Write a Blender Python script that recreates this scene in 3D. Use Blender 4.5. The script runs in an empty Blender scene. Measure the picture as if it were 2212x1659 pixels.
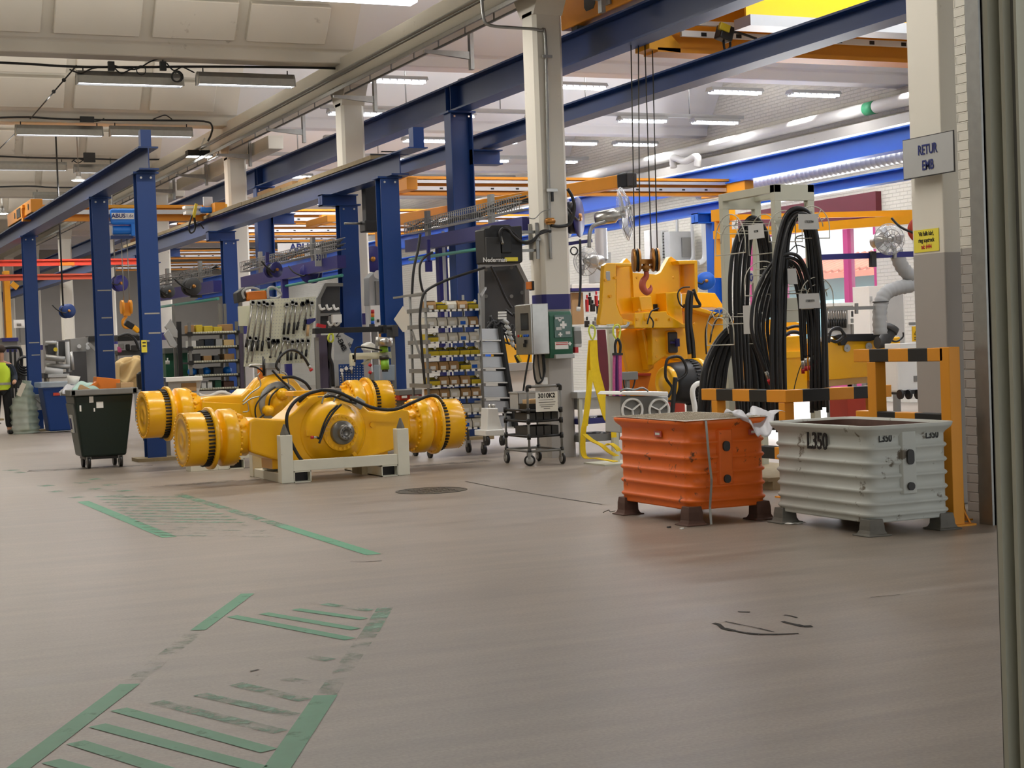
import bpy, bmesh, math, random
from mathutils import Vector, Matrix
random.seed(7)
S = bpy.context.scene
COL = S.collection
PI = math.pi
X, Y, Z = Vector((1, 0, 0)), Vector((0, 1, 0)), Vector((0, 0, 1))

# ---------------------------------------------------------------- camera (solved from the hall's own vanishing points)
F, CX, CY, EYE = 3550.0, 1106.0, 829.5, 1.6
def _rot(rx, ry, rz):
    c, s = math.cos, math.sin
    A = Matrix(((1, 0, 0), (0, c(rx), -s(rx)), (0, s(rx), c(rx))))
    B = Matrix(((c(ry), 0, s(ry)), (0, 1, 0), (-s(ry), 0, c(ry))))
    C = Matrix(((c(rz), -s(rz), 0), (s(rz), c(rz), 0), (0, 0, 1)))
    return C @ A @ B
MR = _rot(.0246, -.4163, -.0362)
MT = MR.transposed()
def ray(px, py):
    d = MT @ Vector(((px - CX) / F, (py - CY) / F, 1.0))
    return Vector((d.x, d.z, -d.y))
def at(px, py, y):            # the point of the hall seen there, at a depth of y metres along the hall
    d = ray(px, py)
    return Vector((0, 0, EYE)) + d * (y / d.y)
def atx(px, py, x):
    d = ray(px, py)
    return Vector((0, 0, EYE)) + d * (x / d.x)
def gr(px, py, z=0.0):
    d = ray(px, py)
    return Vector((0, 0, EYE)) + d * ((z - EYE) / d.z)

cam = bpy.data.cameras.new('camera')
cam.sensor_width = 36.0
cam.lens = F / 2212.0 * 36.0
cam.clip_start, cam.clip_end = .05, 400
co = bpy.data.objects.new('camera', cam)
COL.objects.link(co)
r0, r1, r2 = [Vector((MR[i][0], MR[i][2], -MR[i][1])) for i in range(3)]
co.matrix_world = Matrix(((r0.x, -r1.x, -r2.x, 0), (r0.y, -r1.y, -r2.y, 0), (r0.z, -r1.z, -r2.z, EYE), (0, 0, 0, 1)))
S.camera = co

# ---------------------------------------------------------------- mesh builder
class MB:
    def __init__(s):
        s.v, s.f, s.mi, s.sm, s.m = [], [], [], [], 0
    def add(s, vs, fs, smooth=False):
        b = len(s.v)
        s.v += [tuple(v) for v in vs]
        for f in fs:
            s.f.append([b + i for i in f]); s.mi.append(s.m); s.sm.append(smooth)
        return s
    def box(s, x0, x1, y0, y1, z0, z1):
        vs = [(x, y, z) for z in (z0, z1) for y in (y0, y1) for x in (x0, x1)]
        return s.add(vs, [(0, 2, 3, 1), (4, 5, 7, 6), (0, 1, 5, 4), (2, 6, 7, 3), (0, 4, 6, 2), (1, 3, 7, 5)])
    def obox(s, c, sx, sy, sz, R=None):
        R = R or Matrix.Identity(3)
        c = Vector(c)
        vs = [c + R @ Vector((a * sx / 2, b * sy / 2, d * sz / 2)) for d in (-1, 1) for b in (-1, 1) for a in (-1, 1)]
        return s.add(vs, [(0, 2, 3, 1), (4, 5, 7, 6), (0, 1, 5, 4), (2, 6, 7, 3), (0, 4, 6, 2), (1, 3, 7, 5)])
    def bar(s, p0, p1, w, h, up=Z):
        p0, p1 = Vector(p0), Vector(p1)
        d = (p1 - p0).normalized()
        up = Vector(up)
        if abs(d.dot(up)) > .98: up = Y
        a = d.cross(up).normalized(); u = a.cross(d)
        vs = []
        for p in (p0, p1):
            vs += [p + a * i * w / 2 + u * j * h / 2 for i, j in ((-1, -1), (1, -1), (1, 1), (-1, 1))]
        return s.add(vs, [(3, 2, 1, 0), (4, 5, 6, 7), (0, 1, 5, 4), (1, 2, 6, 5), (2, 3, 7, 6), (3, 0, 4, 7)])
    def prism(s, pts, o, ex, ey, depth):      # polygon in the plane (ex, ey) at o, extruded along ex x ey by depth
        o, ex, ey = Vector(o), Vector(ex), Vector(ey)
        n = ex.cross(ey).normalized() * depth
        k = len(pts)
        vs = [o + ex * a + ey * b for a, b in pts]
        vs += [v + n for v in vs]
        fs = [tuple(range(k))[::-1], tuple(range(k, 2 * k))] + [(i, (i + 1) % k, (i + 1) % k + k, i + k) for i in range(k)]
        return s.add(vs, fs)
    def ibeam(s, p0, p1, b, h, tw=.018, tf=.026, up=Z):
        p0, p1 = Vector(p0), Vector(p1)
        d = (p1 - p0).normalized(); up = Vector(up)
        a = d.cross(up).normalized()
        w, t, q, g = b / 2, tw / 2, h / 2, h / 2 - tf
        prof = [(-w, -q), (w, -q), (w, -g), (t, -g), (t, g), (w, g), (w, q), (-w, q), (-w, g), (-t, g), (-t, -g), (-w, -g)]
        k = len(prof); vs = []
        for p in (p0, p1):
            vs += [p + a * i + up * j for i, j in prof]
        fs = [(i, (i + 1) % k, (i + 1) % k + k, i + k) for i in range(k)]
        caps = [(0, 1, 2, 11), (2, 3, 10, 11), (3, 4, 9, 10), (4, 5, 8, 9), (5, 6, 7, 8)]
        fs += [c[::-1] for c in caps] + [tuple(i + k for i in c) for c in caps]
        return s.add(vs, fs)
    def lathe(s, prof, o, ax, n=32, smooth=True, ref=None, a0=0, a1=2 * PI):   # prof = [(along, radius)]
        o, ax = Vector(o), Vector(ax).normalized()
        u = Vector(ref) if ref is not None else (Z if abs(ax.z) < .9 else X)
        u = (u - ax * u.dot(ax)).normalized(); w = ax.cross(u)
        full = abs(a1 - a0 - 2 * PI) < 1e-6
        m = n if full else n + 1
        vs = []
        for t, r in prof:
            for k in range(m):
                a = a0 + (a1 - a0) * k / n
                vs.append(o + ax * t + (u * math.cos(a) + w * math.sin(a)) * max(r, 1e-5))
        fs = []
        for i in range(len(prof) - 1):
            for k in range(n):
                k2 = (k + 1) % m
                fs.append((i * m + k, i * m + k2, (i + 1) * m + k2, (i + 1) * m + k))
        return s.add(vs, fs, smooth)
    def cyl(s, p0, p1, r, r1=None, n=16, smooth=True):
        p0, p1 = Vector(p0), Vector(p1)
        L = (p1 - p0).length
        r1 = r if r1 is None else r1
        ax = p1 - p0
        s.lathe([(0, r), (L, r1)], p0, ax, n, smooth)
        s.lathe([(0, 0), (0, r)], p0, ax, n, False)
        return s.lathe([(L, r1), (L, 0)], p0, ax, n, False)
    def tube(s, pts, r, n=8, closed=False, flat=None):
        pts = [Vector(p) for p in pts]
        k = len(pts); rs = r if isinstance(r, (list, tuple)) else [r] * k
        ring, u = [], None
        for i in range(k):
            a, b = (pts[i - 1] if i or closed else pts[i]), (pts[(i + 1) % k] if i < k - 1 or closed else pts[i])
            t = (b - a).normalized()
            if u is None: u = (Z if abs(t.z) < .9 else X)
            u = (u - t * u.dot(t))
            u = u.normalized() if u.length > 1e-6 else t.orthogonal().normalized()
            w = t.cross(u)
            ring.append([pts[i] + u * math.cos(2 * PI * j / n) * rs[i] + w * math.sin(2 * PI * j / n) * rs[i] * (flat or 1) for j in range(n)])
        vs = [v for q in ring for v in q]
        fs = [(i % k * n + j, i % k * n + (j + 1) % n, (i + 1) % k * n + (j + 1) % n, (i + 1) % k * n + j) for i in range(k if closed else k - 1) for j in range(n)]
        s.add(vs, fs, True)
        if not closed: s.add(ring[0], [tuple(range(n))[::-1]]); s.add(ring[-1], [tuple(range(n))])
        return s
    def strip(s, pts, side, w, th=.004):      # a flat band of width w along pts
        pts = [Vector(p) for p in pts]; side = Vector(side).normalized()
        vs = []
        for i, p in enumerate(pts):
            t = (pts[min(i + 1, len(pts) - 1)] - pts[max(i - 1, 0)]).normalized()
            n = t.cross(side).normalized()
            vs += [p - side * w / 2 - n * th, p + side * w / 2 - n * th, p + side * w / 2 + n * th, p - side * w / 2 + n * th]
        k = len(pts)
        fs = [(4 * i + j, 4 * i + (j + 1) % 4, 4 * i + 4 + (j + 1) % 4, 4 * i + 4 + j) for i in range(k - 1) for j in range(4)]
        return s.add(vs, fs + [(3, 2, 1, 0), (4 * k - 4, 4 * k - 3, 4 * k - 2, 4 * k - 1)], False)
    def ball(s, c, r, n=12, sx=1, sy=1, sz=1):
        c = Vector(c); m = n // 2; vs = []
        for i in range(m + 1):
            t = PI * i / m
            for k in range(n):
                a = 2 * PI * k / n
                vs.append(c + Vector((math.sin(t) * math.cos(a) * r * sx, math.sin(t) * math.sin(a) * r * sy, math.cos(t) * r * sz)))
        return s.add(vs, [(i * n + k, (i + 1) * n + k, (i + 1) * n + (k + 1) % n, i * n + (k + 1) % n) for i in range(m) for k in range(n)], True)
    def grid(s, fn, nu, nv, smooth=True):
        vs = [fn(i / nu, j / nv) for j in range(nv + 1) for i in range(nu + 1)]
        return s.add(vs, [(j * (nu + 1) + i, j * (nu + 1) + i + 1, (j + 1) * (nu + 1) + i + 1, (j + 1) * (nu + 1) + i) for j in range(nv) for i in range(nu)], smooth)

def spline(pts, sub=6, closed=False):
    pts = [Vector(p) for p in pts]; k = len(pts); out = []
    for i in range(k if closed else k - 1):
        g = (lambda j: pts[j % k]) if closed else (lambda j: pts[max(0, min(k - 1, j))])
        p0, p1, p2, p3 = g(i - 1), g(i), g(i + 1), g(i + 2)
        for q in range(sub):
            t = q / sub
            out.append(.5 * ((2 * p1) + (p2 - p0) * t + (2 * p0 - 5 * p1 + 4 * p2 - p3) * t * t + (3 * p1 - p0 - 3 * p2 + p3) * t ** 3))
    return out if closed else out + [pts[-1]]

def arc(c, ex, ey, r, a0, a1, n=12):
    c, ex, ey = Vector(c), Vector(ex), Vector(ey)
    return [c + (ex * math.cos(a0 + (a1 - a0) * i / n) + ey * math.sin(a0 + (a1 - a0) * i / n)) * r for i in range(n + 1)]

# ---------------------------------------------------------------- objects
def props(o, label=None, cat=None, group=None, kind=None):
    if label: o['label'] = label
    if cat: o['category'] = cat
    if group: o['group'] = group
    if kind: o['kind'] = kind
    return o
def mesh(name, mb, mats, parent=None, bev=0, seg=2, label=None, world=True, solid=0):
    me = bpy.data.meshes.new(name)
    me.from_pydata(mb.v, [], mb.f)
    for m in (mats if isinstance(mats, (list, tuple)) else [mats]): me.materials.append(m)
    for p, i, sm in zip(me.polygons, mb.mi, mb.sm): p.material_index = i; p.use_smooth = sm
    bm = bmesh.new(); bm.from_mesh(me)
    bmesh.ops.remove_doubles(bm, verts=bm.verts, dist=2e-5)
    bmesh.ops.recalc_face_normals(bm, faces=bm.faces)
    bm.to_mesh(me); bm.free()
    o = bpy.data.objects.new(name, me); COL.objects.link(o)
    if parent is not None:
        root = parent
        while root.parent: root = root.parent
        if world: me.transform(root.matrix_basis.inverted())
        o.parent = parent
    if solid:
        d = o.modifiers.new('s', 'SOLIDIFY'); d.thickness = solid; d.offset = 0
    if bev:
        b = o.modifiers.new('b', 'BEVEL'); b.width = bev; b.segments = seg; b.limit_method = 'ANGLE'; b.angle_limit = .7
    if label: o['label'] = label
    return o
def thing(name, label, cat, loc=(0, 0, 0), rz=0, group=None, kind=None):
    o = bpy.data.objects.new(name, None); COL.objects.link(o)
    o.empty_display_size = .1
    o.matrix_basis = Matrix.Translation(Vector(loc)) @ Matrix.Rotation(rz, 4, 'Z')
    return props(o, label, cat, group, kind)
def solo(name, mb, mats, label, cat, group=None, kind=None, **k):
    return props(mesh(name, mb, mats, None, **k), label, cat, group, kind)
def structure(name, mb, mats, parent=None, **k):
    o = mesh(name, mb, mats, parent, **k)
    if parent is None: o['kind'] = 'structure'
    return o
def dup(o, loc=None, rz=None, label=None, group=None, parent=None):
    c = o.copy(); COL.objects.link(c)
    if parent is not None: c.parent = parent
    elif loc is not None:
        c.matrix_basis = Matrix.Translation(Vector(loc)) @ Matrix.Rotation(rz if rz is not None else o.matrix_basis.to_euler().z, 4, 'Z')
    if label: c['label'] = label
    if group: c['group'] = group
    for ch in list(o.children): dup(ch, parent=c)
    return c
def text(body, m, parent, loc, ex, ey, size, align='CENTER', name='lettering', ext=.001, sx=1.0, bold=0, world=True):
    cu = bpy.data.curves.new(name, 'FONT'); cu.body = body; cu.size = size; cu.extrude = ext
    cu.align_x = align; cu.align_y = 'CENTER'; cu.offset = bold; cu.resolution_u = 3
    tmp = bpy.data.objects.new('tmp', cu); COL.objects.link(tmp)
    dg = bpy.context.evaluated_depsgraph_get()
    me = bpy.data.meshes.new_from_object(tmp.evaluated_get(dg))
    bpy.data.objects.remove(tmp); me.materials.clear(); me.materials.append(m)
    o = bpy.data.objects.new(name, me); COL.objects.link(o)
    ex, ey = Vector(ex).normalized(), Vector(ey).normalized(); n = ex.cross(ey); l = Vector(loc)
    w = Matrix(((ex.x * sx, ey.x, n.x, l.x), (ex.y * sx, ey.y, n.y, l.y), (ex.z * sx, ey.z, n.z, l.z), (0, 0, 0, 1)))
    root = parent
    while root.parent: root = root.parent
    me.transform((root.matrix_basis.inverted() @ w) if world else w)
    o.parent = parent
    return o
def split(name, mb, mats, parent=None, **k):      # every loose piece of mb becomes a part of its own
    par = list(range(len(mb.v)))
    def find(i):
        while par[i] != i: par[i] = par[par[i]]; i = par[i]
        return i
    key = {}
    for i, v in enumerate(mb.v):
        q = (round(v[0], 4), round(v[1], 4), round(v[2], 4))
        if q in key: par[find(i)] = find(key[q])
        else: key[q] = i
    for f in mb.f:
        for i in f[1:]: par[find(i)] = find(f[0])
    grp = {}
    for f, mi, sm in zip(mb.f, mb.mi, mb.sm): grp.setdefault(find(f[0]), []).append((f, mi, sm))
    out = []
    for fs in grp.values():
        b = MB(); mp = {}
        for f, mi, sm in fs:
            q = []
            for i in f:
                if i not in mp: mp[i] = len(b.v); b.v.append(mb.v[i])
                q.append(mp[i])
            b.f.append(q); b.mi.append(mi); b.sm.append(sm)
        out.append(mesh(name, b, mats, parent, **k))
    return out

# ---------------------------------------------------------------- materials
def lin(h):
    h = h.lstrip('#'); c = [int(h[i:i + 2], 16) / 255 for i in (0, 2, 4)]
    return tuple(x / 12.92 if x <= .04045 else ((x + .055) / 1.055) ** 2.4 for x in c) + (1,)
def mat(name, hx, rough=.5, metal=0, var=.10, scale=4, bump=0, coat=0, wear=None, alpha=1, trans=0):
    m = bpy.data.materials.new(name); m.use_nodes = True
    nt = m.node_tree; N, L = nt.nodes, nt.links; bs = N['Principled BSDF']
    bs.inputs['Roughness'].default_value = rough; bs.inputs['Metallic'].default_value = metal
    bs.inputs['Coat Weight'].default_value = coat; bs.inputs['Coat Roughness'].default_value = .15
    bs.inputs['Alpha'].default_value = alpha; bs.inputs['Transmission Weight'].default_value = trans
    c = lin(hx)
    tc = N.new('ShaderNodeTexCoord')
    nz = N.new('ShaderNodeTexNoise'); nz.inputs['Scale'].default_value = scale; nz.inputs['Detail'].default_value = 5
    L.new(tc.outputs['Object'], nz.inputs['Vector'])
    mx = N.new('ShaderNodeMix'); mx.data_type = 'RGBA'
    mx.inputs['A'].default_value = tuple(x * (1 - var) for x in c[:3]) + (1,)
    mx.inputs['B'].default_value = tuple(min(1, x * (1 + var)) for x in c[:3]) + (1,)
    L.new(nz.outputs['Fac'], mx.inputs['Factor'])
    out = mx.outputs['Result']
    if wear:
        hx2, amt, sc = wear
        n2 = N.new('ShaderNodeTexNoise'); n2.inputs['Scale'].default_value = sc; n2.inputs['Detail'].default_value = 8; n2.inputs['Roughness'].default_value = .65
        L.new(tc.outputs['Object'], n2.inputs['Vector'])
        cr = N.new('ShaderNodeValToRGB'); cr.color_ramp.elements[0].position = 1 - amt - .03; cr.color_ramp.elements[1].position = 1 - amt + .03
        L.new(n2.outputs['Fac'], cr.inputs['Fac'])
        m2 = N.new('ShaderNodeMix'); m2.data_type = 'RGBA'; m2.inputs['B'].default_value = lin(hx2)
        L.new(cr.outputs['Color'], m2.inputs['Factor']); L.new(out, m2.inputs['A']); out = m2.outputs['Result']
    L.new(out, bs.inputs['Base Color'])
    if bump:
        b = N.new('ShaderNodeBump'); b.inputs['Strength'].default_value = bump; b.inputs['Distance'].default_value = .02
        L.new(nz.outputs['Fac'], b.inputs['Height']); L.new(b.outputs['Normal'], bs.inputs['Normal'])
    return m
def glow(name, hx, s):
    m = bpy.data.materials.new(name); m.use_nodes = True
    bs = m.node_tree.nodes['Principled BSDF']
    bs.inputs['Base Color'].default_value = lin(hx); bs.inputs['Emission Color'].default_value = lin(hx); bs.inputs['Emission Strength'].default_value = s
    return m
M = {}
def D(k, *a, **w): M[k] = mat(k, *a, **w)
D('yellow', '#ffbc0a', .30, coat=.4, var=.05)
D('yellow_deep', '#f8ad08', .45, var=.06)
D('crane', '#e8971d', .45, var=.06)
D('navy', '#0d3a7c', .42, var=.08, scale=2)
D('navy_dark', '#0d3069', .42, var=.08, scale=2)
D('violet_blue', '#28276f', .45)
D('bright_blue', '#0a5cc8', .42, var=.06)
D('hoist_blue', '#1f7be0', .35)
D('white_paint', '#e4dfd2', .6, var=.05, scale=1.5, wear=('#b7b0a2', .30, 3))
D('grey_paint', '#a9a49d', .6, var=.06, scale=2, wear=('#8a857d', .3, 5))
D('plaster', '#e2dccf', .85, var=.07, scale=1.2, wear=('#b9b1a3', .33, 1.3))
D('plaster_cool', '#e6e4e2', .85, var=.05, scale=.8)
D('galv', '#9c9c98', .42, metal=.75, var=.15, scale=12)
D('steel', '#b6b4ae', .28, metal=.9, var=.15, scale=9)
D('alu', '#c9cbcd', .4, metal=.6, var=.08)
D('dark_steel', '#55544f', .4, metal=.8, var=.2, scale=20)
D('black', '#161616', .45, var=.2)
D('rubber', '#1b1b1c', .38, var=.15)
D('dark_grey', '#3b3b3b', .6)
D('mid_grey', '#7d7c78', .55)
D('light_grey', '#b4b5b3', .5)
D('white', '#ecebe6', .45, var=.04)
D('cream', '#dcdcc4', .5, var=.04)
D('offwhite_frame', '#c9c8b6', .5, var=.05)
D('cradle_white', '#dedccb', .55, var=.06, scale=6, wear=('#6b4a33', .285, 9))
D('orange', '#f0701c', .5, var=.10, scale=5, wear=('#5a3a22', .36, 7))
D('bin_grey', '#c3c6bf', .5, var=.08, scale=4, wear=('#6f6658', .37, 6))
D('rust', '#5c4136', .75, var=.3, scale=15)
D('rust_grey', '#6d6a62', .7, var=.3, scale=10)
D('red_beam', '#c8452f', .45)
D('red', '#c1272d', .45)
D('wine', '#6a1f2c', .55)
D('magenta_frame', '#d4508f', .5)
D('green_bin', '#10231d', .35, var=.15)
D('green_grey', '#5c625e', .45)
D('first_aid', '#1f5a41', .4)
D('green_lamp', '#2a8a4a', .4)
D('lime', '#8fc63c', .4)
D('sling', '#f0cb12', .7, var=.12, scale=20)
D('sling_purple', '#5d2a70', .7)
D('sling_pink', '#c0568e', .7, var=.3, scale=60)
D('hivis', '#d3ee3a', .7)
D('cloth_navy', '#2b3341', .85)
D('cloth_black', '#1d1d20', .85)
D('skin', '#c99779', .55)
D('hair', '#3a2a1e', .7)
D('cardboard', '#b08a5c', .8, var=.12)
D('cardboard_pale', '#c9a679', .8, var=.1)
D('bin_yellow', '#d8bf2e', .45, var=.05)
D('bin_red', '#c23a24', .45)
D('paper', '#efeee8', .7, var=.03)
D('paper_grey', '#c9c9c6', .7, var=.03)
D('paper_cream', '#ded8c8', .7, var=.03)
D('paper_yellow', '#f2e24a', .6, var=.03)
D('kraft', '#e3c48c', .75, var=.12, scale=6)
D('wood', '#9a8a6a', .75, var=.25, scale=14)
D('tape', '#aaa9a0', .6)
D('ink', '#151515', .6, var=.02)
D('ink_blue', '#1d2a6e', .6, var=.02)
D('plastic_clear', '#eef3f6', .12, alpha=.16, var=.02)
D('plastic_white', '#e6e6ec', .3, alpha=.72, var=.04)
D('plastic_green', '#aab9a8', .3, alpha=.55, var=.15, scale=7)
D('tote', '#a9b8c4', .3, alpha=.55)
D('glass_dark', '#2a2f33', .15, var=.02)
D('plate', '#b7ac97', .5, metal=.3, var=.12, scale=20)
D('duct', '#c4c6c8', .38, metal=.55, var=.06)
D('pipe_white', '#d5d2cb', .6, var=.05)
D('flex_grey', '#9b9b99', .65, var=.06)
D('teal', '#4f9a8c', .5)
D('purple_grey', '#4f4658', .6)
D('roof_tile', '#b56a52', .8, var=.2, scale=3)
D('outside_wall', '#a4d6e2', .8, var=.05)
D('chain', '#d7e04a', .5)
D('orange_part', '#e07a1c', .45)
D('copper', '#b07a3a', .4, metal=.7)
M['tube_lit'] = glow('tube_lit', '#f4f6ff', 9)
M['tube_warm'] = glow('tube_warm', '#fff1d0', 7)
M['lamp_lit'] = glow('lamp_lit', '#ffffff', 25)
M['screen_lit'] = glow('screen_lit', '#cfe3f4', 1.2)
def stripes(name, ax, period, off=0.0, a='#f0a41e', b='#181818', duty=.5, rough=.5):
    m = mat(name, a, rough, var=.05); nt = m.node_tree; N, L = nt.nodes, nt.links; bs = N['Principled BSDF']
    src = bs.inputs['Base Color'].links[0].from_socket
    tc = N.new('ShaderNodeTexCoord'); sp = N.new('ShaderNodeSeparateXYZ'); L.new(tc.outputs['Object'], sp.inputs[0])
    a1 = N.new('ShaderNodeMath'); a1.operation = 'ADD'; a1.inputs[1].default_value = off + 100 * period; L.new(sp.outputs['XYZ'.index(ax)], a1.inputs[0])
    md = N.new('ShaderNodeMath'); md.operation = 'MODULO'; md.inputs[1].default_value = period; L.new(a1.outputs[0], md.inputs[0])
    gt = N.new('ShaderNodeMath'); gt.operation = 'GREATER_THAN'; gt.inputs[1].default_value = period * duty; L.new(md.outputs[0], gt.inputs[0])
    mx = N.new('ShaderNodeMix'); mx.data_type = 'RGBA'; mx.inputs['B'].default_value = lin(b)
    L.new(gt.outputs[0], mx.inputs['Factor']); L.new(src, mx.inputs['A']); L.new(mx.outputs['Result'], bs.inputs['Base Color'])
    return m
# ================================================================ the setting
def floor_material():
    m = mat('floor', '#9a8f83', .42, var=.06, scale=.8); nt = m.node_tree; N, L = nt.nodes, nt.links; bs = N['Principled BSDF']
    src = bs.inputs['Base Color'].links[0].from_socket
    tc = N.new('ShaderNodeTexCoord')
    mp = N.new('ShaderNodeMapping'); mp.inputs['Scale'].default_value = (.35, 2.2, 1); mp.inputs['Rotation'].default_value = (0, 0, .5)
    L.new(tc.outputs['Object'], mp.inputs['Vector'])
    n1 = N.new('ShaderNodeTexNoise'); n1.inputs['Scale'].default_value = 1.6; n1.inputs['Detail'].default_value = 9; n1.inputs['Roughness'].default_value = .7
    L.new(mp.outputs['Vector'], n1.inputs['Vector'])
    r1 = N.new('ShaderNodeValToRGB'); r1.color_ramp.elements[0].position = .36; r1.color_ramp.elements[1].position = .66
    r1.color_ramp.elements[0].color = (.74, .72, .70, 1); r1.color_ramp.elements[1].color = (1.06, 1.05, 1.03, 1)
    L.new(n1.outputs['Fac'], r1.inputs['Fac'])
    mu = N.new('ShaderNodeMix'); mu.data_type = 'RGBA'; mu.blend_type = 'MULTIPLY'; mu.inputs['Factor'].default_value = 1
    L.new(src, mu.inputs['A']); L.new(r1.outputs['Color'], mu.inputs['B'])
    n2 = N.new('ShaderNodeTexNoise'); n2.inputs['Scale'].default_value = 60; n2.inputs['Detail'].default_value = 6
    L.new(tc.outputs['Object'], n2.inputs['Vector'])
    r2 = N.new('ShaderNodeValToRGB'); r2.color_ramp.elements[0].position = .3; r2.color_ramp.elements[1].position = .7
    r2.color_ramp.elements[0].color = (.84, .84, .84, 1); r2.color_ramp.elements[1].color = (1.08, 1.08, 1.08, 1)
    L.new(n2.outputs['Fac'], r2.inputs['Fac'])
    m3 = N.new('ShaderNodeMix'); m3.data_type = 'RGBA'; m3.blend_type = 'MULTIPLY'; m3.inputs['Factor'].default_value = 1
    L.new(mu.outputs['Result'], m3.inputs['A']); L.new(r2.outputs['Color'], m3.inputs['B'])
    # short dark scuffs
    mp2 = N.new('ShaderNodeMapping'); mp2.inputs['Scale'].default_value = (2.2, 9, 1); mp2.inputs['Rotation'].default_value = (0, 0, -.35)
    L.new(tc.outputs['Object'], mp2.inputs['Vector'])
    n3 = N.new('ShaderNodeTexNoise'); n3.inputs['Scale'].default_value = 2.1; n3.inputs['Detail'].default_value = 10; n3.inputs['Roughness'].default_value = .75
    L.new(mp2.outputs['Vector'], n3.inputs['Vector'])
    r3 = N.new('ShaderNodeValToRGB'); r3.color_ramp.elements[0].position = .70; r3.color_ramp.elements[1].position = .78
    r3.color_ramp.elements[0].color = (0, 0, 0, 1); r3.color_ramp.elements[1].color = (.55, .55, .55, 1)
    L.new(n3.outputs['Fac'], r3.inputs['Fac'])
    m4 = N.new('ShaderNodeMix'); m4.data_type = 'RGBA'; m4.inputs['B'].default_value = lin('#5d554d')
    L.new(r3.outputs['Color'], m4.inputs['Factor']); L.new(m3.outputs['Result'], m4.inputs['A'])
    L.new(m4.outputs['Result'], bs.inputs['Base Color'])
    rr = N.new('ShaderNodeMapRange'); rr.inputs['To Min'].default_value = .30; rr.inputs['To Max'].default_value = .52
    L.new(n1.outputs['Fac'], rr.inputs['Value']); L.new(rr.outputs['Result'], bs.inputs['Roughness'])
    return m
M['floor'] = floor_material()
floor = structure('floor', MB().box(-6, 60, -8, 100, -.2, 0), M['floor'])

def worn_paint(name, hx, amount, sc=5):
    m = mat(name, hx, .5, var=.12, scale=8); nt = m.node_tree; N, L = nt.nodes, nt.links
    tc = N.new('ShaderNodeTexCoord')
    n = N.new('ShaderNodeTexNoise'); n.inputs['Scale'].default_value = sc; n.inputs['Detail'].default_value = 9; n.inputs['Roughness'].default_value = .7
    L.new(tc.outputs['Object'], n.inputs['Vector'])
    r = N.new('ShaderNodeValToRGB'); r.color_ramp.elements[0].position = amount - .12; r.color_ramp.elements[1].position = amount + .12
    r.color_ramp.elements[1].color = (.92, .92, .92, 1)
    L.new(n.outputs['Fac'], r.inputs['Fac']); L.new(r.outputs['Color'], N['Principled BSDF'].inputs['Alpha'])
    return m
G1, G2, G3 = worn_paint('paint_fresh', '#4f9b74', .30), worn_paint('paint_worn', '#66987c', .50), worn_paint('paint_faint', '#7f9a86', .60)
DK = worn_paint('floor_mark_dark', '#544c45', .42, 9)
def quad(mb, a, b, w, z=.0025):       # a painted line on the floor from a to b
    a, b = Vector((a.x, a.y, z)), Vector((b.x, b.y, z))
    n = (b - a).cross(Z).normalized() * w / 2
    return mb.add([a - n, b - n, b + n, a + n], [(0, 1, 2, 3)])
def zl(x, y): return gr(x / 2.458, 1000 + y / 2.458)
lines = [((95, 1625), (690, 1175), .10, G1), ((690, 1175), (1050, 890), .10, G3), ((1050, 890), (1315, 695), .09, G1),
         ((1470, 1625), (1730, 1235), .11, G1), ((1730, 1235), (1965, 900), .10, G3), ((1965, 900), (2045, 770), .10, G2),
         ((270, 1585), (640, 1690), .085, G1), ((400, 1485), (1000, 1672), .085, G1), ((515, 1395), (1380, 1625), .085, G1), ((630, 1310), (1430, 1530), .085, G1),
         ((830, 1270), (1490, 1430), .08, G2), ((1060, 1230), (1560, 1340), .075, G2), ((1250, 1175), (1620, 1260), .08, G2), ((1380, 1125), (1650, 1170), .07, G3),
         ((1640, 1030), (1755, 1048), .075, G2), ((1230, 815), (1860, 937), .08, G1), ((1400, 800), (1890, 884), .075, G1), ((1570, 778), (1935, 830), .07, G1), ((1720, 750), (1965, 785), .07, G2),
         ((440, 205), (900, 395), .13, G1), ((940, 165), (1500, 335), .12, G2), ((1500, 335), (1985, 487), .12, G1)]
for i in range(15):
    t = i / 14.0
    xl, yl = 510 + 330 * t, 180 + 205 * t
    xr = 960 + 520 * t
    lines.append(((xl, yl), (xr, yl + 1 + 6 * t), .10, G2 if i < 10 else G3))
for x, y in ((405, 182), (612, 172), (690, 178), (515, 137), (437, 104), (245, 120), (660, 147), (580, 115), (500, 85), (60, 38), (98, 50), (300, 150)):
    lines.append(((x - 22, y), (x + 22, y + 3), .17, G2))
walk = {}
for a, b, w, m in lines:
    quad(walk.setdefault(m.name, (MB(), m))[0], zl(*a), zl(*b), w)
for k, (mb, m) in walk.items():
    structure('walkway_marking', mb, m, floor)
def crack(pts, w):
    mb = MB()
    P = [gr(x, y) for x, y in pts]
    for a, b in zip(P[:-1], P[1:]):
        quad(mb, a, b, w * random.uniform(.6, 1.3), .003)
    structure('floor_crack', mb, DK2, floor)
DK2 = mat('crack_dark', '#2c2723', .9)
crack([(1541, 1347), (1552, 1349), (1562, 1358), (1585, 1363), (1610, 1368), (1640, 1371), (1680, 1371), (1725, 1369)], .035)
crack([(1566, 1343), (1600, 1350), (1640, 1358), (1672, 1366)], .012)
crack([(1690, 1343), (1705, 1347), (1720, 1350), (1735, 1354), (1754, 1353)], .04)
crack([(1694, 1329), (1708, 1331), (1722, 1335)], .02)
crack([(1594, 1322), (1620, 1323)], .02)
crack([(1005, 1040), (1070, 1053), (1140, 1065), (1215, 1077), (1300, 1090)], .014)
crack([(757, 1214), (790, 1214), (825, 1212)], .014)
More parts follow.
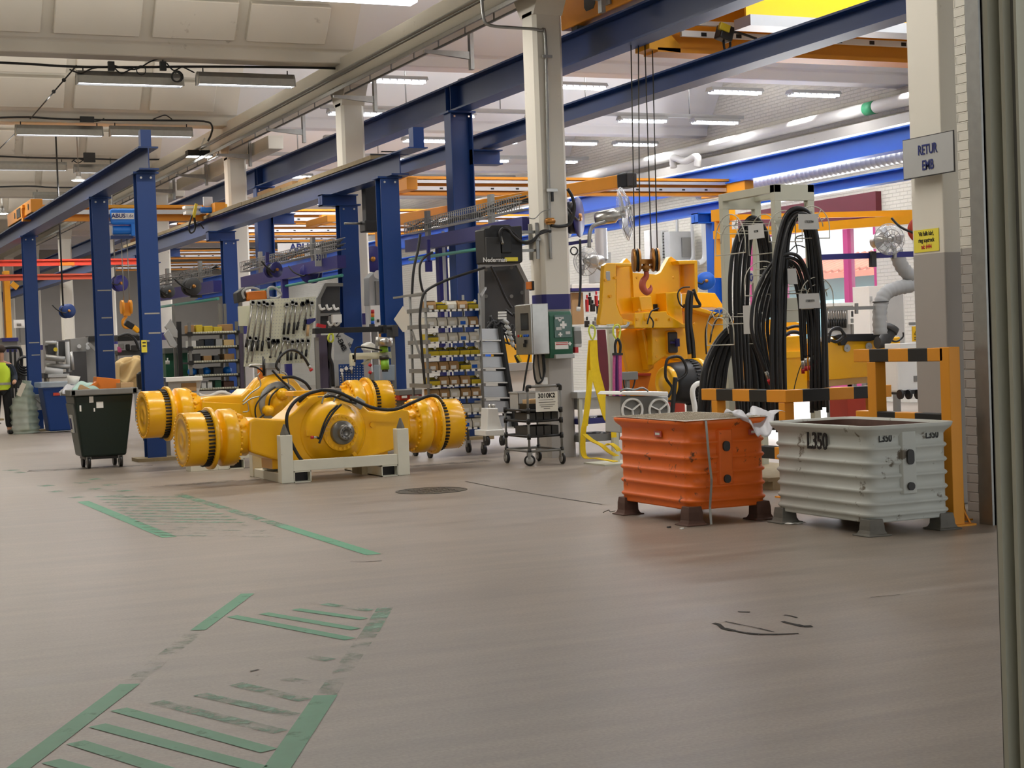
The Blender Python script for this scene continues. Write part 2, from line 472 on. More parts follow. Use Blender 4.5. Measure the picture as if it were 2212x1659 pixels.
crack([(1880, 1291), (1915, 1288), (1945, 1285)], .012)
crack([(540, 1451), (560, 1447)], .02)
crack([(330, 1056), (520, 1046), (700, 1034)], .5)if 0 else None
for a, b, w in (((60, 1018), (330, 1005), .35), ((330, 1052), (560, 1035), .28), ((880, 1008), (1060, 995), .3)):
    structure('floor_dark_strip', quad(MB(), gr(*a), gr(*b), w, .0015), worn_paint('dark_strip', '#6d645a', .52, 3), floor)  # patchy darker strips lying on the floor
c = (gr(861, 1060) + gr(1004, 1060)) / 2
mh = thing('manhole_cover', 'round dark iron manhole cover set flush in the open floor', 'manhole cover', (c.x, c.y, 0))
mesh('rim', MB().lathe([(0, .40), (.006, .40), (.006, .365), (0, .365)], c, Z, 40, False), M['dark_steel'], mh)
cv = MB().cyl((c.x, c.y, 0), (c.x, c.y, .004), .36, n=40)
for i in range(7):
    for j in range(7):
        x, y = (i - 3) * .1, (j - 3) * .1
        if x * x + y * y < .09: cv.box(c.x + x - .03, c.x + x + .03, c.y + y - .03, c.y + y + .03, .004, .007)
mesh('plate', cv, M['dark_steel'], mh)

# ---- roof: a saw-tooth vault over every bay, concrete beams along the column line
P0, PER = 12.22, 8.48
VAL = [P0 + PER * k for k in range(-2, 10)]
def ceil_profile():
    pr = []
    for v in VAL:
        n = v + PER
        pr += [(v - .25, 6.85), (v + .25, 6.85), (v + .28, 7.15), (v + .9, 9.6), (v + 3.4, 9.9), (n - 3.0, 9.55), (n - 2.0, 8.95), (n - 1.25, 8.25), (n - .33, 7.1), (n - .26, 7.06)]
    return pr
pr = ceil_profile()
cl = MB(); k = len(pr)
def shell(x0, x1):
    vs = [(x0, y, z) for y, z in pr] + [(x1, y, z) for y, z in pr] + [(x0, y, z + .25) for y, z in pr] + [(x1, y, z + .25) for y, z in pr]
    fs = [(i, i + 1, i + 1 + k, i + k) for i in range(k - 1)] + [(i + 2 * k, i + 1 + 2 * k, i + 1 + 3 * k, i + 3 * k) for i in range(k - 1)]
    cl.add(vs, fs)
shell(-6, 9.8)
cl.m = 1
shell(9.8, 22.6)
cl.m = 0
sl = Vector((0, .92, -1.15)).normalized(); nn = Vector((0, -1.15, -.92)).normalized()
RS = Matrix((X, sl, nn)).transposed()
for v in VAL[2:]:
    for j in range(7):
        xc = 8.48 - 1.67 * j
        for q, L in ((.52, .74), (1.42, .9)):
            c = Vector((xc, v - .33, 7.1)) - sl * (q if q < 1 else 1.46) + nn * .06
            cl.obox(c, 1.46, L, .18, RS)
structure('ceiling', cl, [M['plaster'], M['plaster_cool']], bev=.015, seg=1)
structure('trim_1', MB().box(9.58, 10.02, 3, 88, 6.45, 6.97), M['white_paint'], bev=.02)

# ---- concrete columns with a violet band
def column(y, label, band=2.05):
    mb = MB()
    def oct_(z0, z1, c=.05, x0=9.58, x1=10.02, y0=y, y1=y + .42):
        pts = [(x0 + c, y0), (x1 - c, y0), (x1, y0 + c), (x1, y1 - c), (x1 - c, y1), (x0 + c, y1), (x0, y1 - c), (x0, y0 + c)]
        mb.prism(pts, (0, 0, z0), X, Y, z1 - z0)
    mb.m = 2; oct_(0, band); mb.m = 1; oct_(band, band + .21); mb.m = 0; oct_(band + .21, 6.15)
    pts = [(y, 6.1), (y - .28, 6.48), (y + .70, 6.48), (y + .42, 6.1)]
    mb.prism(pts, (9.58, 0, 0), Y, Z, .44)
    o = structure('column', mb, [M['white_paint'], M['violet_blue'], M['grey_paint']])
    o['label'] = label
    return o
COLY = [20.5, 28.97, 37.45, 45.93, 54.4, 62.9, 71.4, 79.9]
for y, l in zip(COLY, ('white concrete column with control cabinet and first aid box', 'second white concrete column behind the tool board', 'third white concrete column along the row',
                       'fourth white concrete column along the row', 'fifth white concrete column along the row', 'sixth white concrete column along the row', 'seventh white concrete column along the row', 'last white concrete column before the end wall')):
    column(y, l)

# ---- near pier, brick wall, door jamb and sliding door
pier = MB(); pier.m = 0
for z0, z1, q in ((0, 2.28, 1), (2.28, 8.5, 0)):
    pier.m = q; pier.box(9.58, 10.1, 11.95, 12.4, z0, z1)
structure('wall_pier', pier, [M['white_paint'], M['grey_paint']], bev=.012)
def brick_material():
    m = mat('painted_brick', '#dedacd', .65, var=.05, scale=3); nt = m.node_tree; N, L = nt.nodes, nt.links; bs = N['Principled BSDF']
    tc = N.new('ShaderNodeTexCoord'); sp = N.new('ShaderNodeSeparateXYZ'); L.new(tc.outputs['Object'], sp.inputs[0])
    cb = N.new('ShaderNodeCombineXYZ'); L.new(sp.outputs['Y'], cb.inputs['X']); L.new(sp.outputs['Z'], cb.inputs['Y'])
    bk = N.new('ShaderNodeTexBrick'); bk.inputs['Scale'].default_value = 1; bk.inputs['Brick Width'].default_value = .26; bk.inputs['Row Height'].default_value = .082
    bk.inputs['Mortar Size'].default_value = .009; bk.inputs['Mortar Smooth'].default_value = .5
    L.new(cb.outputs[0], bk.inputs['Vector'])
    b = N.new('ShaderNodeBump'); b.inputs['Strength'].default_value = .9; b.inputs['Distance'].default_value = .03; b.invert = True
    L.new(bk.outputs['Fac'], b.inputs['Height']); L.new(b.outputs['Normal'], bs.inputs['Normal'])
    src = bs.inputs['Base Color'].links[0].from_socket
    gt = N.new('ShaderNodeMath'); gt.operation = 'LESS_THAN'; gt.inputs[1].default_value = 2.28; L.new(sp.outputs['Z'], gt.inputs[0])
    mx = N.new('ShaderNodeMix'); mx.data_type = 'RGBA'; mx.inputs['B'].default_value = lin('#a9a49d')
    L.new(gt.outputs[0], mx.inputs['Factor']); L.new(src, mx.inputs['A'])
    L.new(mx.outputs['Result'], bs.inputs['Base Color'])
    return m
M['brick'] = brick_material()
def brick_far():
    m = brick_material(); m.name = 'painted_brick_pale'
    for n in m.node_tree.nodes:
        if n.type == 'MATH' and n.operation == 'LESS_THAN': n.inputs[1].default_value = -5
    return m
M['brick_pale'] = brick_far()
structure('wall_near', MB().box(9.36, 9.7, 10.55, 11.46, 0, 8.5), M['brick'])
jm = MB().box(8.84, 9.36, 10.50, 10.56, 0, 8).box(8.82, 8.86, 10.50, 10.66, 0, 8)
structure('trim_2', jm, M['galv'])
# profiled steel edge of the big sliding door, close to the camera
dr = thing('door_1', None, None, (3.52, 4.2, 0)); dr['kind'] = 'structure'
def dx(px): return atx(px, 525, 3.52)
py_ = [(2119, 2137, 'mid_grey', .03), (2137, 2147, 'offwhite_frame', 0), (2147, 2172, 'black', .12), (2172, 2180, 'offwhite_frame', 0), (2180, 2203, 'mid_grey', .03), (2203, 2209, 'offwhite_frame', 0), (2209, 2290, 'black', .12)]  # black entries paint the shaded gaps between the steel profiles
for a, b, m, d in py_:
    ya, yb = dx(b).y, dx(a).y
    structure('door_profile', MB().box(3.52 + d, 3.72 + d, ya, yb, 0, 4.2), M[m], dr)

# ---- right wall with the glazed gate, far wall, other walls
XW = 22.4
g0, g1 = 30.3, 35.6
rw = MB()
rw.box(XW, XW + .4, 3, g0, 0, 10).box(XW, XW + .4, g1, 90, 0, 10).box(XW, XW + .4, g0, g1, 4.2, 10)
structure('wall_right', rw, M['brick_pale'])
bm_ = MB().box(22.0, 22.4, 3, 90, 5.72, 6.2)
structure('trim_3', bm_, M['grey_paint'])
win = thing('window_1', None, None, (XW, g0, 0)); win['kind'] = 'structure'
structure('window_lintel', MB().box(22.25, 22.75, g0 - .25, g1 + .2, 4.15, 4.68), M['wine'], win)
fr = MB()
for y in (g0 + .03, 31.48, 34.2, g1 - .05): fr.box(22.42, 22.6, y - .09, y + .09, .1, 4.15)
fr.box(22.42, 22.6, g0, g1, 4.02, 4.15).box(22.42, 22.6, g0, g1, 0, .5)
structure('window_frame', fr, M['magenta_frame'], win)
structure('window_pane', MB().box(22.5, 22.51, g0, g1, .5, 4.02), mat('pane', '#f4fbff', .02, alpha=.12), win)
fw = MB().box(-6, 23, 88, 88.4, 0, 10)
structure('wall_far', fw, M['grey_paint'])
structure('wall_left', MB().box(-6.3, -6, -8, 88, 0, 10), M['white_paint'])  # unseen wall, added to stop sky light leaking in from the left
# outside the gate
structure('ground_outside', MB().box(XW + .4, 60, -8, 100, -.25, -.01), M['mid_grey'])
ob = thing('outbuilding', 'pale teal building with tiled roof seen through the glazed gate', 'building', (34, 46, 0))
mesh('wall', MB().box(34, 37, 30, 70, 0, 3.5), M['outside_wall'], ob)
rfm = MB().prism([(33.4, 3.45), (35.4, 4.15), (35.4, 4.35), (33.4, 3.65)], (0, 70.5, 0), X, Z, 41)
for i in range(100): rfm.cyl((33.4, 29.7 + i * .4, 3.68), (35.4, 29.7 + i * .4, 4.36), .09, n=6)
mesh('roof', rfm, M['roof_tile'], ob)

# ================================================================ light
W = bpy.data.worlds.new('world'); S.world = W; W.use_nodes = True
bg = W.node_tree.nodes['Background']; bg.inputs['Color'].default_value = (.93, .97, 1.0, 1); bg.inputs['Strength'].default_value = 1.15
def area(name, loc, sx, sy, power, col=(1, 1, 1), rot=(0, 0, 0), spread=PI):
    l = bpy.data.lights.new(name, 'AREA'); l.shape = 'RECTANGLE'; l.size, l.size_y = sx, sy; l.energy = power; l.color = col; l.spread = spread
    o = bpy.data.objects.new(name, l); COL.objects.link(o); o.location = loc; o.rotation_euler = rot
    return o
S.view_settings.view_transform = 'Standard'; S.view_settings.look = 'None'; S.view_settings.gamma = 1; S.view_settings.use_curve_mapping = False
S.view_settings.exposure = 0.12
S.cycles.use_denoising = True
S.cycles.max_bounces = 6; S.cycles.diffuse_bounces = 3; S.cycles.glossy_bounces = 3; S.cycles.transmission_bounces = 3; S.cycles.transparent_max_bounces = 12
S.cycles.sample_clamp_indirect = 6; S.cycles.caustics_reflective = False; S.cycles.caustics_refractive = False

# ceiling lamps: twin-tube fixtures on bars or wires, each with its own light
def lamp_proto():
    t = thing('ceiling_lamp', 'x', 'lamp', (0, 0, 0))
    mesh('housing', MB().prism([(-.16, 0), (.16, 0), (.10, .075), (-.10, .075)], (-.64, 0, 0), Y, Z, 1.28), M['light_grey'], t)
    lv = MB()
    for i in range(9): lv.box(-.6 + i * .15 - .008, -.6 + i * .15 + .008, -.13, .13, -.03, 0)
    mesh('louvre_grille', lv, M['alu'], t)
    for s in (-.07, .07):
        mesh('tube', MB().cyl((-.61, s, -.035), (.61, s, -.035), .018, n=8), M['tube_lit'], t)
    return t
LP = lamp_proto()
lamp_spots = []
def lamps_row(y, z, xs, where, grp):
    for i, x in enumerate(xs): lamp_spots.append((x, y, z, where, grp, i, len(xs)))
ORD = ['first', 'second', 'third', 'fourth', 'fifth', 'sixth', 'seventh', 'eighth', 'ninth', 'tenth', 'eleventh', 'twelfth', 'thirteenth', 'fourteenth', 'fifteenth', 'sixteenth', 'seventeenth', 'eighteenth', 'nineteenth', 'twentieth']
lamps_row(30.2, 6.8, (11.1, 13.1, 15.05, 18.8, 20.8), 'in the nearest roof valley of the crane bay', 'tube lamps of the crane bay')
lamps_row(34.7, 6.82, (11.8, 14.0, 16.6, 19.0, 21.0), 'on the nearest suspended bar', 'tube lamps of the crane bay')
lamps_row(38.8, 6.8, (13.0, 15.05, 16.9, 19.2, 21.0), 'in the second roof valley of the crane bay', 'tube lamps of the crane bay')
lamps_row(43.2, 6.85, (14.2, 16.4, 18.6, 20.8), 'on the second suspended bar', 'tube lamps of the crane bay')
lamps_row(47.3, 6.8, (14.0, 16.2, 18.4, 20.6), 'in the third roof valley of the crane bay', 'tube lamps of the crane bay')
lamps_row(55.8, 6.8, (14.5, 17.0, 19.5), 'in the fourth roof valley of the crane bay', 'tube lamps of the crane bay')
lamps_row(64.3, 6.8, (14.5, 17.0, 19.5), 'in the fifth roof valley of the crane bay', 'tube lamps of the crane bay')
for i, (x, y, z, where, grp, k, n) in enumerate(lamp_spots):
    lab = 'lit tube lamp, %s from left, %s' % (ORD[k], where)
    o = LP if i == 0 else dup(LP)
    o['label'] = lab; o['group'] = grp
    o.matrix_basis = Matrix.Translation((x, y, z))
for n, y in (('nearest', 34.7), ('farther', 43.2)):
    t = thing('lamp_bar', 'long grey suspension bar carrying the %s mid-bay row of tube lamps' % n, 'rail', (16, y, 6.93), group='lamp suspension bars')
    mesh('bar', MB().box(11, 21.8, y - .05, y + .05, 6.9, 6.99), M['light_grey'], t)
    rods = MB()
    for x in (13, 15.3, 17.5, 20.3): rods.cyl((x, y, 6.99), (x, y, 9.8), .015, n=6)
    split('hanger_rod', rods, M['galv'], t)
# big trough reflectors on wires over the left bay
def trough(x0, x1, y, z, label):
    t = thing('trough_lamp', label, 'lamp', (x0, y, z), group='trough lamps on wires over the left bay')
    a = [(-.13, -.04), (-.10, .10), (-.04, .19), (.04, .19), (.10, .10), (.13, -.04), (.115, -.04), (.085, .09), (.03, .17), (-.03, .17), (-.085, .09), (-.115, -.04)]
    mesh('reflector', MB().prism(a, (x0, y, z), Y, Z, x1 - x0), M['galv'], t)
    for x in (x0 + .01, x1 - .03): mesh('end_plate', MB().prism([(-.13, -.04), (-.10, .10), (-.04, .19), (.04, .19), (.10, .10), (.13, -.04)], (x, y, z), Y, Z, .015), M['white'], t)
    mesh('tube', MB().cyl((x0 + .05, y - .06, z), (x1 - .05, y - .06, z), .02, n=8), M['tube_lit'], t)
    mesh('tube', MB().cyl((x0 + .05, y + .06, z), (x1 - .05, y + .06, z), .02, n=8), M['tube_lit'], t)
    hk = MB()
    for x in (x0 + .12, x1 - .12): hk.cyl((x, y, z + .17), (x, y, z + .26), .012, n=6)
    split('hook', hk, M['black'], t)
TL = []
for (p0, p1, y, lab) in (((165, 170), (395, 172), 29.3, 'long grey trough lamp with coiled cable, nearest wire, towards the left'), ((425, 172), (635, 172), 29.3, 'long grey trough lamp on the nearest wire beside the cable tray'),
                         ((33, 282), (222, 286), 37.3, 'trough lamp on the second wire, clear of the blue stub post'), ((237, 284), (415, 286), 37.3, 'trough lamp behind the blue stub post'),
                         ((-20, 358), (144, 362), 45.0, 'trough lamp on the third wire at the picture edge'), ((160, 364), (300, 366), 45.0, 'trough lamp on the third wire above the bell lamp'), ((72, 422), (200, 424), 52.6, 'small far trough lamp on the fourth wire')):
    a, b = at(p0[0], p0[1] + 6, y), at(p1[0], p1[1] + 6, y)
    trough(a.x, b.x, y, a.z, lab); TL.append((a.x, b.x, y, a.z))
def wire(pts, y, label, r=.02, extra=()):
    t = thing('wire_run', label, 'cable', at(*pts[0], y), group='sagging black wires under the left roof')
    mesh('wire', MB().tube(spline([at(*p, y) for p in pts], 4), r, 6), M['black'], t)
    for e in extra: mesh('loose_cable', MB().tube(spline([at(*p, y - .05) for p in e], 5), .013, 6), M['black'], t)
    return t
w = wire([(-30, 134), (60, 138), (160, 144), (300, 145), (420, 144), (600, 145), (735, 148)], 29.25, 'black wire with plugs carrying the nearest trough lamps', .022,
     [[(150, 150), (175, 158), (200, 148), (240, 144), (262, 158), (290, 145)], [(240, 140), (290, 150), (325, 133), (348, 127), (352, 135)], [(360, 136), (375, 152), (392, 145), (400, 147), (420, 157)]])
for c in ((240, 143), (352, 143)): mesh('plug', MB().obox(at(*c, 29.2), .11, .08, .16), M['black'], w)
mesh('cable_coil', MB().tube(arc(at(383, 165, 29.0), X, Z, .095, 0, 2 * PI, 20)[:-1], .014, 6, True).tube(arc(at(381, 166, 28.97), X, Z, .085, 0, 2 * PI, 20)[:-1], .014, 6, True).tube(arc(at(305, 152, 29.1), X, Z, .08, 0, 2 * PI, 20)[:-1], .009, 6, True), M['black'], w)
w = wire([(-30, 255), (60, 253), (130, 257), (240, 259), (350, 260), (440, 262), (458, 272), (456, 290), (449, 305)], 37.2, 'black wire with plug carrying the second row of trough lamps', .022, [[(170, 257), (185, 262), (210, 262), (225, 256)], [(330, 258), (345, 252), (358, 249), (372, 258)]])
mesh('plug', MB().obox(at(188, 258, 37.1), .3, .1, .12), M['black'], w)
w = wire([(-30, 336), (60, 340), (200, 343), (280, 345), (420, 343)], 44.9, 'black wire with knotted cable over the third row of lamps', .022, [[(155, 350), (165, 342), (178, 345), (186, 340), (170, 352), (158, 346)]])
mesh('plug', MB().obox(at(193, 340, 44.8), .3, .1, .25), M['black'], w)
wire([(-30, 405), (60, 402), (120, 405), (250, 404)], 52.5, 'black wire over the small far trough lamp', .025)
solo('guy_rope', MB().tube([at(165, 142, 29.25), at(68, 254, 37.2), at(-10, 330, 44.8)], .014, 6).ball(at(138, 173, 31.2), .04).ball(at(116, 198, 33), .04), M['black'], 'thin slanting rope linking the lamp wires with two rings', 'rope')
# bell lamps and the floodlight on the tray
def bell(p, y, r, label):
    c = at(*p, y); t = thing('bell_lamp', label, 'lamp', c, group='bright bell lamps')
    mesh('shade', MB().lathe([(.55 * r, .25 * r), (.2 * r, .45 * r), (-.1 * r, r), (-.12 * r, r), (.18 * r, .4 * r)], c, Z, 20), M['light_grey'], t)
    mesh('bulb', MB().lathe([(-.11 * r, .96 * r), (-.2 * r, .7 * r), (-.24 * r, 0)], c, Z, 20), M['lamp_lit'], t)
    mesh('ballast', MB().cyl(c + Z * .5 * r, c + Z * 1.1 * r, .32 * r, n=12), M['mid_grey'], t)
    mesh('hanger', MB().cyl(c + Z * r, c + Z * 2.6, .012, n=6), M['galv'], t)
    return c
BL = [bell((170, 388), 40, .17, 'bright bell lamp hanging above the long left runway'), bell((72, 414), 55, .22, 'small bell lamp hanging far down the left bay'), bell((5, 460), 60, .2, 'bell lamp at the picture edge below the wires')]
c = atx(430, 332, 9.35)
t = thing('floodlight', 'twin lit floodlight clamped under the cable tray', 'lamp', c)
for dx_ in (-.16, .16):
    mesh('head', MB().obox(c + X * dx_, .28, .3, .14), M['black'], t)
    mesh('lens', MB().obox(c + X * dx_ - Z * .075, .25, .27, .012), M['lamp_lit'], t)
mesh('bracket', MB().bar(c + Z * .07, c + Z * .38 + X * .15, .04, .04).bar(c - X * .1 + Z * .1, c + X * .3 + Z * .25, .03, .03), M['white'], t)
c = at(770, 2, 21.5)
t = thing('trough_lamp', 'lit trough lamp cut off by the top edge above the white column', 'lamp', c, group='trough lamps on wires over the left bay')
mesh('reflector', MB().box(c.x - .85, c.x + .85, c.y - .15, c.y + .15, c.z + .03, c.z + .12), M['galv'], t)
mesh('diffuser', MB().box(c.x - .84, c.x + .84, c.y - .14, c.y + .14, c.z, c.z + .03), M['tube_lit'], t)
mesh('hanger', MB().cyl((c.x - .6, c.y, c.z + .1), (c.x - .6, c.y, 9), .012, n=6), M['galv'], t)
mesh('hanger', MB().cyl((c.x + .6, c.y, c.z + .1), (c.x + .6, c.y, 9), .012, n=6), M['galv'], t)

# the light those fixtures give (and the ones of the bays nearer than the frame shows), plus added roof fill
for y in (13, 21.5, 30.2, 38.8, 47.3, 56, 64.5, 73, 81):
    area('crane_bay_lamps', (16.3, y, 6.7), 10.5, .5, 330 if y < 60 else 260, (.97, .98, 1))
    area('left_bay_lamps', (4.5, y - .4, 6.35), 8.0, .5, 240, (1, .96, .9))
for y in (25.5, 33.8, 42.3, 51, 60):  # added upward fill lights that brighten the roof
    area('crane_bay_roof_fill', (16.3, y, 6.95), 10, .4, 150, (.98, .98, 1), (PI, 0, 0))
    area('left_bay_roof_fill', (4.5, y, 6.7), 8, .4, 130, (1, .97, .92), (PI, 0, 0))
for y in (17.5, 25.8, 34.7, 43.2, 52):
    area('crane_bay_lamps', (16.3, y, 6.75), 10.5, .4, 240, (.97, .98, 1))
for c in BL: area('bell_light', c - Z * .1, .3, .3, 60)
# daylight falling in at the gate and through the roof lights over the duct
area('gate_daylight', (22.2, 33, 2.3), 3.6, 5, 420, (.95, .98, 1), (0, PI / 2, 0))
for y in (38.9, 35.4, 31.8, 27.7):
    area('roof_light', (21.7, y + .5, 7.6), .5, .8, 45, (1, 1, 1), spread=.5)
sun = bpy.data.lights.new('sun', 'SUN'); sun.energy = 9; sun.angle = .02
so = bpy.data.objects.new('sun', sun); COL.objects.link(so); so.rotation_euler = (math.radians(20), math.radians(-40), 0)
# ================================================================ crane steelwork
def post(x, y, top, label, group, w=.29, d=.26, m='navy', web='x', name='steel_post', tape=(), corbel=None, base=True):
    t = thing(name, label, 'post', (x + w / 2, y + d / 2, 0), group=group, kind='thing')
    sh = MB()
    if web == 'x':      # flanges face along the hall, web between them
        sh.box(x, x + w, y, y + .02, 0, top).box(x, x + w, y + d - .02, y + d, 0, top).box(x + w / 2 - .008, x + w / 2 + .008, y + .02, y + d - .02, 0, top)
    else:
        sh.box(x, x + .02, y, y + d, 0, top).box(x + w - .02, x + w, y, y + d, 0, top).box(x + .02, x + w - .02, y + d / 2 - .008, y + d / 2 + .008, 0, top)
    mesh('shaft', sh, M[m], t, bev=.004, seg=1)
    mesh('head_plate', MB().box(x - .05, x + w + .05, y - .03, y + d + .03, top, top + .03), M[m], t)
    if base: mesh('base_plate', MB().box(x - .18, x + w + .12, y - .15, y + d + .1, 0, .05), M['wood'], t)
    for i, z in enumerate(tape):
        mesh('tape_strip', MB().box(x + .04 + .05 * (i % 2), x + w - .02, y - .003, y, z, z + .022), M['tape'], t)
    b = MB()
    for a in (.07, w - .07): b.cyl((x + a, y - .012, top - .06), (x + a, y, top - .06), .018, n=8)
    split('bolt', b, M['steel'], t)
    if corbel:
        x0, x1, z0, z1 = corbel
        c = MB().box(x0, x1, y + .01, y + d - .01, z1 - .02, z1).box(x0, x1, y + .01, y + d - .01, z0, z0 + .02).box(x0, x1, y + d / 2 - .01, y + d / 2 + .01, z0, z1).box(x0, x0 + .015, y + .01, y + d - .01, z0, z1)
        mesh('corbel', c, M[m], t)
    return t
post(5.04, 25.3, 4.40, 'navy blue steel post with yellow note right of the green waste bin', 'posts of the long left runway', tape=(2.25, 1.95))
post(5.04, 29.3, 4.40, 'navy blue steel post with three worn tape strips behind the green waste bin', 'posts of the long left runway', tape=(2.78, 2.3, 2.0, 1.72))
post(5.04, 38.4, 4.40, 'navy blue steel post with white box on it beside the plastic bag', 'posts of the long left runway', tape=(2.0, 1.72))
post(5.04, 47.0, 4.40, 'navy blue steel post cut by the picture edge far down the left runway', 'posts of the long left runway')
t = thing('crane_runway_beam', 'long dark blue runway beam over the left posts with stub post on its end', 'beam', (5.18, 25, 4.6), group='crane runway beams', kind='thing')
mesh('girder', MB().ibeam((5.18, 25.0, 4.605), (5.18, 80, 4.605), .30, .35), M['navy_dark'], t)
mesh('rail', MB().box(5.15, 5.21, 25.3, 80, 4.78, 4.82), M['dark_steel'], t)
mesh('stub_post', MB().box(5.11, 5.27, 25.2, 25.36, 4.78, 5.06), M['navy'], t)
t = thing('crane_runway_beam', 'dark blue runway beam with wooden planks on top beside the white columns', 'beam', (9.2, 25, 4.6), group='crane runway beams', kind='thing')
mesh('girder', MB().ibeam((9.22, 25.0, 4.56), (9.22, 80, 4.56), .30, .35), M['navy_dark'], t)
mesh('stub_post', MB().box(9.2, 9.38, 24.3, 24.5, 4.735, 5.06).box(9.07, 9.4, 24.2, 25.1, 4.715, 4.735), M['navy'], t)
pl = MB()
yy = 25.9
while yy < 46:
    L = random.uniform(1.1, 2.6); pl.box(9.06 - random.uniform(0, .03), 9.34, yy, yy + L - .03, 4.737, 4.80 + random.uniform(0, .03)); yy += L
split('plank', pl, M['wood'], t)
split('bracket_arm', MB().box(8.95, 9.4, 25.1, 25.14, 4.76, 4.78).box(8.9, 9.4, 25.5, 25.54, 4.76, 4.78), M['dark_grey'], t)
bx = MB().obox((9.2, 31.2, 4.84), .26, 1.2, .07).obox((9.2, 32.8, 4.86), .2, .9, .1).obox((9.18, 30.0, 4.83), .2, .5, .05)
solo('plank_stack', bx, M['cardboard'], 'brown boards lying loose on the planked runway beam', 'boards')
post(8.98, 25.3, 4.36, 'navy blue steel post with paper diamond beside the wheeled bin rack', 'posts of the planked runway', w=.32)
post(9.22, 28.2, 4.18, 'blue steel post with wide corbel in front of the second white column', 'posts of the planked runway', w=.34, corbel=(8.9, 9.58, 4.18, 4.385))
post(9.2, 36.7, 4.16, 'blue steel post with corbel in front of the third white column', 'posts of the planked runway', w=.32, corbel=(8.88, 9.52, 4.16, 4.385))
post(9.2, 45.2, 4.16, 'far blue steel post in front of the fourth white column', 'posts of the planked runway', w=.32, corbel=(8.88, 9.52, 4.16, 4.385))
# the big girder and the lower runway of the crane bay
t = thing('crane_girder', 'deep dark blue crane girder passing behind the white columns', 'beam', (10.6, 13, 5.75), group='crane runway beams', kind='thing')
mesh('girder', MB().ibeam((10.62, 5, 5.78), (10.62, 85, 5.78), .32, .46, .02, .03), M['navy_dark'], t)
st = MB()
for y in (13.5, 25.8, 38.2, 50.6):
    for o in (.02, .24): st.box(10.47, 10.61, y + o, y + o + .015, 5.58, 5.98)
split('stiffener', st, M['navy_dark'], t)
for y, top, l in ((25.72, 5.52, 'tall dark blue post under the deep girder, beside the third jib'), (38.15, 5.52, 'second tall dark blue post under the deep girder'), (50.6, 5.52, 'third tall dark blue post under the deep girder')):
    post(10.42, y, top, l.replace(', beside the third jib', ' with a corbel on its right'), 'tall posts of the deep girder', w=.40, d=.3, m='navy', web='y', corbel=(10.8, 11.36, 4.66, 4.91))
t = thing('crane_runway_beam', 'blue lower runway beam of the crane bay, right of the deep girder', 'beam', (11.15, 7, 5.05), group='crane runway beams', kind='thing')
mesh('girder', MB().ibeam((11.15, 5, 5.07), (11.15, 85, 5.07), .30, .27), M['navy'], t)
t = thing('crane_runway_beam', 'bright blue runway beam along the right wall, upper one', 'beam', (18.7, 10, 5.05), group='crane runway beams', kind='thing')
mesh('girder', MB().ibeam((18.7, 8, 5.05), (18.7, 80, 5.05), .3, .41), M['bright_blue'], t)
t = thing('crane_runway_beam', 'bright blue tie beam along the right wall under the spiral duct', 'beam', (18.7, 10, 4.4), group='crane runway beams', kind='thing')
mesh('girder', MB().ibeam((18.7, 8, 4.41), (18.7, 80, 4.41), .26, .22), M['bright_blue'], t)
for y, l in ((30.9, 'bright blue post under the tie beam by the right wall'), (43.5, 'second bright blue post by the right wall'), (18.2, 'bright blue post by the right wall behind the pier')):
    post(18.56, y, 4.28, l, 'posts along the right wall', w=.28, d=.3, m='bright_blue', web='y', corbel=(18.2, 18.6, 4.06, 4.28) if y > 20 else None)
# overhead cranes
def crane(x0, x1, y, z, label, h=.36, body='crane', dots=True, double=False, group='overhead cranes of the crane bay'):
    t = thing('overhead_crane', label, 'crane', ((x0 + x1) / 2, y, z), group=group)
    g = MB().ibeam((x0, y, z + h / 2), (x1, y, z + h / 2), .24, h, .02, .05)
    mesh('bridge_girder', g, M[body], t)
    r = MB().box(x0 + .1, x1 - .1, y - .17, y - .12, z + h * .22, z + h * .44).box(x0 + .1, x1 - .1, y - .19, y - .12, z + h * .62, z + h * .78)
    mesh('festoon_rail', r, M['alu'], t)
    if dots:
        d = MB(); n = int((x1 - x0) / .55)
        for i in range(n):
            xx = x0 + .3 + i * .55
            d.box(xx, xx + .07, y - .175, y - .17, z + h * .28, z + h * .37)
        mesh('rail_clip', d, M['black'], t)
    for i, x in enumerate((x0, x1)):
        mesh('end_carriage', MB().box(x - .11, x + .11, y - .9, y + .9, z + .02, z + h * .7), M['crane'], t, bev=.01)
    return t
c = crane(11.15, 18.7, 30.5, 4.60, 'orange overhead crane spanning the bay behind the fan')
crane(11.15, 18.7, 44.0, 5.1, 'second orange overhead crane down the bay', .42)
crane(11.15, 18.7, 50.0, 5.25, 'third orange overhead crane down the bay', .40)
c = crane(11.15, 18.7, 56.0, 5.45, 'fourth orange overhead crane with white name plate', .30)
a, b = at(598, 536, 55.8), at(655, 536, 55.8)
mesh('name_plate', MB().box(a.x, b.x + .6, 55.65, 55.7, a.z - .18, a.z + .16), M['white'], c)
text('ABUS', M['ink_blue'], c, (a.x + .85, 55.64, a.z), X, Z, .36, bold=.012)
crane(11.15, 18.7, 63.0, 5.3, 'fifth orange overhead crane far down the bay', .35)
crane(11.15, 18.7, 71.0, 5.3, 'sixth orange overhead crane far down the bay', .35)
c = crane(12.4, 18.7, 39.5, 4.72, 'pale crane bridge with maker name plate above the jib', .26)
a = at(925, 470, 39.2)
mesh('name_plate', MB().box(a.x - .75, a.x + 1.0, 39.25, 39.3, a.z - .12, a.z + .12), M['white'], c)
text('ABUS', M['ink_blue'], c, (a.x - .25, 39.24, a.z), X, Z, .27, bold=.01)
text('1t', M['ink_blue'], c, (a.x + .45, 39.24, a.z), X, Z, .16)
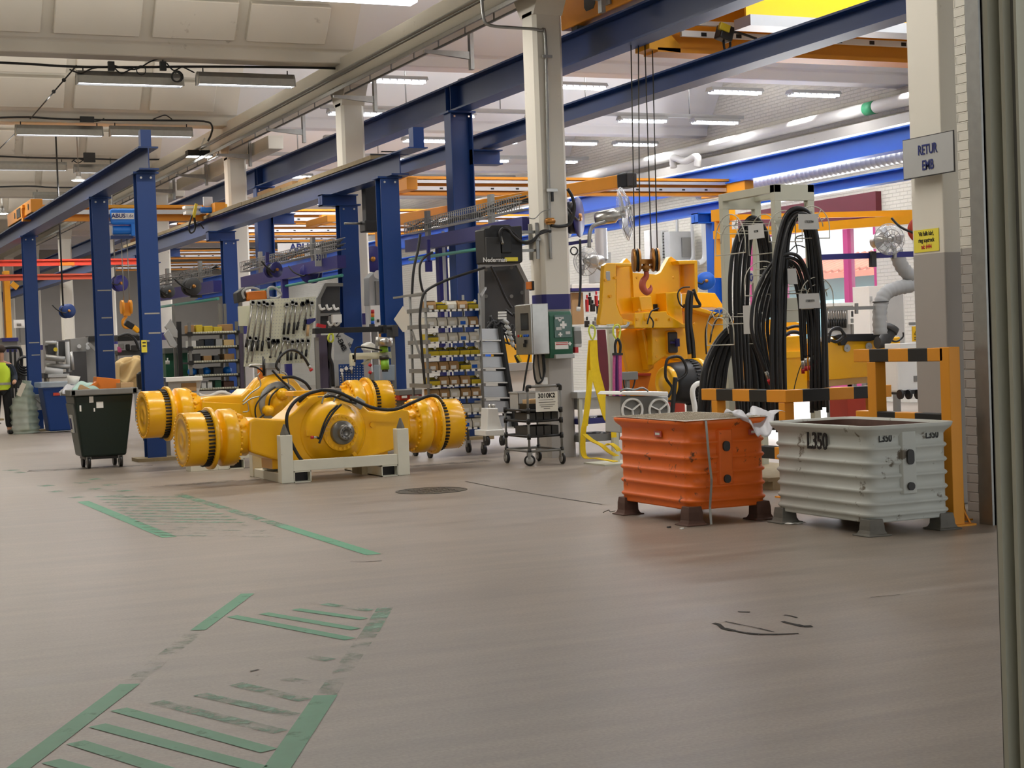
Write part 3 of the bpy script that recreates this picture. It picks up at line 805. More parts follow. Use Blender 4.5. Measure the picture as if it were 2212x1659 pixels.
# the near double-girder crane
t = thing('overhead_crane', 'large yellow double-girder crane under the roof at the top right', 'crane', (14.5, 19.5, 5.5), group='overhead cranes of the crane bay')
mesh('bridge_girder', MB().box(10.95, 20.5, 19.5, 19.9, 5.46, 5.52).box(10.95, 20.5, 19.62, 19.65, 5.5, 6.3).box(10.95, 20.5, 19.5, 19.9, 6.3, 6.36), M['crane'], t)
mesh('bridge_girder', MB().box(11.6, 20.5, 18.3, 18.34, 5.74, 6.5).box(11.6, 20.5, 18.2, 18.6, 6.48, 6.54), M['yellow'], t)
mesh('bottom_flange', MB().box(11.6, 20.5, 18.2, 18.6, 5.6, 5.74), M['alu'], t)
r = MB().box(11.2, 20.5, 19.28, 19.34, 5.80, 5.86).box(11.2, 20.5, 19.28, 19.33, 5.64, 5.72)
mesh('festoon_rail', r, M['white'], t)
d = MB()
for i in range(16): d.box(11.5 + i * .55, 11.58 + i * .55, 19.27, 19.28, 5.65, 5.70)
mesh('rail_clip', d, M['black'], t)
mesh('haunch_plate', MB().prism([(10.82, 5.50), (11.3, 5.46), (11.3, 5.56), (11.0, 5.85), (10.82, 5.85)], (0, 19.9, 0), X, Z, .4), M['yellow_deep'], t)
p = at(1565, 72, 19.0)
k = thing('pendant_junction', 'black junction box with yellow cover hanging from the near crane', 'junction box', p)
mesh('box', MB().obox(p, .2, .18, .2, Matrix.Rotation(.3, 3, 'Y')), M['black'], k, bev=.02)
mesh('cover', MB().obox(p + Vector((-.05, -.08, .06)), .16, .06, .1, Matrix.Rotation(.3, 3, 'Y')), M['bin_yellow'], k, bev=.01)
mesh('cable', MB().tube(spline([p + Vector((-.02, 0, -.1)), p + Vector((0, 0, -.22)), p + Vector((.08, 0, -.18)), p + Vector((.12, 0, .02)), p + Vector((.5, 0, -.05))], 6), .018, 6), M['black'], k)
t = thing('end_carriage', 'orange crane end carriage with round hole on top of the deep girder', 'crane carriage', (10.6, 20.4, 6.0))
mesh('body', MB().box(10.46, 10.8, 17.8, 21.45, 6.08, 6.55), M['crane'], t, bev=.015)
mesh('hand_hole', MB().prism([(20.4, 6.2), (20.62, 6.2), (20.68, 6.26), (20.68, 6.36), (20.62, 6.42), (20.4, 6.42), (20.34, 6.36), (20.34, 6.26)], (10.455, 0, 0), Y, Z, .01), M['black'], t)
split('wheel', MB().cyl((10.5, 21.1, 6.10), (10.74, 21.1, 6.10), .1, n=20).cyl((10.5, 18.2, 6.10), (10.74, 18.2, 6.10), .1, n=20), M['dark_steel'], t)
mesh('cable_channel', MB().box(10.43, 10.455, 19.85, 19.98, 6.15, 6.9), M['galv'], t)
# hook block on four ropes
hk = at(1395, 565, 19.6)
t = thing('hook_block', 'two-sheave crane hook block with red hook hanging before the yellow frame', 'hook', hk)
for s in (-.13, .13):
    ax = Vector((math.cos(.35), -math.sin(.35), 0))
    q = hk + Vector((s, -s * .2, .02))
    mesh('sheave_guard', MB().lathe([(-.05, .06), (-.05, .15), (-.035, .16), (-.02, .16)], q, ax, 24).lathe([(.02, .16), (.035, .16), (.05, .15), (.05, .06)], q, ax, 24).cyl(q - ax * .05, q + ax * .05, .06, n=16), M['copper'], t)
    mesh('sheave', MB().cyl(q - ax * .02, q + ax * .02, .15, n=24), M['black'], t)
mesh('crosshead', MB().bar(hk - X * .13, hk + X * .13, .07, .06).cyl(hk - Z * .02, hk - Z * .13, .045, n=14).cyl(hk - Z * .06, hk - Z * .1, .085, n=16), M['copper'], t)
hp = [hk + Vector((0, 0, -.13)), hk + Vector((0, 0, -.2)), hk + Vector((-.055, 0, -.27)), hk + Vector((-.06, 0, -.35)), hk + Vector((0, 0, -.415)), hk + Vector((.06, 0, -.37)), hk + Vector((.065, 0, -.31))]
hs = spline(hp, 6)
mesh('hook', MB().tube(hs, [.03 + .018 * math.sin(PI * i / (len(hs) - 1)) - (.028 * max(0, i / (len(hs) - 1) - .75) / .25) for i in range(len(hs))], 10), mat('hook_red', '#b5523a', .5), t)
for a, b in ((1365, 1371), (1381, 1382), (1395, 1407), (1411, 1420)):
    mesh('rope', MB().cyl(at(a - 2, 95, 19.6), at(b, 545, 19.6), .009, n=6), M['dark_steel'], t)
# left-bay crane with blue hoist
t = thing('overhead_crane', 'orange crane bridging the two left runways with silver rail', 'crane', (7.2, 38, 4.8))
mesh('bridge_girder', MB().ibeam((5.0, 38.0, 4.9), (9.3, 38.0, 4.9), .24, .36, .02, .07), M['crane'], t)
mesh('festoon_rail', MB().box(5.6, 9.3, 37.78, 37.84, 4.86, 4.96), M['alu'], t)
mesh('end_carriage', MB().box(5.05, 5.3, 36.9, 41.0, 4.83, 5.12), M['crane'], t, bev=.01)
mesh('end_carriage', MB().box(9.1, 9.35, 36.9, 39.2, 4.83, 5.05), M['crane'], t, bev=.01)
bz = MB()
for y in (37.3, 38.3, 39.6): bz.cyl((5.04, y, 4.98), (5.05, y, 4.98), .07, n=16)
bz.box(5.035, 5.05, 38.6, 39.2, 4.88, 5.08)
mesh('buffer', bz, M['dark_grey'], t)
h = thing('chain_hoist', 'bright blue electric hoist with white name strip under the left crane', 'hoist', (7.2, 38, 4.6))
mesh('drum_case', MB().box(6.9, 7.52, 37.7, 38.1, 4.62, 4.98), M['hoist_blue'], h, bev=.05)
mesh('motor', MB().cyl((6.95, 37.85, 4.5), (7.45, 37.85, 4.5), .1, n=18).box(7.35, 7.56, 37.72, 38.0, 4.36, 4.9), M['hoist_blue'], h, bev=.02)
mesh('hook_guide', MB().box(6.9, 7.4, 37.8, 38.0, 4.3, 4.38), M['navy_dark'], h)
mesh('name_strip', MB().box(6.92, 7.42, 37.685, 37.7, 4.74, 4.88), M['white'], h)
text('ABUS', M['ink_blue'], h, (7.07, 37.68, 4.81), X, Z, .13, bold=.004)
text('1,6t', M['ink_blue'], h, (7.32, 37.68, 4.81), X, Z, .11)
mesh('rope', MB().cyl((7.15, 37.9, 4.3), (7.15, 37.9, 2.9), .012, n=6).cyl((7.28, 37.9, 4.3), (7.28, 37.9, 2.9), .012, n=6), M['galv'], h)
q = Vector((7.2, 37.9, 2.75))
mesh('hook_block', MB().cyl(q + X * -.12, q + X * -.06, .16, n=20).cyl(q + X * .06, q + X * .12, .16, n=20).box(q.x - .08, q.x + .08, q.y - .06, q.y + .06, q.z - .2, q.z + .1), M['crane'], h)
mesh('hook', MB().tube(spline([q - Z * .2, q + Vector((-.09, 0, -.32)), q + Vector((-.06, 0, -.45)), q + Vector((.06, 0, -.46)), q + Vector((.1, 0, -.36))], 5), .035, 8), M['crane'], h)
k = thing('crane_trolley', 'trolley with blue motor, yellow drive and hanging cables at the planked runway', 'crane trolley', at(455, 452, 37.4))
def B(mb, px0, py0, px1, py1, y, d=.3):
    a, b = at(px0, py0, y), at(px1, py1, y)
    return mb.box(min(a.x, b.x), max(a.x, b.x), y, y + d, min(a.z, b.z), max(a.z, b.z))
mesh('motor', B(MB(), 434, 447, 470, 459, 37.2, .25), M['hoist_blue'], k, bev=.03)
mesh('drive_box', B(MB(), 470, 440, 492, 462, 37.2, .35), M['yellow'], k, bev=.02)
mesh('control_plate', B(MB(), 439, 425, 460, 446, 37.25, .05), M['alu'], k, bev=.01)
mesh('frame', B(B(MB(), 400, 444, 436, 450, 37.3), 402, 456, 436, 462, 37.3), M['white'], k)
mesh('yellow_arm', MB().bar(at(424, 440, 37.1), at(418, 470, 37.1), .06, .06), M['bin_yellow'], k)
mesh('cable', MB().tube(spline([at(415, 465, 37.1), at(408, 490, 37.1), at(412, 503, 37.1), at(421, 495, 37.1), at(419, 470, 37.1)], 5), .02, 6).tube(spline([at(420, 465, 37.1), at(424, 488, 37.1), at(430, 482, 37.1), at(440, 494, 37.1)], 5), .015, 6), M['black'], k)
# jib crane and the mast of the black manipulator
z = 4.3
a, b = gr(1343, 392, z), gr(822, 482, z)
t = thing('jib_crane', 'long orange jib arm with black end cap behind the white column', 'jib crane', (b.x, b.y, 0))
mesh('arm', MB().bar(a, b, .18, .22), M['crane'], t, bev=.01)
mesh('end_cap', MB().bar(a, a + (a - b).normalized() * .3, .22, .26), M['black'], t, bev=.03)
mesh('mast', MB().bar((b.x, b.y, 0), (b.x, b.y, z + .35), .2, .2, Y), M['crane'], t)
q = at(826, 450, 29.6)
s = thing('crane_strut', 'short orange hanging strut with white tag above the tool bench', 'crane strut', q)
a, b = at(826, 408, 29.6), at(826, 480, 29.6)
mesh('strut', MB().bar(a, b, .17, .14, Y).obox(b + Vector((.05, 0, -.03)), .4, .3, .12), M['crane'], s, bev=.01)
mesh('tag', MB().obox((a + b) / 2 + Vector((0, -.08, .05)), .05, .01, .2), M['white'], s)
mesh('top_plate', MB().obox(a + Z * .05, .5, .4, .06), M['dark_grey'], s)
a, b = at(797, 402, 27.3), at(797, 490, 27.3)
t = thing('manipulator_column', 'black square lifting column hanging beside the second white column', 'lifting column', a)
mesh('column', MB().box(a.x - .11, a.x + .11, a.y - .1, a.y + .1, b.z, a.z), M['black'], t, bev=.01)
mesh('clamp_box', MB().obox(b + Vector((-.02, -.05, 0)), .24, .3, .2), M['black'], t, bev=.02)
mesh('side_pipe', MB().cyl(b + Vector((-.45, 0, .06)), b + Vector((-.1, 0, .06)), .02, n=8), M['galv'], t)
# ducts along the right wall
t = thing('roof_duct', 'long white duct under the roof along the right wall with green band', 'duct', (22, 25, 6.46))
mesh('duct', MB().cyl((22.0, 8, 6.47), (22.0, 85, 6.47), .14, n=20), M['pipe_white'], t)
mesh('green_band', MB().cyl((22.0, 29.6, 6.47), (22.0, 29.95, 6.47), .146, n=20), mat('duct_green', '#2f8a5c', .6), t)
t = thing('spiral_duct', 'silver spiral duct between the two bright blue beams', 'duct', (19.6, 20, 4.98))
sp = MB(); prof = []
yy = 10.0
while yy < 33.2: prof += [(yy, .15), (yy + .06, .15), (yy + .075, .158), (yy + .09, .15)]; yy += .16
sp.lathe(prof, (19.7, 0, 4.92), Y, 20); sp.cyl((19.7, 10, 4.92), (19.7, 10.01, 4.92), .15); sp.cyl((19.7, 33.2, 4.92), (19.7, 33.3, 4.92), .16, n=20)
mesh('duct', sp, M['duct'], t)
t = thing('wall_pipes', 'bundle of pipes and cable tray on the right wall above the bright beam', 'pipes', (21.8, 20, 5.9))
mesh('tray', MB().box(21.55, 21.95, 8, 85, 5.62, 5.67).box(21.55, 21.57, 8, 85, 5.62, 5.72), M['galv'], t)
mesh('pipe', MB().cyl((21.5, 8, 5.83), (21.5, 85, 5.83), .05, n=10), M['white'], t)
mesh('pipe', MB().cyl((21.75, 8, 5.76), (21.75, 85, 5.76), .035, n=8), M['galv'], t)
p = atx(1480, 348, 21.4)
mesh('valve', MB().tube(spline([p + Vector((0, .6, -.1)), p + Vector((0, .6, .15)), p, p + Vector((0, -.6, .05)), p + Vector((0, -.6, -.2))], 5), .09, 10), M['pipe_white'], t)
# cable tray along the column line
t = thing('cable_tray', 'galvanised ladder cable tray running under the concrete beam', 'cable tray', (9.45, 20, 6.4))
L0, L1 = 12, 70
rl = MB()
for x, z in ((9.28, 6.24), (9.62, 6.40)):
    rl.box(x - .012, x + .012, L0, L1, z, z + .06)
mesh('side_rail', rl, M['galv'], t)
rg = MB(); y = L0
while y < 60:
    rg.bar((9.28, y, 6.26), (9.62, y, 6.42), .05, .02, Z); y += .28
props(mesh('rung', rg, M['galv'], t), kind='stuff')
cb = MB()
for i in range(7):
    x = 9.32 + i * .042; z = 6.285 + i * .02
    pts = [Vector((x + random.uniform(-.02, .02), L0 + j * 1.5, z + random.uniform(0, .02))) for j in range(38)]
    cb.tube(pts, random.choice((.012, .018, .014)), 6)
mesh('cable', cb, M['dark_grey'], t)
mesh('conduit', MB().cyl((9.3, L0, 6.55), (9.3, L1, 6.55), .03, n=8).cyl((9.42, L0, 6.56), (9.42, L1, 6.56), .02, n=8), M['galv'], t)
mesh('lower_rail', MB().box(9.60, 9.63, L0, L1, 6.27, 6.30), M['galv'], t)
dp = MB(); y = L0
while y < 60: dp.box(9.607, 9.623, y, y + .03, 6.30, 6.42); y += 1.1
mesh('dropper', dp, M['galv'], t)
for i, y in enumerate((19.4, 23.9, 28.5, 33.0, 37.3, 41.6, 45.4)):
    b = thing('tray_bracket', 'cantilever bracket under the cable tray, %s from the near end' % ORD[i], 'bracket', (10.06, y, 5.92), group='brackets of the cable tray')
    mesh('channel', MB().box(10.04, 10.10, y - .05, y + .05, 5.92, 6.98), M['galv'], b)
    mesh('arm', MB().prism([(9.28, 6.20), (10.04, 6.20), (10.04, 6.08), (9.28, 6.16)], (0, y + .03, 0), X, Z, .06), M['galv'], b)
# conduit running down the nearest column, with its valves and hoses
t = thing('air_pipe', 'galvanised air pipe with valves running down the nearest white column', 'pipe', (9.8, 20.45, 3))
P = [at(*p, 20.46) for p in ((1040, -20), (1045, 40), (1060, 55), (1110, 60), (1165, 65), (1178, 85), (1183, 300), (1188, 520), (1190, 560))]
mesh('pipe', MB().tube(spline(P, 5), .022, 8), M['galv'], t)
split('clip', MB().obox(at(1182, 122, 20.44), .14, .04, .04).obox(at(1192, 411, 20.44), .16, .04, .04), M['steel'], t)
mesh('valve', MB().obox(at(1188, 478, 20.42), .1, .06, .09).cyl(at(1178, 478, 20.4), at(1198, 478, 20.4), .03, n=10), M['copper'], t)
mesh('gauge_handle', MB().obox(at(1193, 425, 20.42), .03, .03, .13), M['black'], t)
mesh('hose', MB().tube(spline([at(*p, 20.4) for p in ((1190, 487), (1210, 489), (1232, 482), (1241, 450), (1236, 425), (1226, 408))], 6), .024, 8), M['rubber'], t)
mesh('air_line', MB().tube(spline([at(*p, 20.4) for p in ((1190, 500), (1170, 500), (1150, 522), (1130, 524), (1110, 503), (1093, 492), (1083, 505), (1088, 520))], 6), .02, 8), M['rubber'], t)
mesh('copper_line', MB().tube(spline([at(*p, 20.42) for p in ((1140, 470), (1155, 472), (1170, 458), (1188, 452))], 5), .007, 6), M['galv'], t)
# ================================================================ steel bins, barriers, hose rack
def rrect(x0, x1, y0, y1, r, n=5):
    out = []
    for cx, cy, a in ((x1 - r, y1 - r, 0), (x0 + r, y1 - r, PI / 2), (x0 + r, y0 + r, PI), (x1 - r, y0 + r, 1.5 * PI)):
        for i in range(n + 1): out.append((cx + r * math.cos(a + PI / 2 * i / n), cy + r * math.sin(a + PI / 2 * i / n)))
    return out
def loft(mb, loops, cap0=False, cap1=False, smooth=True):
    k = len(loops[0]); vs = [p for l in loops for p in l]
    fs = [(i * k + j, i * k + (j + 1) % k, (i + 1) * k + (j + 1) % k, (i + 1) * k + j) for i in range(len(loops) - 1) for j in range(k)]
    mb.add(vs, fs, smooth)
    if cap0: mb.add(loops[0], [tuple(range(k))[::-1]])
    if cap1: mb.add(loops[-1], [tuple(range(k))])
    return mb
def steel_bin(name, label, x0, x1, y0, y1, z0, z1, ribs, m, feet_m, holes, chan_x, chan_z):
    t = thing(name, label, 'bin', ((x0 + x1) / 2, (y0 + y1) / 2, 0))
    lv = [(z0, .0), (z0 + .012, .0)]
    for z in sorted(ribs):
        lv += [(z - .022, 0), (z - .012, .013), (z, .019), (z + .012, .013), (z + .022, 0)]
    zr = z1 - .075
    lv += [(zr - .02, 0), (zr, .012), (zr + .03, .045), (zr + .045, .055)]
    L = [[Vector((x, y, z)) for x, y in rrect(x0 - o, x1 + o, y0 - o, y1 + o, .10 + o * .5, 6)] for z, o in lv]
    inn = [(z1 - .03, .0), (z0 + .05, -.012)]
    mb = MB()
    loft(mb, L, cap0=True)
    body = mesh('body', mb, m, t)
    rim = MB()
    lp = [(zr + .045, .055), (z1 - .006, .062), (z1, .055), (z1, .03), (z1 - .02, .015)]
    ln = MB(); loft(ln, [[Vector((x, y, z)) for x, y in rrect(x0 - o, x1 + o, y0 - o, y1 + o, .10 + o * .5, 6)] for z, o in ((z1 - .02, .015), (z1 - .1, -.004), (z0 + .06, -.014))])
    mesh('inner_rust_shade', ln, M['rust'], t)  # dark rust inner wall; its colour also carries the shade inside the bin
    loft(rim, [[Vector((x, y, z)) for x, y in rrect(x0 - o, x1 + o, y0 - o, y1 + o, .10 + o * .5, 6)] for z, o in lp])
    mesh('rim', rim, m, t)
    bt = MB(); loft(bt, [[Vector((x, y, z0 + .06)) for x, y in rrect(x0 + .02, x1 - .02, y0 + .02, y1 - .02, .09, 6)]], cap1=True)
    mesh('bin_floor', bt, M['rust'], t)
    for fx in (x0 + .04, x1 - .05):
        for fy in (y0 + .05, y1 - .07):
            f = MB()
            sq = lambda a, b, z: [Vector((fx + i * a, fy + j * b, z)) for i, j in ((-1, -1), (1, -1), (1, 1), (-1, 1))]
            loft(f, [sq(.062, .062, z0 + .03), sq(.07, .07, z0 - .02), sq(.072, .072, .045), sq(.085, .085, .016), sq(.11, .11, .010), sq(.11, .11, .0)], cap0=True, cap1=True, smooth=False)
            mesh('foot', f, feet_m, t, bev=.008)
    ch = MB()
    w = .062
    prof = [(-w - .02, 0), (-w, -.028), (w, -.028), (w + .02, 0)]
    ch.prism(prof, (chan_x, y0, chan_z[0]), X, Y, chan_z[1] - chan_z[0])
    c = mesh('lifting_channel', ch, m, t, bev=.006)
    for hz, hh in holes:
        h = MB(); r = .032
        pts = arc((0, 0, 0), X, Y, r, 0, PI, 8); pts = [(p.x, p.y + hh) for p in pts] + [(p.x, -p.y - hh) for p in arc((0, 0, 0), X, Y, -r, PI, 0, 8)][::-1]
        pts = [(r * math.cos(a), r * math.sin(a) + hh) for a in [PI * i / 8 for i in range(9)]] + [(r * math.cos(a), r * math.sin(a) - hh) for a in [PI + PI * i / 8 for i in range(9)]]
        h.prism(pts, (chan_x, y0 - .0295, hz), X, Z, .02)
        mesh('hole', h, M['dark_grey'], c)
    return t
ob = steel_bin('steel_bin', 'rusty orange ribbed steel bin with checker plate laid over it', 6.97, 7.74, 12.12, 13.40, .13, .89, (.201, .322, .443, .568, .698), M['orange'], M['rust'], ((.66, .012), (.38, .004)), 7.32, (.33, .80))
for x, y, w in ((7.0, 12.119, .0),): pass
st = MB().box(7.66, 7.74, 12.105, 12.11, .70, .735)
split('sticker', MB().obox((6.955, 12.62, .765), .006, .13, .05).obox((7.62, 12.105, .765), .12, .006, .045), mat('sticker_red', '#c9564a', .5), ob)
split('sticker_text', MB().obox((6.951, 12.62, .765), .004, .075, .02).obox((7.62, 12.101, .765), .07, .004, .02), M['paper'], ob)
wb = steel_bin('steel_bin', 'worn pale grey ribbed steel bin with black stencilled numbers', 7.67, 8.44, 10.54, 11.88, .10, .86, (.156, .243, .344, .456, .561, .676), M['bin_grey'], M['rust_grey'], ((.60, .028), (.37, .0)), 8.03, (.31, .80))
text('L350', M['ink'], wb, (7.652, 11.215, .712), -Y, Z, .19, sx=.78, bold=.003, ext=.004)
text('L350', M['ink'], wb, (7.82, 10.533, .755), X, Z, .085, sx=.75, bold=.002)
text('L350', M['ink'], wb, (8.27, 10.533, .76), X, Z, .085, sx=.75, bold=.002)
# what lies on the orange bin
pb = MB()
pb.add([gr(1322, 900, .897), gr(1470, 905, .893), gr(1545, 903, .893), gr(1665, 893, .897), gr(1555, 884, .900), gr(1430, 888, .900)], [(0, 1, 2, 3, 4, 5)])
a0, b0 = 6.93, 7.78
pb = MB().add([(6.90, 12.03, .892), (7.72, 12.05, .895), (7.80, 13.0, .90), (7.74, 13.44, .902), (6.92, 13.42, .90)], [(0, 1, 2, 3, 4)])
for i in range(26):
    for j in range(15):
        x, y = 6.94 + j * .054, 12.07 + i * .051
        if y < 13.38: pb.obox((x, y, .901 + .002), .034, .010, .004, Matrix.Rotation(.8 if (i + j) % 2 else -.8, 3, 'Z'))
solo('checker_plate', pb, M['plate'], 'beige anti-slip checker plate lying on the orange bin', 'plate')
def bagfn(u, v):
    c = Vector((7.45 + u * .36, 12.02 + .30 * (1 - v) - .04 * v, .925 + .035 * math.sin(u * 9) * (1 - v) - (.0 if v < .35 else (v - .35) * .30 * math.sin(PI * min(1, u * 1.2)) ** .7)))
    return c + Vector((.012 * math.sin(13 * u + 7 * v), .02 * math.sin(17 * u) - .035 * (v > .5), .018 * math.sin(23 * u + 5 * v)))
solo('plastic_bag', MB().grid(bagfn, 24, 16), M['plastic_white'], 'crumpled thin white plastic bag draped over the front of the orange bin', 'plastic bag', solid=.002)
solo('steel_strap', MB().strip([(7.10, 12.08, .893), (7.105, 12.045, .885), (7.125, 12.05, .6), (7.15, 12.06, .39), (7.135, 12.04, .34), (7.12, 12.05, .15), (7.115, 12.03, .01)], X, .022, .001), M['steel'], 'loose grey steel strap hanging down the front of the orange bin', 'strap')
lit = thing('litter_paper', 'white scrap of paper on the floor under the pale grey bin', 'paper', (7.65, 11.35, 0))
q = gr(1715, 1131)
mesh('sheet', MB().grid(lambda u, v: Vector((q.x + u * .16 - .08, q.y + v * .12 - .06, .006 + .004 * math.sin(8 * u))), 4, 3), M['paper'], lit, solid=.002)
for i, (px, py, l) in enumerate(((1315, 1109, 'twisted wire scrap on the floor left of the orange bin'), (1445, 1140, 'tiny dark stone on the floor before the orange bin'), (1473, 1143, 'tiny pale paper scrap on the floor before the orange bin'))):
    q = gr(px, py)
    if i == 0: solo('wire_scrap', MB().tube(spline([q + Vector((-.05, .02, .01)), q + Vector((0, 0, .03)), q + Vector((.03, .03, .01)), q + Vector((.06, -.02, .02))], 4), .004, 6), M['dark_steel'], l, 'scrap')
    else: solo('floor_scrap', MB().obox(q + Z * .006, .035, .025, .012, Matrix.Rotation(.5, 3, 'Z')), M['dark_grey'] if i == 1 else M['paper'], l, 'scrap', bev=.003)

# ---- yellow and black barriers
def rail(mb, p0, p1, cuts, w=.115, h=.12, first=0):
    p0, p1 = Vector(p0), Vector(p1)
    cs = [0] + cuts + [1]
    for i in range(len(cs) - 1):
        mb.m = (i + first) % 2
        mb.bar(p0.lerp(p1, cs[i]), p0.lerp(p1, cs[i + 1]), w, h)
    mb.m = 0
YB = [mat('barrier_orange', '#e99a20', .45, var=.06, wear=('#b06f18', .25, 8)), mat('barrier_black', '#171716', .5, var=.2)]
t = thing('safety_barrier', 'low L-shaped yellow and black steel barrier around the hose rack', 'barrier', (8.92, 13.56, 0))
mb = MB(); rail(mb, (8.92, 15.1, .99), (8.92, 13.5, .99), [.19, .39, .59, .79]); rail(mb, (8.92, 13.56, .99), (10.12, 13.56, .99), [.12, .38, .62, .78])
split('top_rail', MB(), YB, t) ; mesh('top_rail', mb, YB, t, bev=.006)
mb = MB(); rail(mb, (8.92, 15.1, .43), (8.92, 13.5, .43), [.22, .45, .66, .86]); rail(mb, (8.92, 13.56, .43), (10.12, 13.56, .43), [.2, .42, .64, .82])
mesh('lower_rail', mb, YB, t, bev=.006)
for x, y in ((8.92, 14.85), (8.92, 13.58), (9.95, 13.58)):
    mesh('post', MB().box(x - .055, x + .055, y - .055, y + .055, 0, .93), YB[0], t, bev=.006)
    mesh('foot_plate', MB().box(x - .1, x + .1, y - .1, y + .1, 0, .012), YB[0], t)
t = thing('safety_barrier', 'tall yellow and black steel barrier between the grey bin and the pier', 'barrier', (8.6, 10.72, 0))
mb = MB(); rail(mb, (8.6, 11.93, 1.385), (8.6, 10.72, 1.385), [.19, .41, .63, .84], .11, .11)
mesh('top_rail', mb, YB, t, bev=.006)
mb = MB(); rail(mb, (8.6, 11.93, .86), (8.6, 10.72, .86), [.24, .46, .68], .10, .09)
mesh('lower_rail', mb, YB, t, bev=.006)
mesh('post', MB().box(8.545, 8.655, 10.64, 10.76, 0, 1.445), YB[0], t, bev=.006)
mesh('post', MB().box(8.545, 8.655, 11.62, 11.74, 0, 1.33), YB[0], t, bev=.006)
fp = MB().box(8.50, 8.74, 10.60, 10.80, 0, .015)
split('foot_plate', fp, YB[0], t)
split('foot_plate', MB().box(8.66, 8.95, 10.9, 11.05, 0, .012), YB[0], t)
split('brace', MB().bar((8.66, 10.72, .20), (8.74, 10.68, .01), .05, .012).bar((8.76, 10.95, .22), (8.80, 10.98, .01), .012, .1).bar((8.86, 10.95, .22), (8.92, 10.98, .01), .012, .1), YB[0], t)

# ---- hose rack
FR = M['offwhite_frame']
yA, xA = 14.8, 9.64
c0 = at(1678, 398, yA); zt = c0.z
xL, xR, yN, yF = c0.x - .035, at(1744, 400, yA).x, yA, 15.85
t = thing('hose_rack', 'tall cream steel rack with wire hoops holding black hydraulic hoses', 'rack', (xL + .2, 15.3, 0))
for n_, (x, y) in (('upright', (xL, yN)), ('upright', (xR - .0, yN)), ('upright', (xL, yF)), ('upright', (xR, yF))):
    mesh('upright', MB().box(x + .002, x + .083, y + .002, y + .083, 0, zt - .004), FR, t, bev=.004)
fr = MB()
mesh('top_rail', MB().box(xL, xR + .085, yN, yN + .085, zt - .17, zt), FR, t, bev=.004)
mesh('top_rail', MB().box(xL, xR + .085, yF, yF + .085, zt - .17, zt), FR, t, bev=.004)
for x in (xL, xR): mesh('top_rail', MB().box(x, x + .085, yN, yF, zt - .085, zt), FR, t, bev=.004)
mesh('cross_rail', MB().box(xL, xR + .085, yN + .02, yN + .06, 1.72, 1.98), FR, t, bev=.004)
mesh('cross_rail', MB().box(xL, xR, yN + .02, yN + .06, .95, 1.0), M['galv'], t)
def hoop(c, ex, depth, r, label=None):   # half wheel of wire: inner and outer hoops joined by spokes
    c, ex, d = Vector(c), Vector(ex), Vector(depth)
    mb = MB()
    for o, rr in ((Vector(), r), (d, r)):
        a = arc(c + o, ex, Z, rr, 0, PI, 16)
        mb.tube([a[0] - Z * .12] + a + [a[-1] - Z * .12], .006, 6, True)
    for k in (.5, 1.0, 1.57, 2.14, 2.64):
        u = ex * math.cos(k) + Z * math.sin(k)
        mb.tube([c + d + u * r, c + d + u * (r - .09)], .005, 5)
        mb.tube([c + u * r * .75, c + d + u * r * .75], .005, 5)
    a = arc(c + d, ex, Z, r * .62, 0, PI, 12); mb.tube(a, .005, 6)
    return mesh('wire_hoop', mb, mat('hoop_wire', '#c9c6b8', .5, metal=.2), t)
def pt(px, py, y=14.4): return at(px, py, y)
# nearest tier (hoops point to the front) and the side tier (hoops point along the side)
cB = pt(1737, 492); hoop(cB + Y * .35, X, (0, -.5, 0), .21)
cB2 = pt(1747, 642); hoop(cB2 + Y * .35, X, (0, -.5, 0), .20)
cC = pt(1690, 610); hoop(cC + Y * .35, X, (0, -.4, 0), .24)
cA = at(1612, 520, 14.9); cA = atx(1612, 520, 9.4)
hoop((9.62, cA.y, cA.z - .02), Y, (-.42, 0, 0), .30)
cA3 = atx(1590, 720, 9.4); hoop((9.62, cA3.y, cA3.z), Y, (-.42, 0, 0), .28)
cA4 = atx(1660, 640, 9.3)
def plate(p, ex, w, h, body, ez=Z):
    p, ex = Vector(p), Vector(ex); n = ex.cross(ez)
    o = mesh('number_plate', MB().prism([(-w / 2, -h / 2), (w / 2, -h / 2), (w / 2 - .02, h / 2), (-w / 2, h / 2)], p, ex, ez, .004), M['paper_grey'], t)
    if body: text(body, M['ink'], t, p + n * .006, ex, ez, .034, sx=.8)
plate(at(1747, 479, 13.95), X, .25, .155, '17325784')
plate(at(1749, 650, 13.95), X, .26, .15, '17385974')
plate(atx(1634, 500, 9.15), -Y, .30, .15, '937398')
plate(at(1712, 597, 14.2) , X, .12, .16, '')
plate(atx(1625, 690, 9.3), -Y, .34, .3, '')
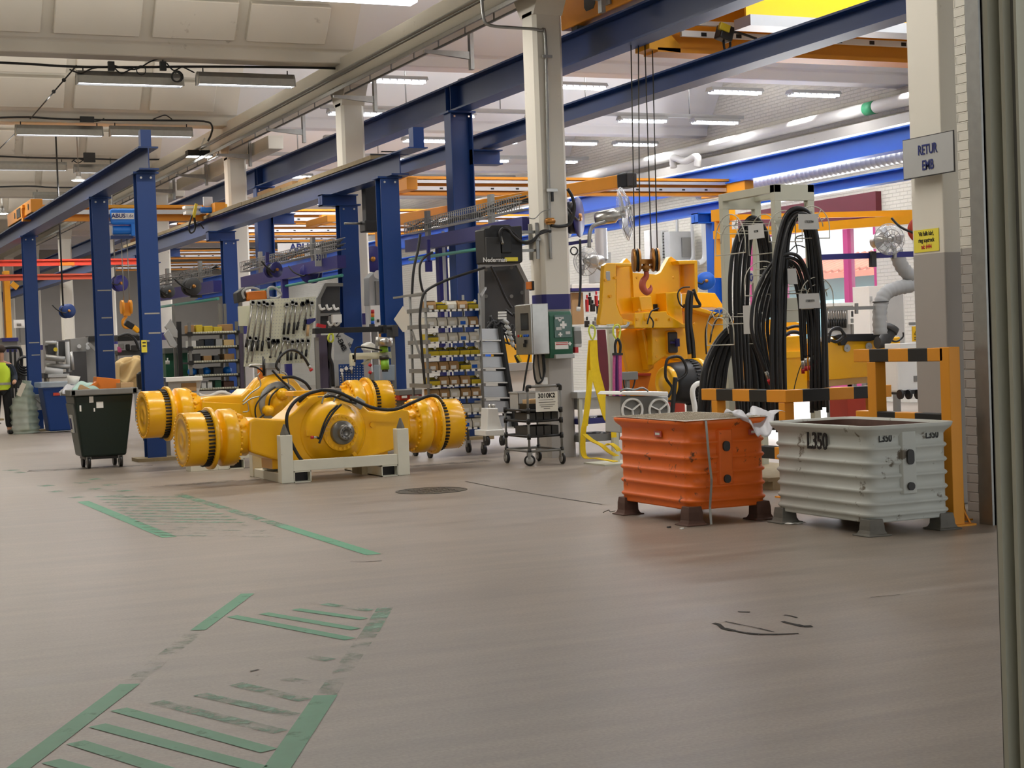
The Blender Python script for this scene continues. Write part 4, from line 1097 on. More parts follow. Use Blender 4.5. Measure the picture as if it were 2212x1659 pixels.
# hoses: every coil is a thing hanging on the rack
def hose_coil(label, strands, r, endcap=None):
    o = thing('hose_coil', label, 'hose', strands[0][0], group='black hydraulic hoses on the cream rack')
    for s in strands:
        mesh('hose', MB().tube(spline(s, 7), r, 10), M['rubber'], o)
        if endcap:
            for e, pnt in ((s[0], s[1]), (s[-1], s[-2])):
                d = (Vector(e) - Vector(pnt)).normalized()
                mesh('hose_fitting', MB().cyl(e, Vector(e) + d * .09, r * .8, n=10), M['steel'], o)
                mesh('end_cap', MB().cyl(Vector(e) + d * .09, Vector(e) + d * .14, r * .95, n=10), M['red'], o)
    return o
def drape(path, y0, dy, n, jit=.012):
    out = []
    for i in range(n):
        oy = y0 + dy * i
        out.append([at(px + random.uniform(-3, 3), py + i * 2 + random.uniform(-2, 2), oy) for px, py in path])
    return out
def coil(path, y0, n, cxp, step, top, dy=.04):      # n hoses lying side by side over one hoop
    out = []
    for i in range(n):
        w = max(abs(p[0] - cxp) for p in path)
        out.append([at(cxp + (px - cxp) * (1 - step * i / w) + random.uniform(-1.5, 1.5), py + (top * i if py < 620 else top * i * .6) + random.uniform(-2, 2), y0 + dy * i) for px, py in path])
    return out
hose_coil('long black hoses looped over the nearest top hoop of the rack', coil([(1672, 930), (1668, 780), (1668, 680), (1672, 580), (1684, 500), (1702, 462), (1728, 450), (1752, 468), (1768, 530), (1776, 660), (1780, 880)], 14.2, 4, 1725, 9, 7), .023)
hose_coil('thin black hose hanging outermost on the nearest top hoop', coil([(1690, 905), (1684, 760), (1686, 600), (1700, 500), (1725, 462), (1752, 476), (1772, 560), (1784, 700), (1789, 890)], 14.1, 1, 1735, 5, 4), .016)
hose_coil('thick black hoses looped over the side hoop at the rack top', coil([(1597, 930), (1588, 800), (1579, 690), (1578, 600), (1586, 530), (1603, 488), (1627, 470), (1648, 486), (1662, 530), (1668, 600), (1670, 680)], 15.2, 5, 1634, 9, 7), .022)
hose_coil('bundle of short hoses with red caps on the middle hoop', coil([(1652, 800), (1640, 770), (1628, 730), (1623, 690), (1631, 640), (1655, 585), (1685, 553), (1718, 550), (1742, 580), (1756, 640), (1765, 700), (1768, 760)], 14.25, 5, 1695, 9, 8), .019, True)
hose_coil('very thick black hoses bowing out low on the left of the rack', coil([(1512, 925), (1515, 860), (1524, 800), (1540, 755), (1562, 722), (1588, 706), (1612, 712), (1635, 735), (1655, 790), (1665, 900)], 15.5, 4, 1595, 15, 12), .040)
# thin loose wires
solo('loose_hose', MB().tube(spline([at(*p, 15.0) for p in ((1760, 705), (1765, 745), (1735, 780), (1720, 820), (1712, 860))], 6), .006, 6), M['rubber'], 'thin black cable dangling inside the cream hose rack', 'cable')

# ---- signs on the pier
s = thing('wall_sign', 'grey sign reading RETUR EMB fixed to the pier above the bins', 'sign', (9.48, 12, 3.15))
mesh('panel', MB().box(9.46, 9.475, 11.64, 12.345, 2.975, 3.325), M['light_grey'], s, bev=.002)
mesh('border', MB().box(9.464, 9.472, 11.632, 12.352, 2.967, 3.333), M['dark_grey'], s)
text('RETUR', M['ink_blue'], s, (9.455, 11.99, 3.205), -Y, Z, .125, sx=.72, bold=.002)
text('EMB', M['ink_blue'], s, (9.455, 11.99, 3.065), -Y, Z, .125, sx=.72, bold=.002)
mesh('stand_off', MB().box(9.475, 9.6, 11.97, 12.02, 3.1, 3.2), M['galv'], s)
s = thing('notice', 'yellow laminated notice taped low on the white pier', 'notice', (9.57, 12.2, 2.4))
mesh('sheet', MB().box(9.573, 9.578, 12.015, 12.37, 2.30, 2.505), M['paper_yellow'], s)
for k, (tx, zz, m) in enumerate((('Vid fullt kärl,', 2.465, 'ink'), ('ring soptruck', 2.405, 'ink'), ('tel: 6444', 2.345, 'red'))):
    text(tx, M[m], s, (9.571, 12.19, zz), -Y, Z, .056, sx=.75, bold=.0008)
# ================================================================ the two axles on their cradles
def hub(root, cx, cy, cz, sgn, YM, drum_m=None):       # everything outboard of the housing on one side
    o = Vector((cx, cy, cz)); ax = Vector((sgn, 0, 0))
    b = MB().lathe([(1.02, .20), (1.06, .245), (1.16, .235), (1.20, .26), (1.215, .335), (1.23, .355), (1.375, .355), (1.395, .335), (1.415, .285), (1.44, .265), (1.47, .28), (1.49, .33), (1.50, .34)], o, ax, 48)
    h = mesh('hub', b, YM, root)
    f = MB().lathe([(1.49, .30), (1.49, .375), (1.495, .385), (1.535, .385), (1.54, .375), (1.54, .30)], o, ax, 56)
    mesh('wheel_flange', f, YM, root)
    d = MB().lathe([(1.53, .318), (1.62, .330), (1.84, .330), (1.852, .322), (1.855, .30), (1.862, .298), (1.862, .235), (1.853, .23), (1.853, .12), (1.86, .115), (1.86, .06), (1.856, .055), (1.856, 0)], o, ax, 56)
    dr = mesh('planet_drum', d, drum_m or YM, root)
    n = 44
    sl = MB(); bo = MB(); b2 = MB(); b3 = MB()
    for i in range(n):
        a = 2 * PI * i / n; u = Y * math.cos(a) + Z * math.sin(a)
        R = Matrix((ax, ax.cross(u), u)).transposed()
        sl.obox(o + ax * 1.575 + u * .332, .085, .021, .03, R)
    for i in range(40):
        a = 2 * PI * i / 40; u = Y * math.cos(a) + Z * math.sin(a)
        bo.cyl(o + ax * 1.858 + u * .317, o + ax * 1.868 + u * .317, .014, n=6)
    for i in range(40):
        a = 2 * PI * i / 40; u = Y * math.cos(a) + Z * math.sin(a)
        b2.cyl(o + ax * 1.483 + u * .355, o + ax * 1.49 + u * .355, .012, n=6)
    for i in range(26):
        a = 2 * PI * i / 26; u = Y * math.cos(a) + Z * math.sin(a)
        b3.cyl(o + ax * 1.185 + u * .315, o + ax * 1.216 + u * .315, .019, n=6)
    mesh('wheel_stud_rivets', sl, M['black'], dr)
    mesh('drum_bolt_rivets', bo, YM, dr)
    mesh('flange_bolt_rivets', b2, YM, h)
    mesh('hub_bolt_rivets', b3, YM, h)
    for k in (.5, 1.3, 2.4):
        u = -Y * math.cos(k) * .8 + Z * math.sin(k)
        b = MB().obox(o + ax * 1.14 + u * .25, .09, .06, .05).cyl(o + ax * 1.10 + u * .25, o + ax * 1.19 + u * .28, .03, n=10)
        mesh('brake_fitting', b, YM, h)
YM = M['yellow']
def axle(cx, cy, cz, label, rz):
    t = thing('loader_axle', label, 'axle', (cx, cy, 0), group='yellow wheel loader axles on white cradles')
    hub(t, cx, cy, cz, -1, YM); hub(t, cx, cy, cz, 1, YM)
    return t
ax1 = axle(6.25, 20.1, .57, 'front yellow loader axle with grey pinion flange facing out on a white cradle', 0)
cx, cy, cz = 6.25, 20.1, .57
hs = [(-1.08, -.19), (-1.1, 0), (-1.08, .2), (-1.0, .23), (-.62, .19), (-.47, .29), (-.30, .44), (-.22, .47), (.30, .47), (.40, .36), (.52, .24), (.75, .20), (.98, .245), (1.08, .22), (1.1, 0), (1.08, -.19), (.85, -.28), (.5, -.36), (.1, -.38), (-.45, -.38), (-.78, -.30)]
mesh('housing', MB().prism([(a, b) for a, b in hs], (cx, cy + .26, cz), X, Z, .52), YM, ax1, bev=.035, seg=3)
ctr = Vector((cx + .02, cy, cz + .0))
bowl = MB().lathe([(.0, .44), (.265, .44), (.275, .425), (.29, .40), (.36, .37), (.43, .30), (.47, .24), (.49, .225)], ctr, -Y, 48)
mesh('bowl', bowl, YM, ax1)
mesh('bowl_rib', MB().prism([(.40, -.03), (.20, -.02), (.20, .02), (.40, .05)], ctr + Vector((0, -.37, .0)), -X, Z, .03).prism([(.40, -.02), (.22, -.02), (.22, .02), (.40, .03)], ctr + Vector((0, -.36, 0)), (X * .6 - Z * .8), (X * .8 + Z * .6), .03), YM, ax1, bev=.006)
mesh('pinion_ring', MB().lathe([(.49, .21), (.49, .232), (.53, .232), (.535, .225), (.535, .15)], ctr, -Y, 40), YM, ax1)
rb = MB()
for i in range(22):
    a = 2 * PI * i / 22; u = X * math.cos(a) + Z * math.sin(a)
    rb.cyl(ctr - Y * .53 + u * .20, ctr - Y * .548 + u * .20, .019, n=12)
mesh('ring_bolt_rivets', rb, YM, ax1)
pf = mesh('pinion_flange', MB().lathe([(.52, .15), (.60, .148), (.61, .142), (.62, .10), (.68, .092), (.70, .088), (.705, .08), (.705, .048), (.66, .045), (.66, 0)], ctr, -Y, 40), mat('machined_steel', '#85837e', .35, metal=.7, var=.15), ax1)
ho = MB()
for i in range(10):
    a = 2 * PI * i / 10; u = X * math.cos(a) + Z * math.sin(a)
    ho.cyl(ctr - Y * .70 + u * .066, ctr - Y * .707 + u * .066, .008, n=10)
mesh('flange_hole_rivets', ho, M['black'], pf)
mesh('drain_plug', MB().cyl((cx + .55, cy - .26, cz + .06), (cx + .55, cy - .29, cz + .06), .035, n=14), YM, ax1)
mesh('saddle', MB().box(cx - .78, cx - .55, cy - .2, cy + .2, cz - .42, cz - .3).box(cx + .55, cx + .78, cy - .2, cy + .2, cz - .42, cz - .3), YM, ax1)
mesh('top_port', MB().cyl((cx - .38, cy - .15, cz + .34), (cx - .30, cy - .20, cz + .47), .05, n=14).obox((cx - .2, cy, cz + .5), .5, .3, .06), YM, ax1, bev=.01)
mesh('valve_block', MB().obox((cx + .05, cy - .22, cz + .50), .2, .1, .09).obox((cx + .0, cy - .2, cz + .45), .34, .12, .02), M['steel'], ax1, bev=.006)
mesh('terminal_box', MB().obox((cx + .33, cy - .38, cz + .35), .13, .05, .12, Matrix.Rotation(.6, 3, 'Y')), M['light_grey'], ax1, bev=.006)
mesh('bracket_plate', MB().obox((cx + .2, cy - .34, cz + .42), .25, .02, .07, Matrix.Rotation(.5, 3, 'Y')), M['galv'], ax1)
def hose_px(pts, y, r, name='hose', root=ax1, m='rubber', sub=6, cap=None):
    P = [at(p[0], p[1], p[2] if len(p) > 2 else y) for p in pts]
    h = mesh(name, MB().tube(spline(P, sub), r, 8), M[m], root)
    if cap:
        d = (P[-1] - P[-2]).normalized()
        mesh('fitting', MB().cyl(P[-1], P[-1] + d * .05, r * 1.1, n=10), M['steel'], h)
        mesh('end_cap', MB().cyl(P[-1] + d * .05, P[-1] + d * .085, r * 1.4, n=10), M['red'], h)
hose_px([(690, 842), (655, 852), (628, 868), (612, 893), (611, 922), (620, 955), (636, 985), (647, 998)], 19.55, .022, cap=True)
hose_px([(640, 868, 19.7), (660, 850), (690, 843), (725, 848), (765, 866), (805, 882), (850, 885), (890, 870), (925, 856), (945, 857), (958, 868, 19.8)], 19.6, .022)
hose_px([(722, 876), (705, 892), (692, 915), (682, 945), (677, 945)], 19.5, .013, cap=True)
hose_px([(730, 874), (712, 892), (696, 918), (686, 945), (681, 958)], 19.48, .015)
hose_px([(695, 858), (712, 856), (730, 862), (748, 868), (765, 872)], 19.6, .014)
hose_px([(720, 860), (735, 853), (748, 858), (755, 868)], 19.65, .013)
hose_px([(690, 872), (694, 858), (704, 852), (712, 860)], 19.7, .012, 'steel_pipe', m='steel')
hose_px([(715, 868), (722, 855), (735, 852), (745, 860)], 19.62, .012, 'steel_pipe', m='steel')

CW = M['cradle_white']
def cradle(x0, x1, y0, y1, hp, label, pins=True):
    t = thing('axle_cradle', label, 'cradle', ((x0 + x1) / 2, (y0 + y1) / 2, 0), group='white steel axle cradles')
    s = .155
    for x, y, q in ((x0, y0, 1), (x1 - s, y0, 1), (x0, y1 - s, 0), (x1 - s, y1 - s, 0)):
        p = mesh('post', MB().box(x, x + s, y, y + s, 0, hp if q else hp * .8), CW, t, bev=.008)
        if pins:
            c = Vector((x + s / 2, y + s / 2, hp if q else hp * .8))
            mesh('guide_cone', MB().lathe([(0, .055), (.03, .05), (.035, .047), (.13, .012), (.135, 0)], c, Z, 4, False), M['rust_grey'], p)
    for y in (y0 + .01, y1 - .12):
        mesh('cross_rail', MB().box(x0 + s, x1 - s, y, y + .11, .14, .27), CW, t, bev=.006)
    for x in (x0 + .02, x1 - .13):
        mesh('side_rail', MB().box(x, x + .11, y0 + s, y1 - s, .0, .11), CW, t, bev=.006)
    for xa in (x0 + s, x1 - s - .22):
        fp = MB().box(xa, xa + .22, y0, y1, .125, .14).box(xa, xa + .22, y0, y1, 0, .012).box(xa, xa + .012, y0, y1, 0, .14).box(xa + .208, xa + .22, y0, y1, 0, .14)
        mesh('fork_pocket', fp, CW, t)
        mesh('pocket_shade', MB().box(xa + .012, xa + .208, y0 + .12, y0 + .125, .012, .125), M['black'], t)  # black sheet puts in the shade deep in the fork pocket
    for xa in (x0 + .28, x1 - .45):
        mesh('saddle_block', MB().box(xa, xa + .16, (y0 + y1) / 2 - .2, (y0 + y1) / 2 + .2, .0, .21), M['wood'], t)
    return t
c1 = cradle(5.46, 7.12, 19.36, 20.86, .585, 'white chipped steel cradle with four coned posts under the front axle')
mesh('bolt_strip', MB().box(5.48, 5.8, 20.1, 20.3, .12, .2), CW, c1)
cx2, cy2, cz2 = 6.40, 23.2, .79
ax2 = axle(cx2, cy2, cz2, 'rear yellow loader axle with round gear cover and steel valve block', 0)
hs2 = [(-1.08, -.19), (-1.1, 0), (-1.08, .2), (-.95, .22), (-.5, .22), (-.4, .3), (.4, .3), (.55, .2), (.95, .24), (1.08, .22), (1.1, 0), (1.08, -.19), (.7, -.3), (.3, -.36), (-.3, -.36), (-.7, -.3)]
mesh('housing', MB().prism(hs2, (cx2, cy2 + .26, cz2), X, Z, .52), YM, ax2, bev=.035, seg=3)
c_ = Vector((cx2 + .02, cy2, cz2 + .08))
mesh('gear_cover', MB().lathe([(0, .42), (.3, .42), (.31, .40), (.31, .33), (.36, .31), (.36, .30), (.38, .29)], c_, -Y, 44), YM, ax2)
mesh('gear_ring', MB().lathe([(.365, .22), (.365, .305), (.385, .31), (.395, .30), (.395, .22)], c_, -Y, 44), M['galv'], ax2)
mesh('cover_disc', MB().lathe([(.37, .22), (.40, .215), (.42, .12), (.44, .11), (.44, .06), (.46, .055), (.46, 0)], c_, -Y, 36), YM, ax2)
for px, py, r in ((603, 851, .085), (573, 887, .075), (640, 885, .06)):
    p = at(px, py, cy2 - .4)
    mesh('brake_cylinder', MB().lathe([(-.1, r * 1.1), (.0, r * 1.1), (.03, r), (.1, r * .95), (.115, r * .75), (.14, r * .55), (.15, r * .5), (.15, 0)], p, -Y, 24), YM, ax2)
arm = [(505, 872), (515, 868), (548, 832), (560, 820), (575, 815), (580, 822), (560, 838), (532, 868), (515, 880)]
def pxprism(pts, y, d, m, root, name, bev=.01):
    P = [at(a, b, y) for a, b in pts]; o = P[0]
    mesh(name, MB().prism([((p - o).x, (p - o).z) for p in P], o + Y * d, X, Z, d), M[m], root, bev=bev)
pxprism([(500, 870), (512, 866), (548, 832), (562, 815), (582, 812), (586, 822), (566, 836), (530, 872), (512, 884)], 23.0, .3, 'yellow', ax2, 'link_arm', .02)
pxprism([(592, 815), (612, 814), (660, 842), (672, 858), (655, 860), (610, 832), (594, 826)], 23.1, .3, 'yellow', ax2, 'link_arm', .02)
pxprism([(690, 850), (715, 845), (742, 850), (742, 868), (690, 868)], 22.9, .3, 'yellow', ax2, 'mount_block', .02)
pxprism([(430, 868), (515, 872), (515, 895), (430, 905)], 22.85, .05, 'yellow', ax2, 'side_plate', .008)
pxprism([(572, 795), (600, 795), (600, 840), (572, 840)], 22.9, .16, 'alu', ax2, 'valve_block', .008)
pxprism([(568, 784), (603, 784), (603, 797), (568, 797)], 22.85, .2, 'galv', ax2, 'valve_plate', .004)
pxprism([(557, 795), (565, 795), (566, 835), (558, 835)], 22.9, .1, 'orange_part', ax2, 'upright_pin', .004)
for pts, r, m, cap in (([(598, 800), (592, 790), (600, 772), (620, 757), (640, 760), (655, 775), (664, 790)], .02, 'rubber', True), ([(583, 800), (600, 818), (615, 832), (622, 840)], .016, 'rubber', True),
                       ([(605, 816), (630, 815), (655, 826), (668, 842)], .022, 'rubber', None), ([(532, 792), (545, 793), (558, 800), (566, 810)], .012, 'rubber', None), ([(532, 792), (538, 788), (565, 788)], .012, 'white', None),
                       ([(556, 806), (551, 812), (556, 822), (556, 835), (535, 850), (518, 868)], .010, 'steel', None), ([(518, 874), (535, 862), (555, 856)], .010, 'steel', None), ([(604, 803), (614, 808), (618, 820), (620, 830)], .010, 'steel', None),
                       ([(518, 890), (530, 888), (530, 876), (526, 868)], .009, 'steel', None), ([(565, 895), (549, 905), (546, 880), (560, 858), (590, 836)], .012, 'rubber', None), ([(575, 880), (580, 858), (595, 842), (612, 834)], .012, 'rubber', None)):
    hose_px([(a, b) for a, b in pts], 22.75, r, 'hose' if m == 'rubber' else 'steel_pipe', ax2, m, 6, cap)
mesh('cable_tie', MB().cyl(at(562, 770, 22.7), at(563, 812, 22.7), .012, n=6).cyl(at(566, 775, 22.7), at(566, 812, 22.7), .01, n=6), M['black'], ax2)
for o_, a_ in ((ax1, 4), (ax2, 4)): o_.matrix_basis = o_.matrix_basis @ Matrix.Rotation(math.radians(a_), 4, 'Z')
c2 = cradle(5.42, 7.3, 22.4, 24.0, .70, 'white steel cradle half hidden under the rear axle', False)
mesh('foot_block', MB().prism([(-.02, 0), (.36, 0), (.36, .24), (-.02, .12)], (5.06, 22.4, 0), X, Z, -.3), CW, c2, bev=.005)
# ================================================================ yellow machine frame, fans and the right-hand workshop
def P_(pts, y, d, m, root, name, bev=.012, label=None):
    P = [at(a, b, y) for a, b in pts]; o = P[0]
    return mesh(name, MB().prism([((p - o).x, (p - o).z) for p in P], o + Y * d, X, Z, d), M[m] if isinstance(m, str) else m, root, bev=bev, label=label)
def B_(px0, py0, px1, py1, y, d, m, root, name, bev=.006, label=None):
    a, b = at(px0, py0, y), at(px1, py1, y)
    return mesh(name, MB().box(min(a.x, b.x), max(a.x, b.x), y, y + d, min(a.z, b.z), max(a.z, b.z)), M[m] if isinstance(m, str) else m, root, bev=bev, label=label)
def T_(name, label, cat, p, group=None): return thing(name, label, cat, p, group=group)
def legs(t, m='mid_grey', w=.06, n=2, up=None):      # stands a thing on the floor (or hangs it) with its own legs
    vs = [o.matrix_basis @ Vector(v.co) + t.matrix_basis.translation for o in t.children if o.type == 'MESH' for v in o.data.vertices]
    x0, x1 = min(v.x for v in vs), max(v.x for v in vs); yc = (min(v.y for v in vs) + max(v.y for v in vs)) / 2
    z0, z1 = min(v.z for v in vs), max(v.z for v in vs)
    for i in range(n):
        x = (x0 + x1) / 2 if n == 1 else x0 + .06 + (x1 - x0 - .12) * i / (n - 1)
        if up: mesh('hanger_rod', MB().cyl((x, yc, z1 - .05), (x, yc, up), .02, n=6), M[m], t)
        else: mesh('leg', MB().box(x - w / 2, x + w / 2, yc - w / 2, yc + w / 2, 0, z0 + .03), M[m], t)
    return t
def yw(px): r = ray(px, 540); return 21.85 * r.y / r.x
lf = T_('loader_chassis', 'huge yellow wheel loader frame standing behind the hose rack', 'machine frame', (14, 23, 0))
P_([(1305, 573), (1312, 568), (1331, 568), (1331, 655), (1340, 680), (1347, 689), (1346, 703), (1296, 702), (1295, 692), (1301, 657)], 21.9, .12, 'yellow', lf, 'side_plate')
h = B_(1309, 586, 1319, 606, 21.89, .02, 'light_grey', lf, 'pin_hole', .03)
P_([(1331, 568), (1366, 568), (1371, 694), (1347, 689), (1340, 680), (1331, 655)], 22.35, .1, 'yellow', lf, 'recess_panel')
P_([(1329, 568), (1366, 568), (1366, 575), (1331, 575)], 21.95, .45, 'yellow', lf, 'top_flange')
P_([(1342, 570), (1354, 557), (1366, 570)], 22.7, .1, 'yellow', lf, 'lug')
P_([(1345, 689), (1371, 694), (1371, 702), (1346, 702)], 21.95, .5, 'yellow', lf, 'lower_flange')
P_([(1365, 568), (1367, 589), (1418, 593), (1427, 589), (1445, 557), (1450, 554), (1466, 566), (1468, 630), (1438, 632), (1438, 671), (1371, 678)], 22.3, .12, 'yellow', lf, 'cross_plate')
P_([(1466, 566), (1505, 564), (1505, 629), (1468, 631)], 22.5, .1, 'yellow', lf, 'recess_panel')
P_([(1463, 563), (1506, 562), (1506, 570), (1468, 571)], 22.1, .45, 'yellow', lf, 'top_flange')
P_([(1500, 564), (1507, 564), (1508, 632), (1501, 632)], 22.1, .45, 'yellow', lf, 'end_flange')
P_([(1380, 641), (1407, 639), (1411, 669), (1386, 672)], 22.0, .25, 'yellow', lf, 'gusset')
B_(1412, 657, 1426, 672, 22.28, .05, 'black', lf, 'cable_hole', .01)
P_([(1438, 632), (1470, 630), (1476, 700), (1466, 700), (1441, 676)], 22.0, .4, 'yellow', lf, 'strut')
P_([(1371, 676), (1440, 672), (1442, 678), (1475, 699), (1494, 701), (1494, 708), (1371, 709)], 21.9, .5, 'yellow', lf, 'ledge')
P_([(1341, 715), (1370, 703), (1409, 709), (1413, 795), (1399, 805), (1358, 803), (1344, 733)], 22.5, .12, 'yellow_deep', lf, 'lower_plate')
P_([(1386, 712), (1392, 712), (1412, 790), (1402, 800)], 22.3, .2, 'yellow_deep', lf, 'rib_plate')
B_(1395, 715, 1408, 758, 22.47, .05, 'black', lf, 'oval_hole', .04)
P_([(1408, 709), (1486, 701), (1486, 781), (1436, 770), (1410, 790)], 22.15, .35, 'yellow', lf, 'articulation_block', .02)
B_(1440, 714, 1466, 764, 22.1, .08, 'yellow_deep', lf, 'hole_rim', .05)
B_(1444, 717, 1466, 762, 22.07, .05, 'dark_grey', lf, 'oval_hole', .05)
mesh('hose_fitting', MB().cyl(at(1447, 740, 22.0), at(1458, 740, 22.0), .02, n=10).obox(at(1463, 740, 22.0), .06, .05, .12), M['violet_blue'], lf)
P_([(1335, 700), (1490, 700), (1505, 862), (1345, 862)], 23.2, .1, 'yellow_deep', lf, 'back_plate')
P_([(1345, 806), (1408, 806), (1398, 846), (1345, 846)], 22.6, .3, 'orange_part', lf, 'belly_plate')
P_([(1378, 806), (1408, 806), (1405, 812), (1378, 812)], 22.5, .08, 'red_beam', lf, 'belly_edge')
P_([(1484, 668), (1502, 666), (1580, 690), (1600, 740), (1600, 850), (1500, 850), (1484, 782)], 22.6, .6, 'yellow', lf, 'rear_beam', .02)
P_([(1484, 664), (1504, 662), (1582, 685), (1582, 692), (1500, 670)], 22.3, .9, 'yellow', lf, 'beam_flange')
P_([(1505, 631), (1545, 633), (1568, 668), (1540, 664), (1505, 664)], 23.6, .5, 'yellow', lf, 'rear_wedge')
P_([(1596, 715), (1690, 722), (1690, 868), (1596, 868)], 22.9, .5, 'yellow', lf, 'middle_body', .02)
P_([(1610, 690), (1690, 690), (1745, 700), (1745, 722), (1610, 722)], 23.4, .4, 'yellow', lf, 'upper_body')
P_([(1688, 728), (1738, 724), (1745, 770), (1745, 862), (1688, 862)], 22.2, .6, 'yellow', lf, 'rear_block', .02)
B_(1690, 760, 1738, 772, 22.15, .08, 'yellow', lf, 'step_plate')
P_([(1745, 745), (1765, 738), (1765, 825), (1745, 850)], 22.4, .5, 'yellow_deep', lf, 'chamfer_plate')
P_([(1763, 740), (1815, 727), (1830, 735), (1880, 735), (1945, 727), (1946, 808), (1765, 823)], 22.0, .8, 'yellow', lf, 'tail_plate', .02)
P_([(1760, 823), (1930, 808), (1930, 822), (1760, 838)], 22.2, .6, 'kraft', lf, 'bottom_lip')
B_(1912, 795, 1940, 805, 21.93, .08, 'yellow', lf, 'step_block')
P_([(1800, 726), (1812, 722), (1905, 720), (1912, 730), (1880, 737), (1832, 737), (1826, 746), (1818, 746), (1812, 733)], 21.9, .1, 'black', lf, 'rubber_seal', .01)
for px, py in ((1829, 752), (1876, 748), (1924, 783)):
    c = at(px, py, 21.98); mesh('pivot_washer', MB().cyl(c, c - Y * .02, .06, n=20).cyl(c - Y * .02, c - Y * .035, .015, n=10), M['light_grey'], lf)
for px, py in ((1307, 605), (1329, 600), (1318, 640), (1376, 600), (1455, 600), (1380, 670), (1420, 690), (1396, 690), (1376, 690), (1448, 690), (1500, 700), (1418, 770), (1418, 735)):
    c = at(px, py, 21.88); mesh('plug_bolt', MB().cyl(c, c - Y * .02, .022, n=10), M['yellow_deep'], lf)
split('stand', MB().box(12.6, 12.9, 22.5, 22.9, 0, .75).box(15.9, 16.3, 22.4, 22.9, 0, .65).box(14.0, 14.4, 22.9, 23.3, 0, .62), M['red_beam'], lf)
def lines_(pts, y, r, root, name='hose', m='rubber', sub=6):
    P = [at(p[0], p[1], p[2] if len(p) > 2 else y) for p in pts]
    return mesh(name, MB().tube(spline(P, sub), r, 7), M[m], root)
lines_([(1490, 628), (1485, 650), (1484, 690), (1486, 725), (1490, 765)], 21.7, .035, lf)
lines_([(1494, 630), (1492, 660), (1491, 700), (1496, 735), (1499, 775)], 21.7, .035, lf)
lines_([(1498, 625), (1505, 645), (1512, 660), (1495, 662), (1477, 660)], 21.8, .025, lf)
lines_([(1490, 620), (1473, 622), (1464, 635), (1468, 655), (1478, 665)], 21.8, .012, lf)
lines_([(1423, 666), (1408, 672), (1402, 685), (1398, 700)], 21.8, .012, lf)
lines_([(1403, 683), (1411, 695), (1410, 708)], 21.8, .012, lf)
lines_([(1550, 675), (1532, 690), (1524, 720), (1526, 765)], 22.2, .014, lf)
lines_([(1562, 672), (1548, 690), (1538, 715), (1534, 740)], 22.2, .014, lf)
lines_([(1700, 710), (1715, 705), (1735, 705)], 21.9, .025, lf); lines_([(1695, 725), (1708, 718), (1722, 718), (1738, 726)], 21.9, .03, lf)
lines_([(1790, 740), (1795, 715), (1812, 708), (1822, 725), (1808, 738), (1795, 735)], 21.7, .025, lf)
lines_([(1790, 722), (1800, 712), (1818, 714), (1828, 728)], 21.7, .02, lf)
mesh('drive_end', MB().tube([at(1895, 740, 21.7), at(1908, 740, 21.7), at(1925, 712, 21.6)], [.1, .11, .105], 14).cyl(at(1922, 716, 21.6), at(1927, 706, 21.6), .125, n=16), M['dark_grey'], lf)
lines_([(1915, 730), (1935, 738), (1950, 728), (1951, 718)], 21.7, .015, lf)
# the machine's hub wearing a black dust cover
c = at(1436, 828, 21.4); ax = Vector((1, .12, 0)).normalized()
hbm = T_('wheel_hub', 'yellow axle hub in a black dust cover under the loader frame', 'axle hub', (c.x, c.y, 0))
mesh('end_cap', MB().lathe([(-.02, 0), (-.02, .12), (0, .125), (0, .21), (-.012, .215), (0, .245), (.03, .255), (.10, .26)], c, ax, 40), M['yellow'], hbm)
mesh('dust_cover', MB().lathe([(.06, .258), (.09, .285), (.14, .30), (.38, .32), (.52, .335), (.53, .31)], c, ax, 40), M['black'], hbm)
g = MB()
for i in range(36):
    a = 2 * PI * i / 36; u = Y * math.cos(a) + Z * math.sin(a)
    g.obox(c + ax * .46 + u * .33, .10, .02, .03, Matrix((ax, ax.cross(u), u)).transposed())
mesh('tooth_rivets', g, M['dark_grey'], hbm)
mesh('flange', MB().lathe([(.53, .3), (.53, .35), (.60, .36), (.64, .34), (.75, .30), (.95, .28), (.95, 0)], c, ax, 40), M['yellow'], hbm)
split('stand', MB().box(c.x + .5, c.x + .8, c.y - .1, c.y + .25, 0, c.z - .3), M['mid_grey'], hbm)
mesh('lifting_bail', MB().tube(spline([at(*p, 21.1) for p in ((1443, 858), (1452, 838), (1438, 815), (1440, 780), (1452, 771), (1470, 772), (1482, 792), (1480, 810), (1456, 825))], 4), .022, 8), M['black'], hbm)
lines_([(1459, 815, 20.9), (1456, 850), (1452, 895)], 20.9, .035, hbm, 'torque_bar', 'black')

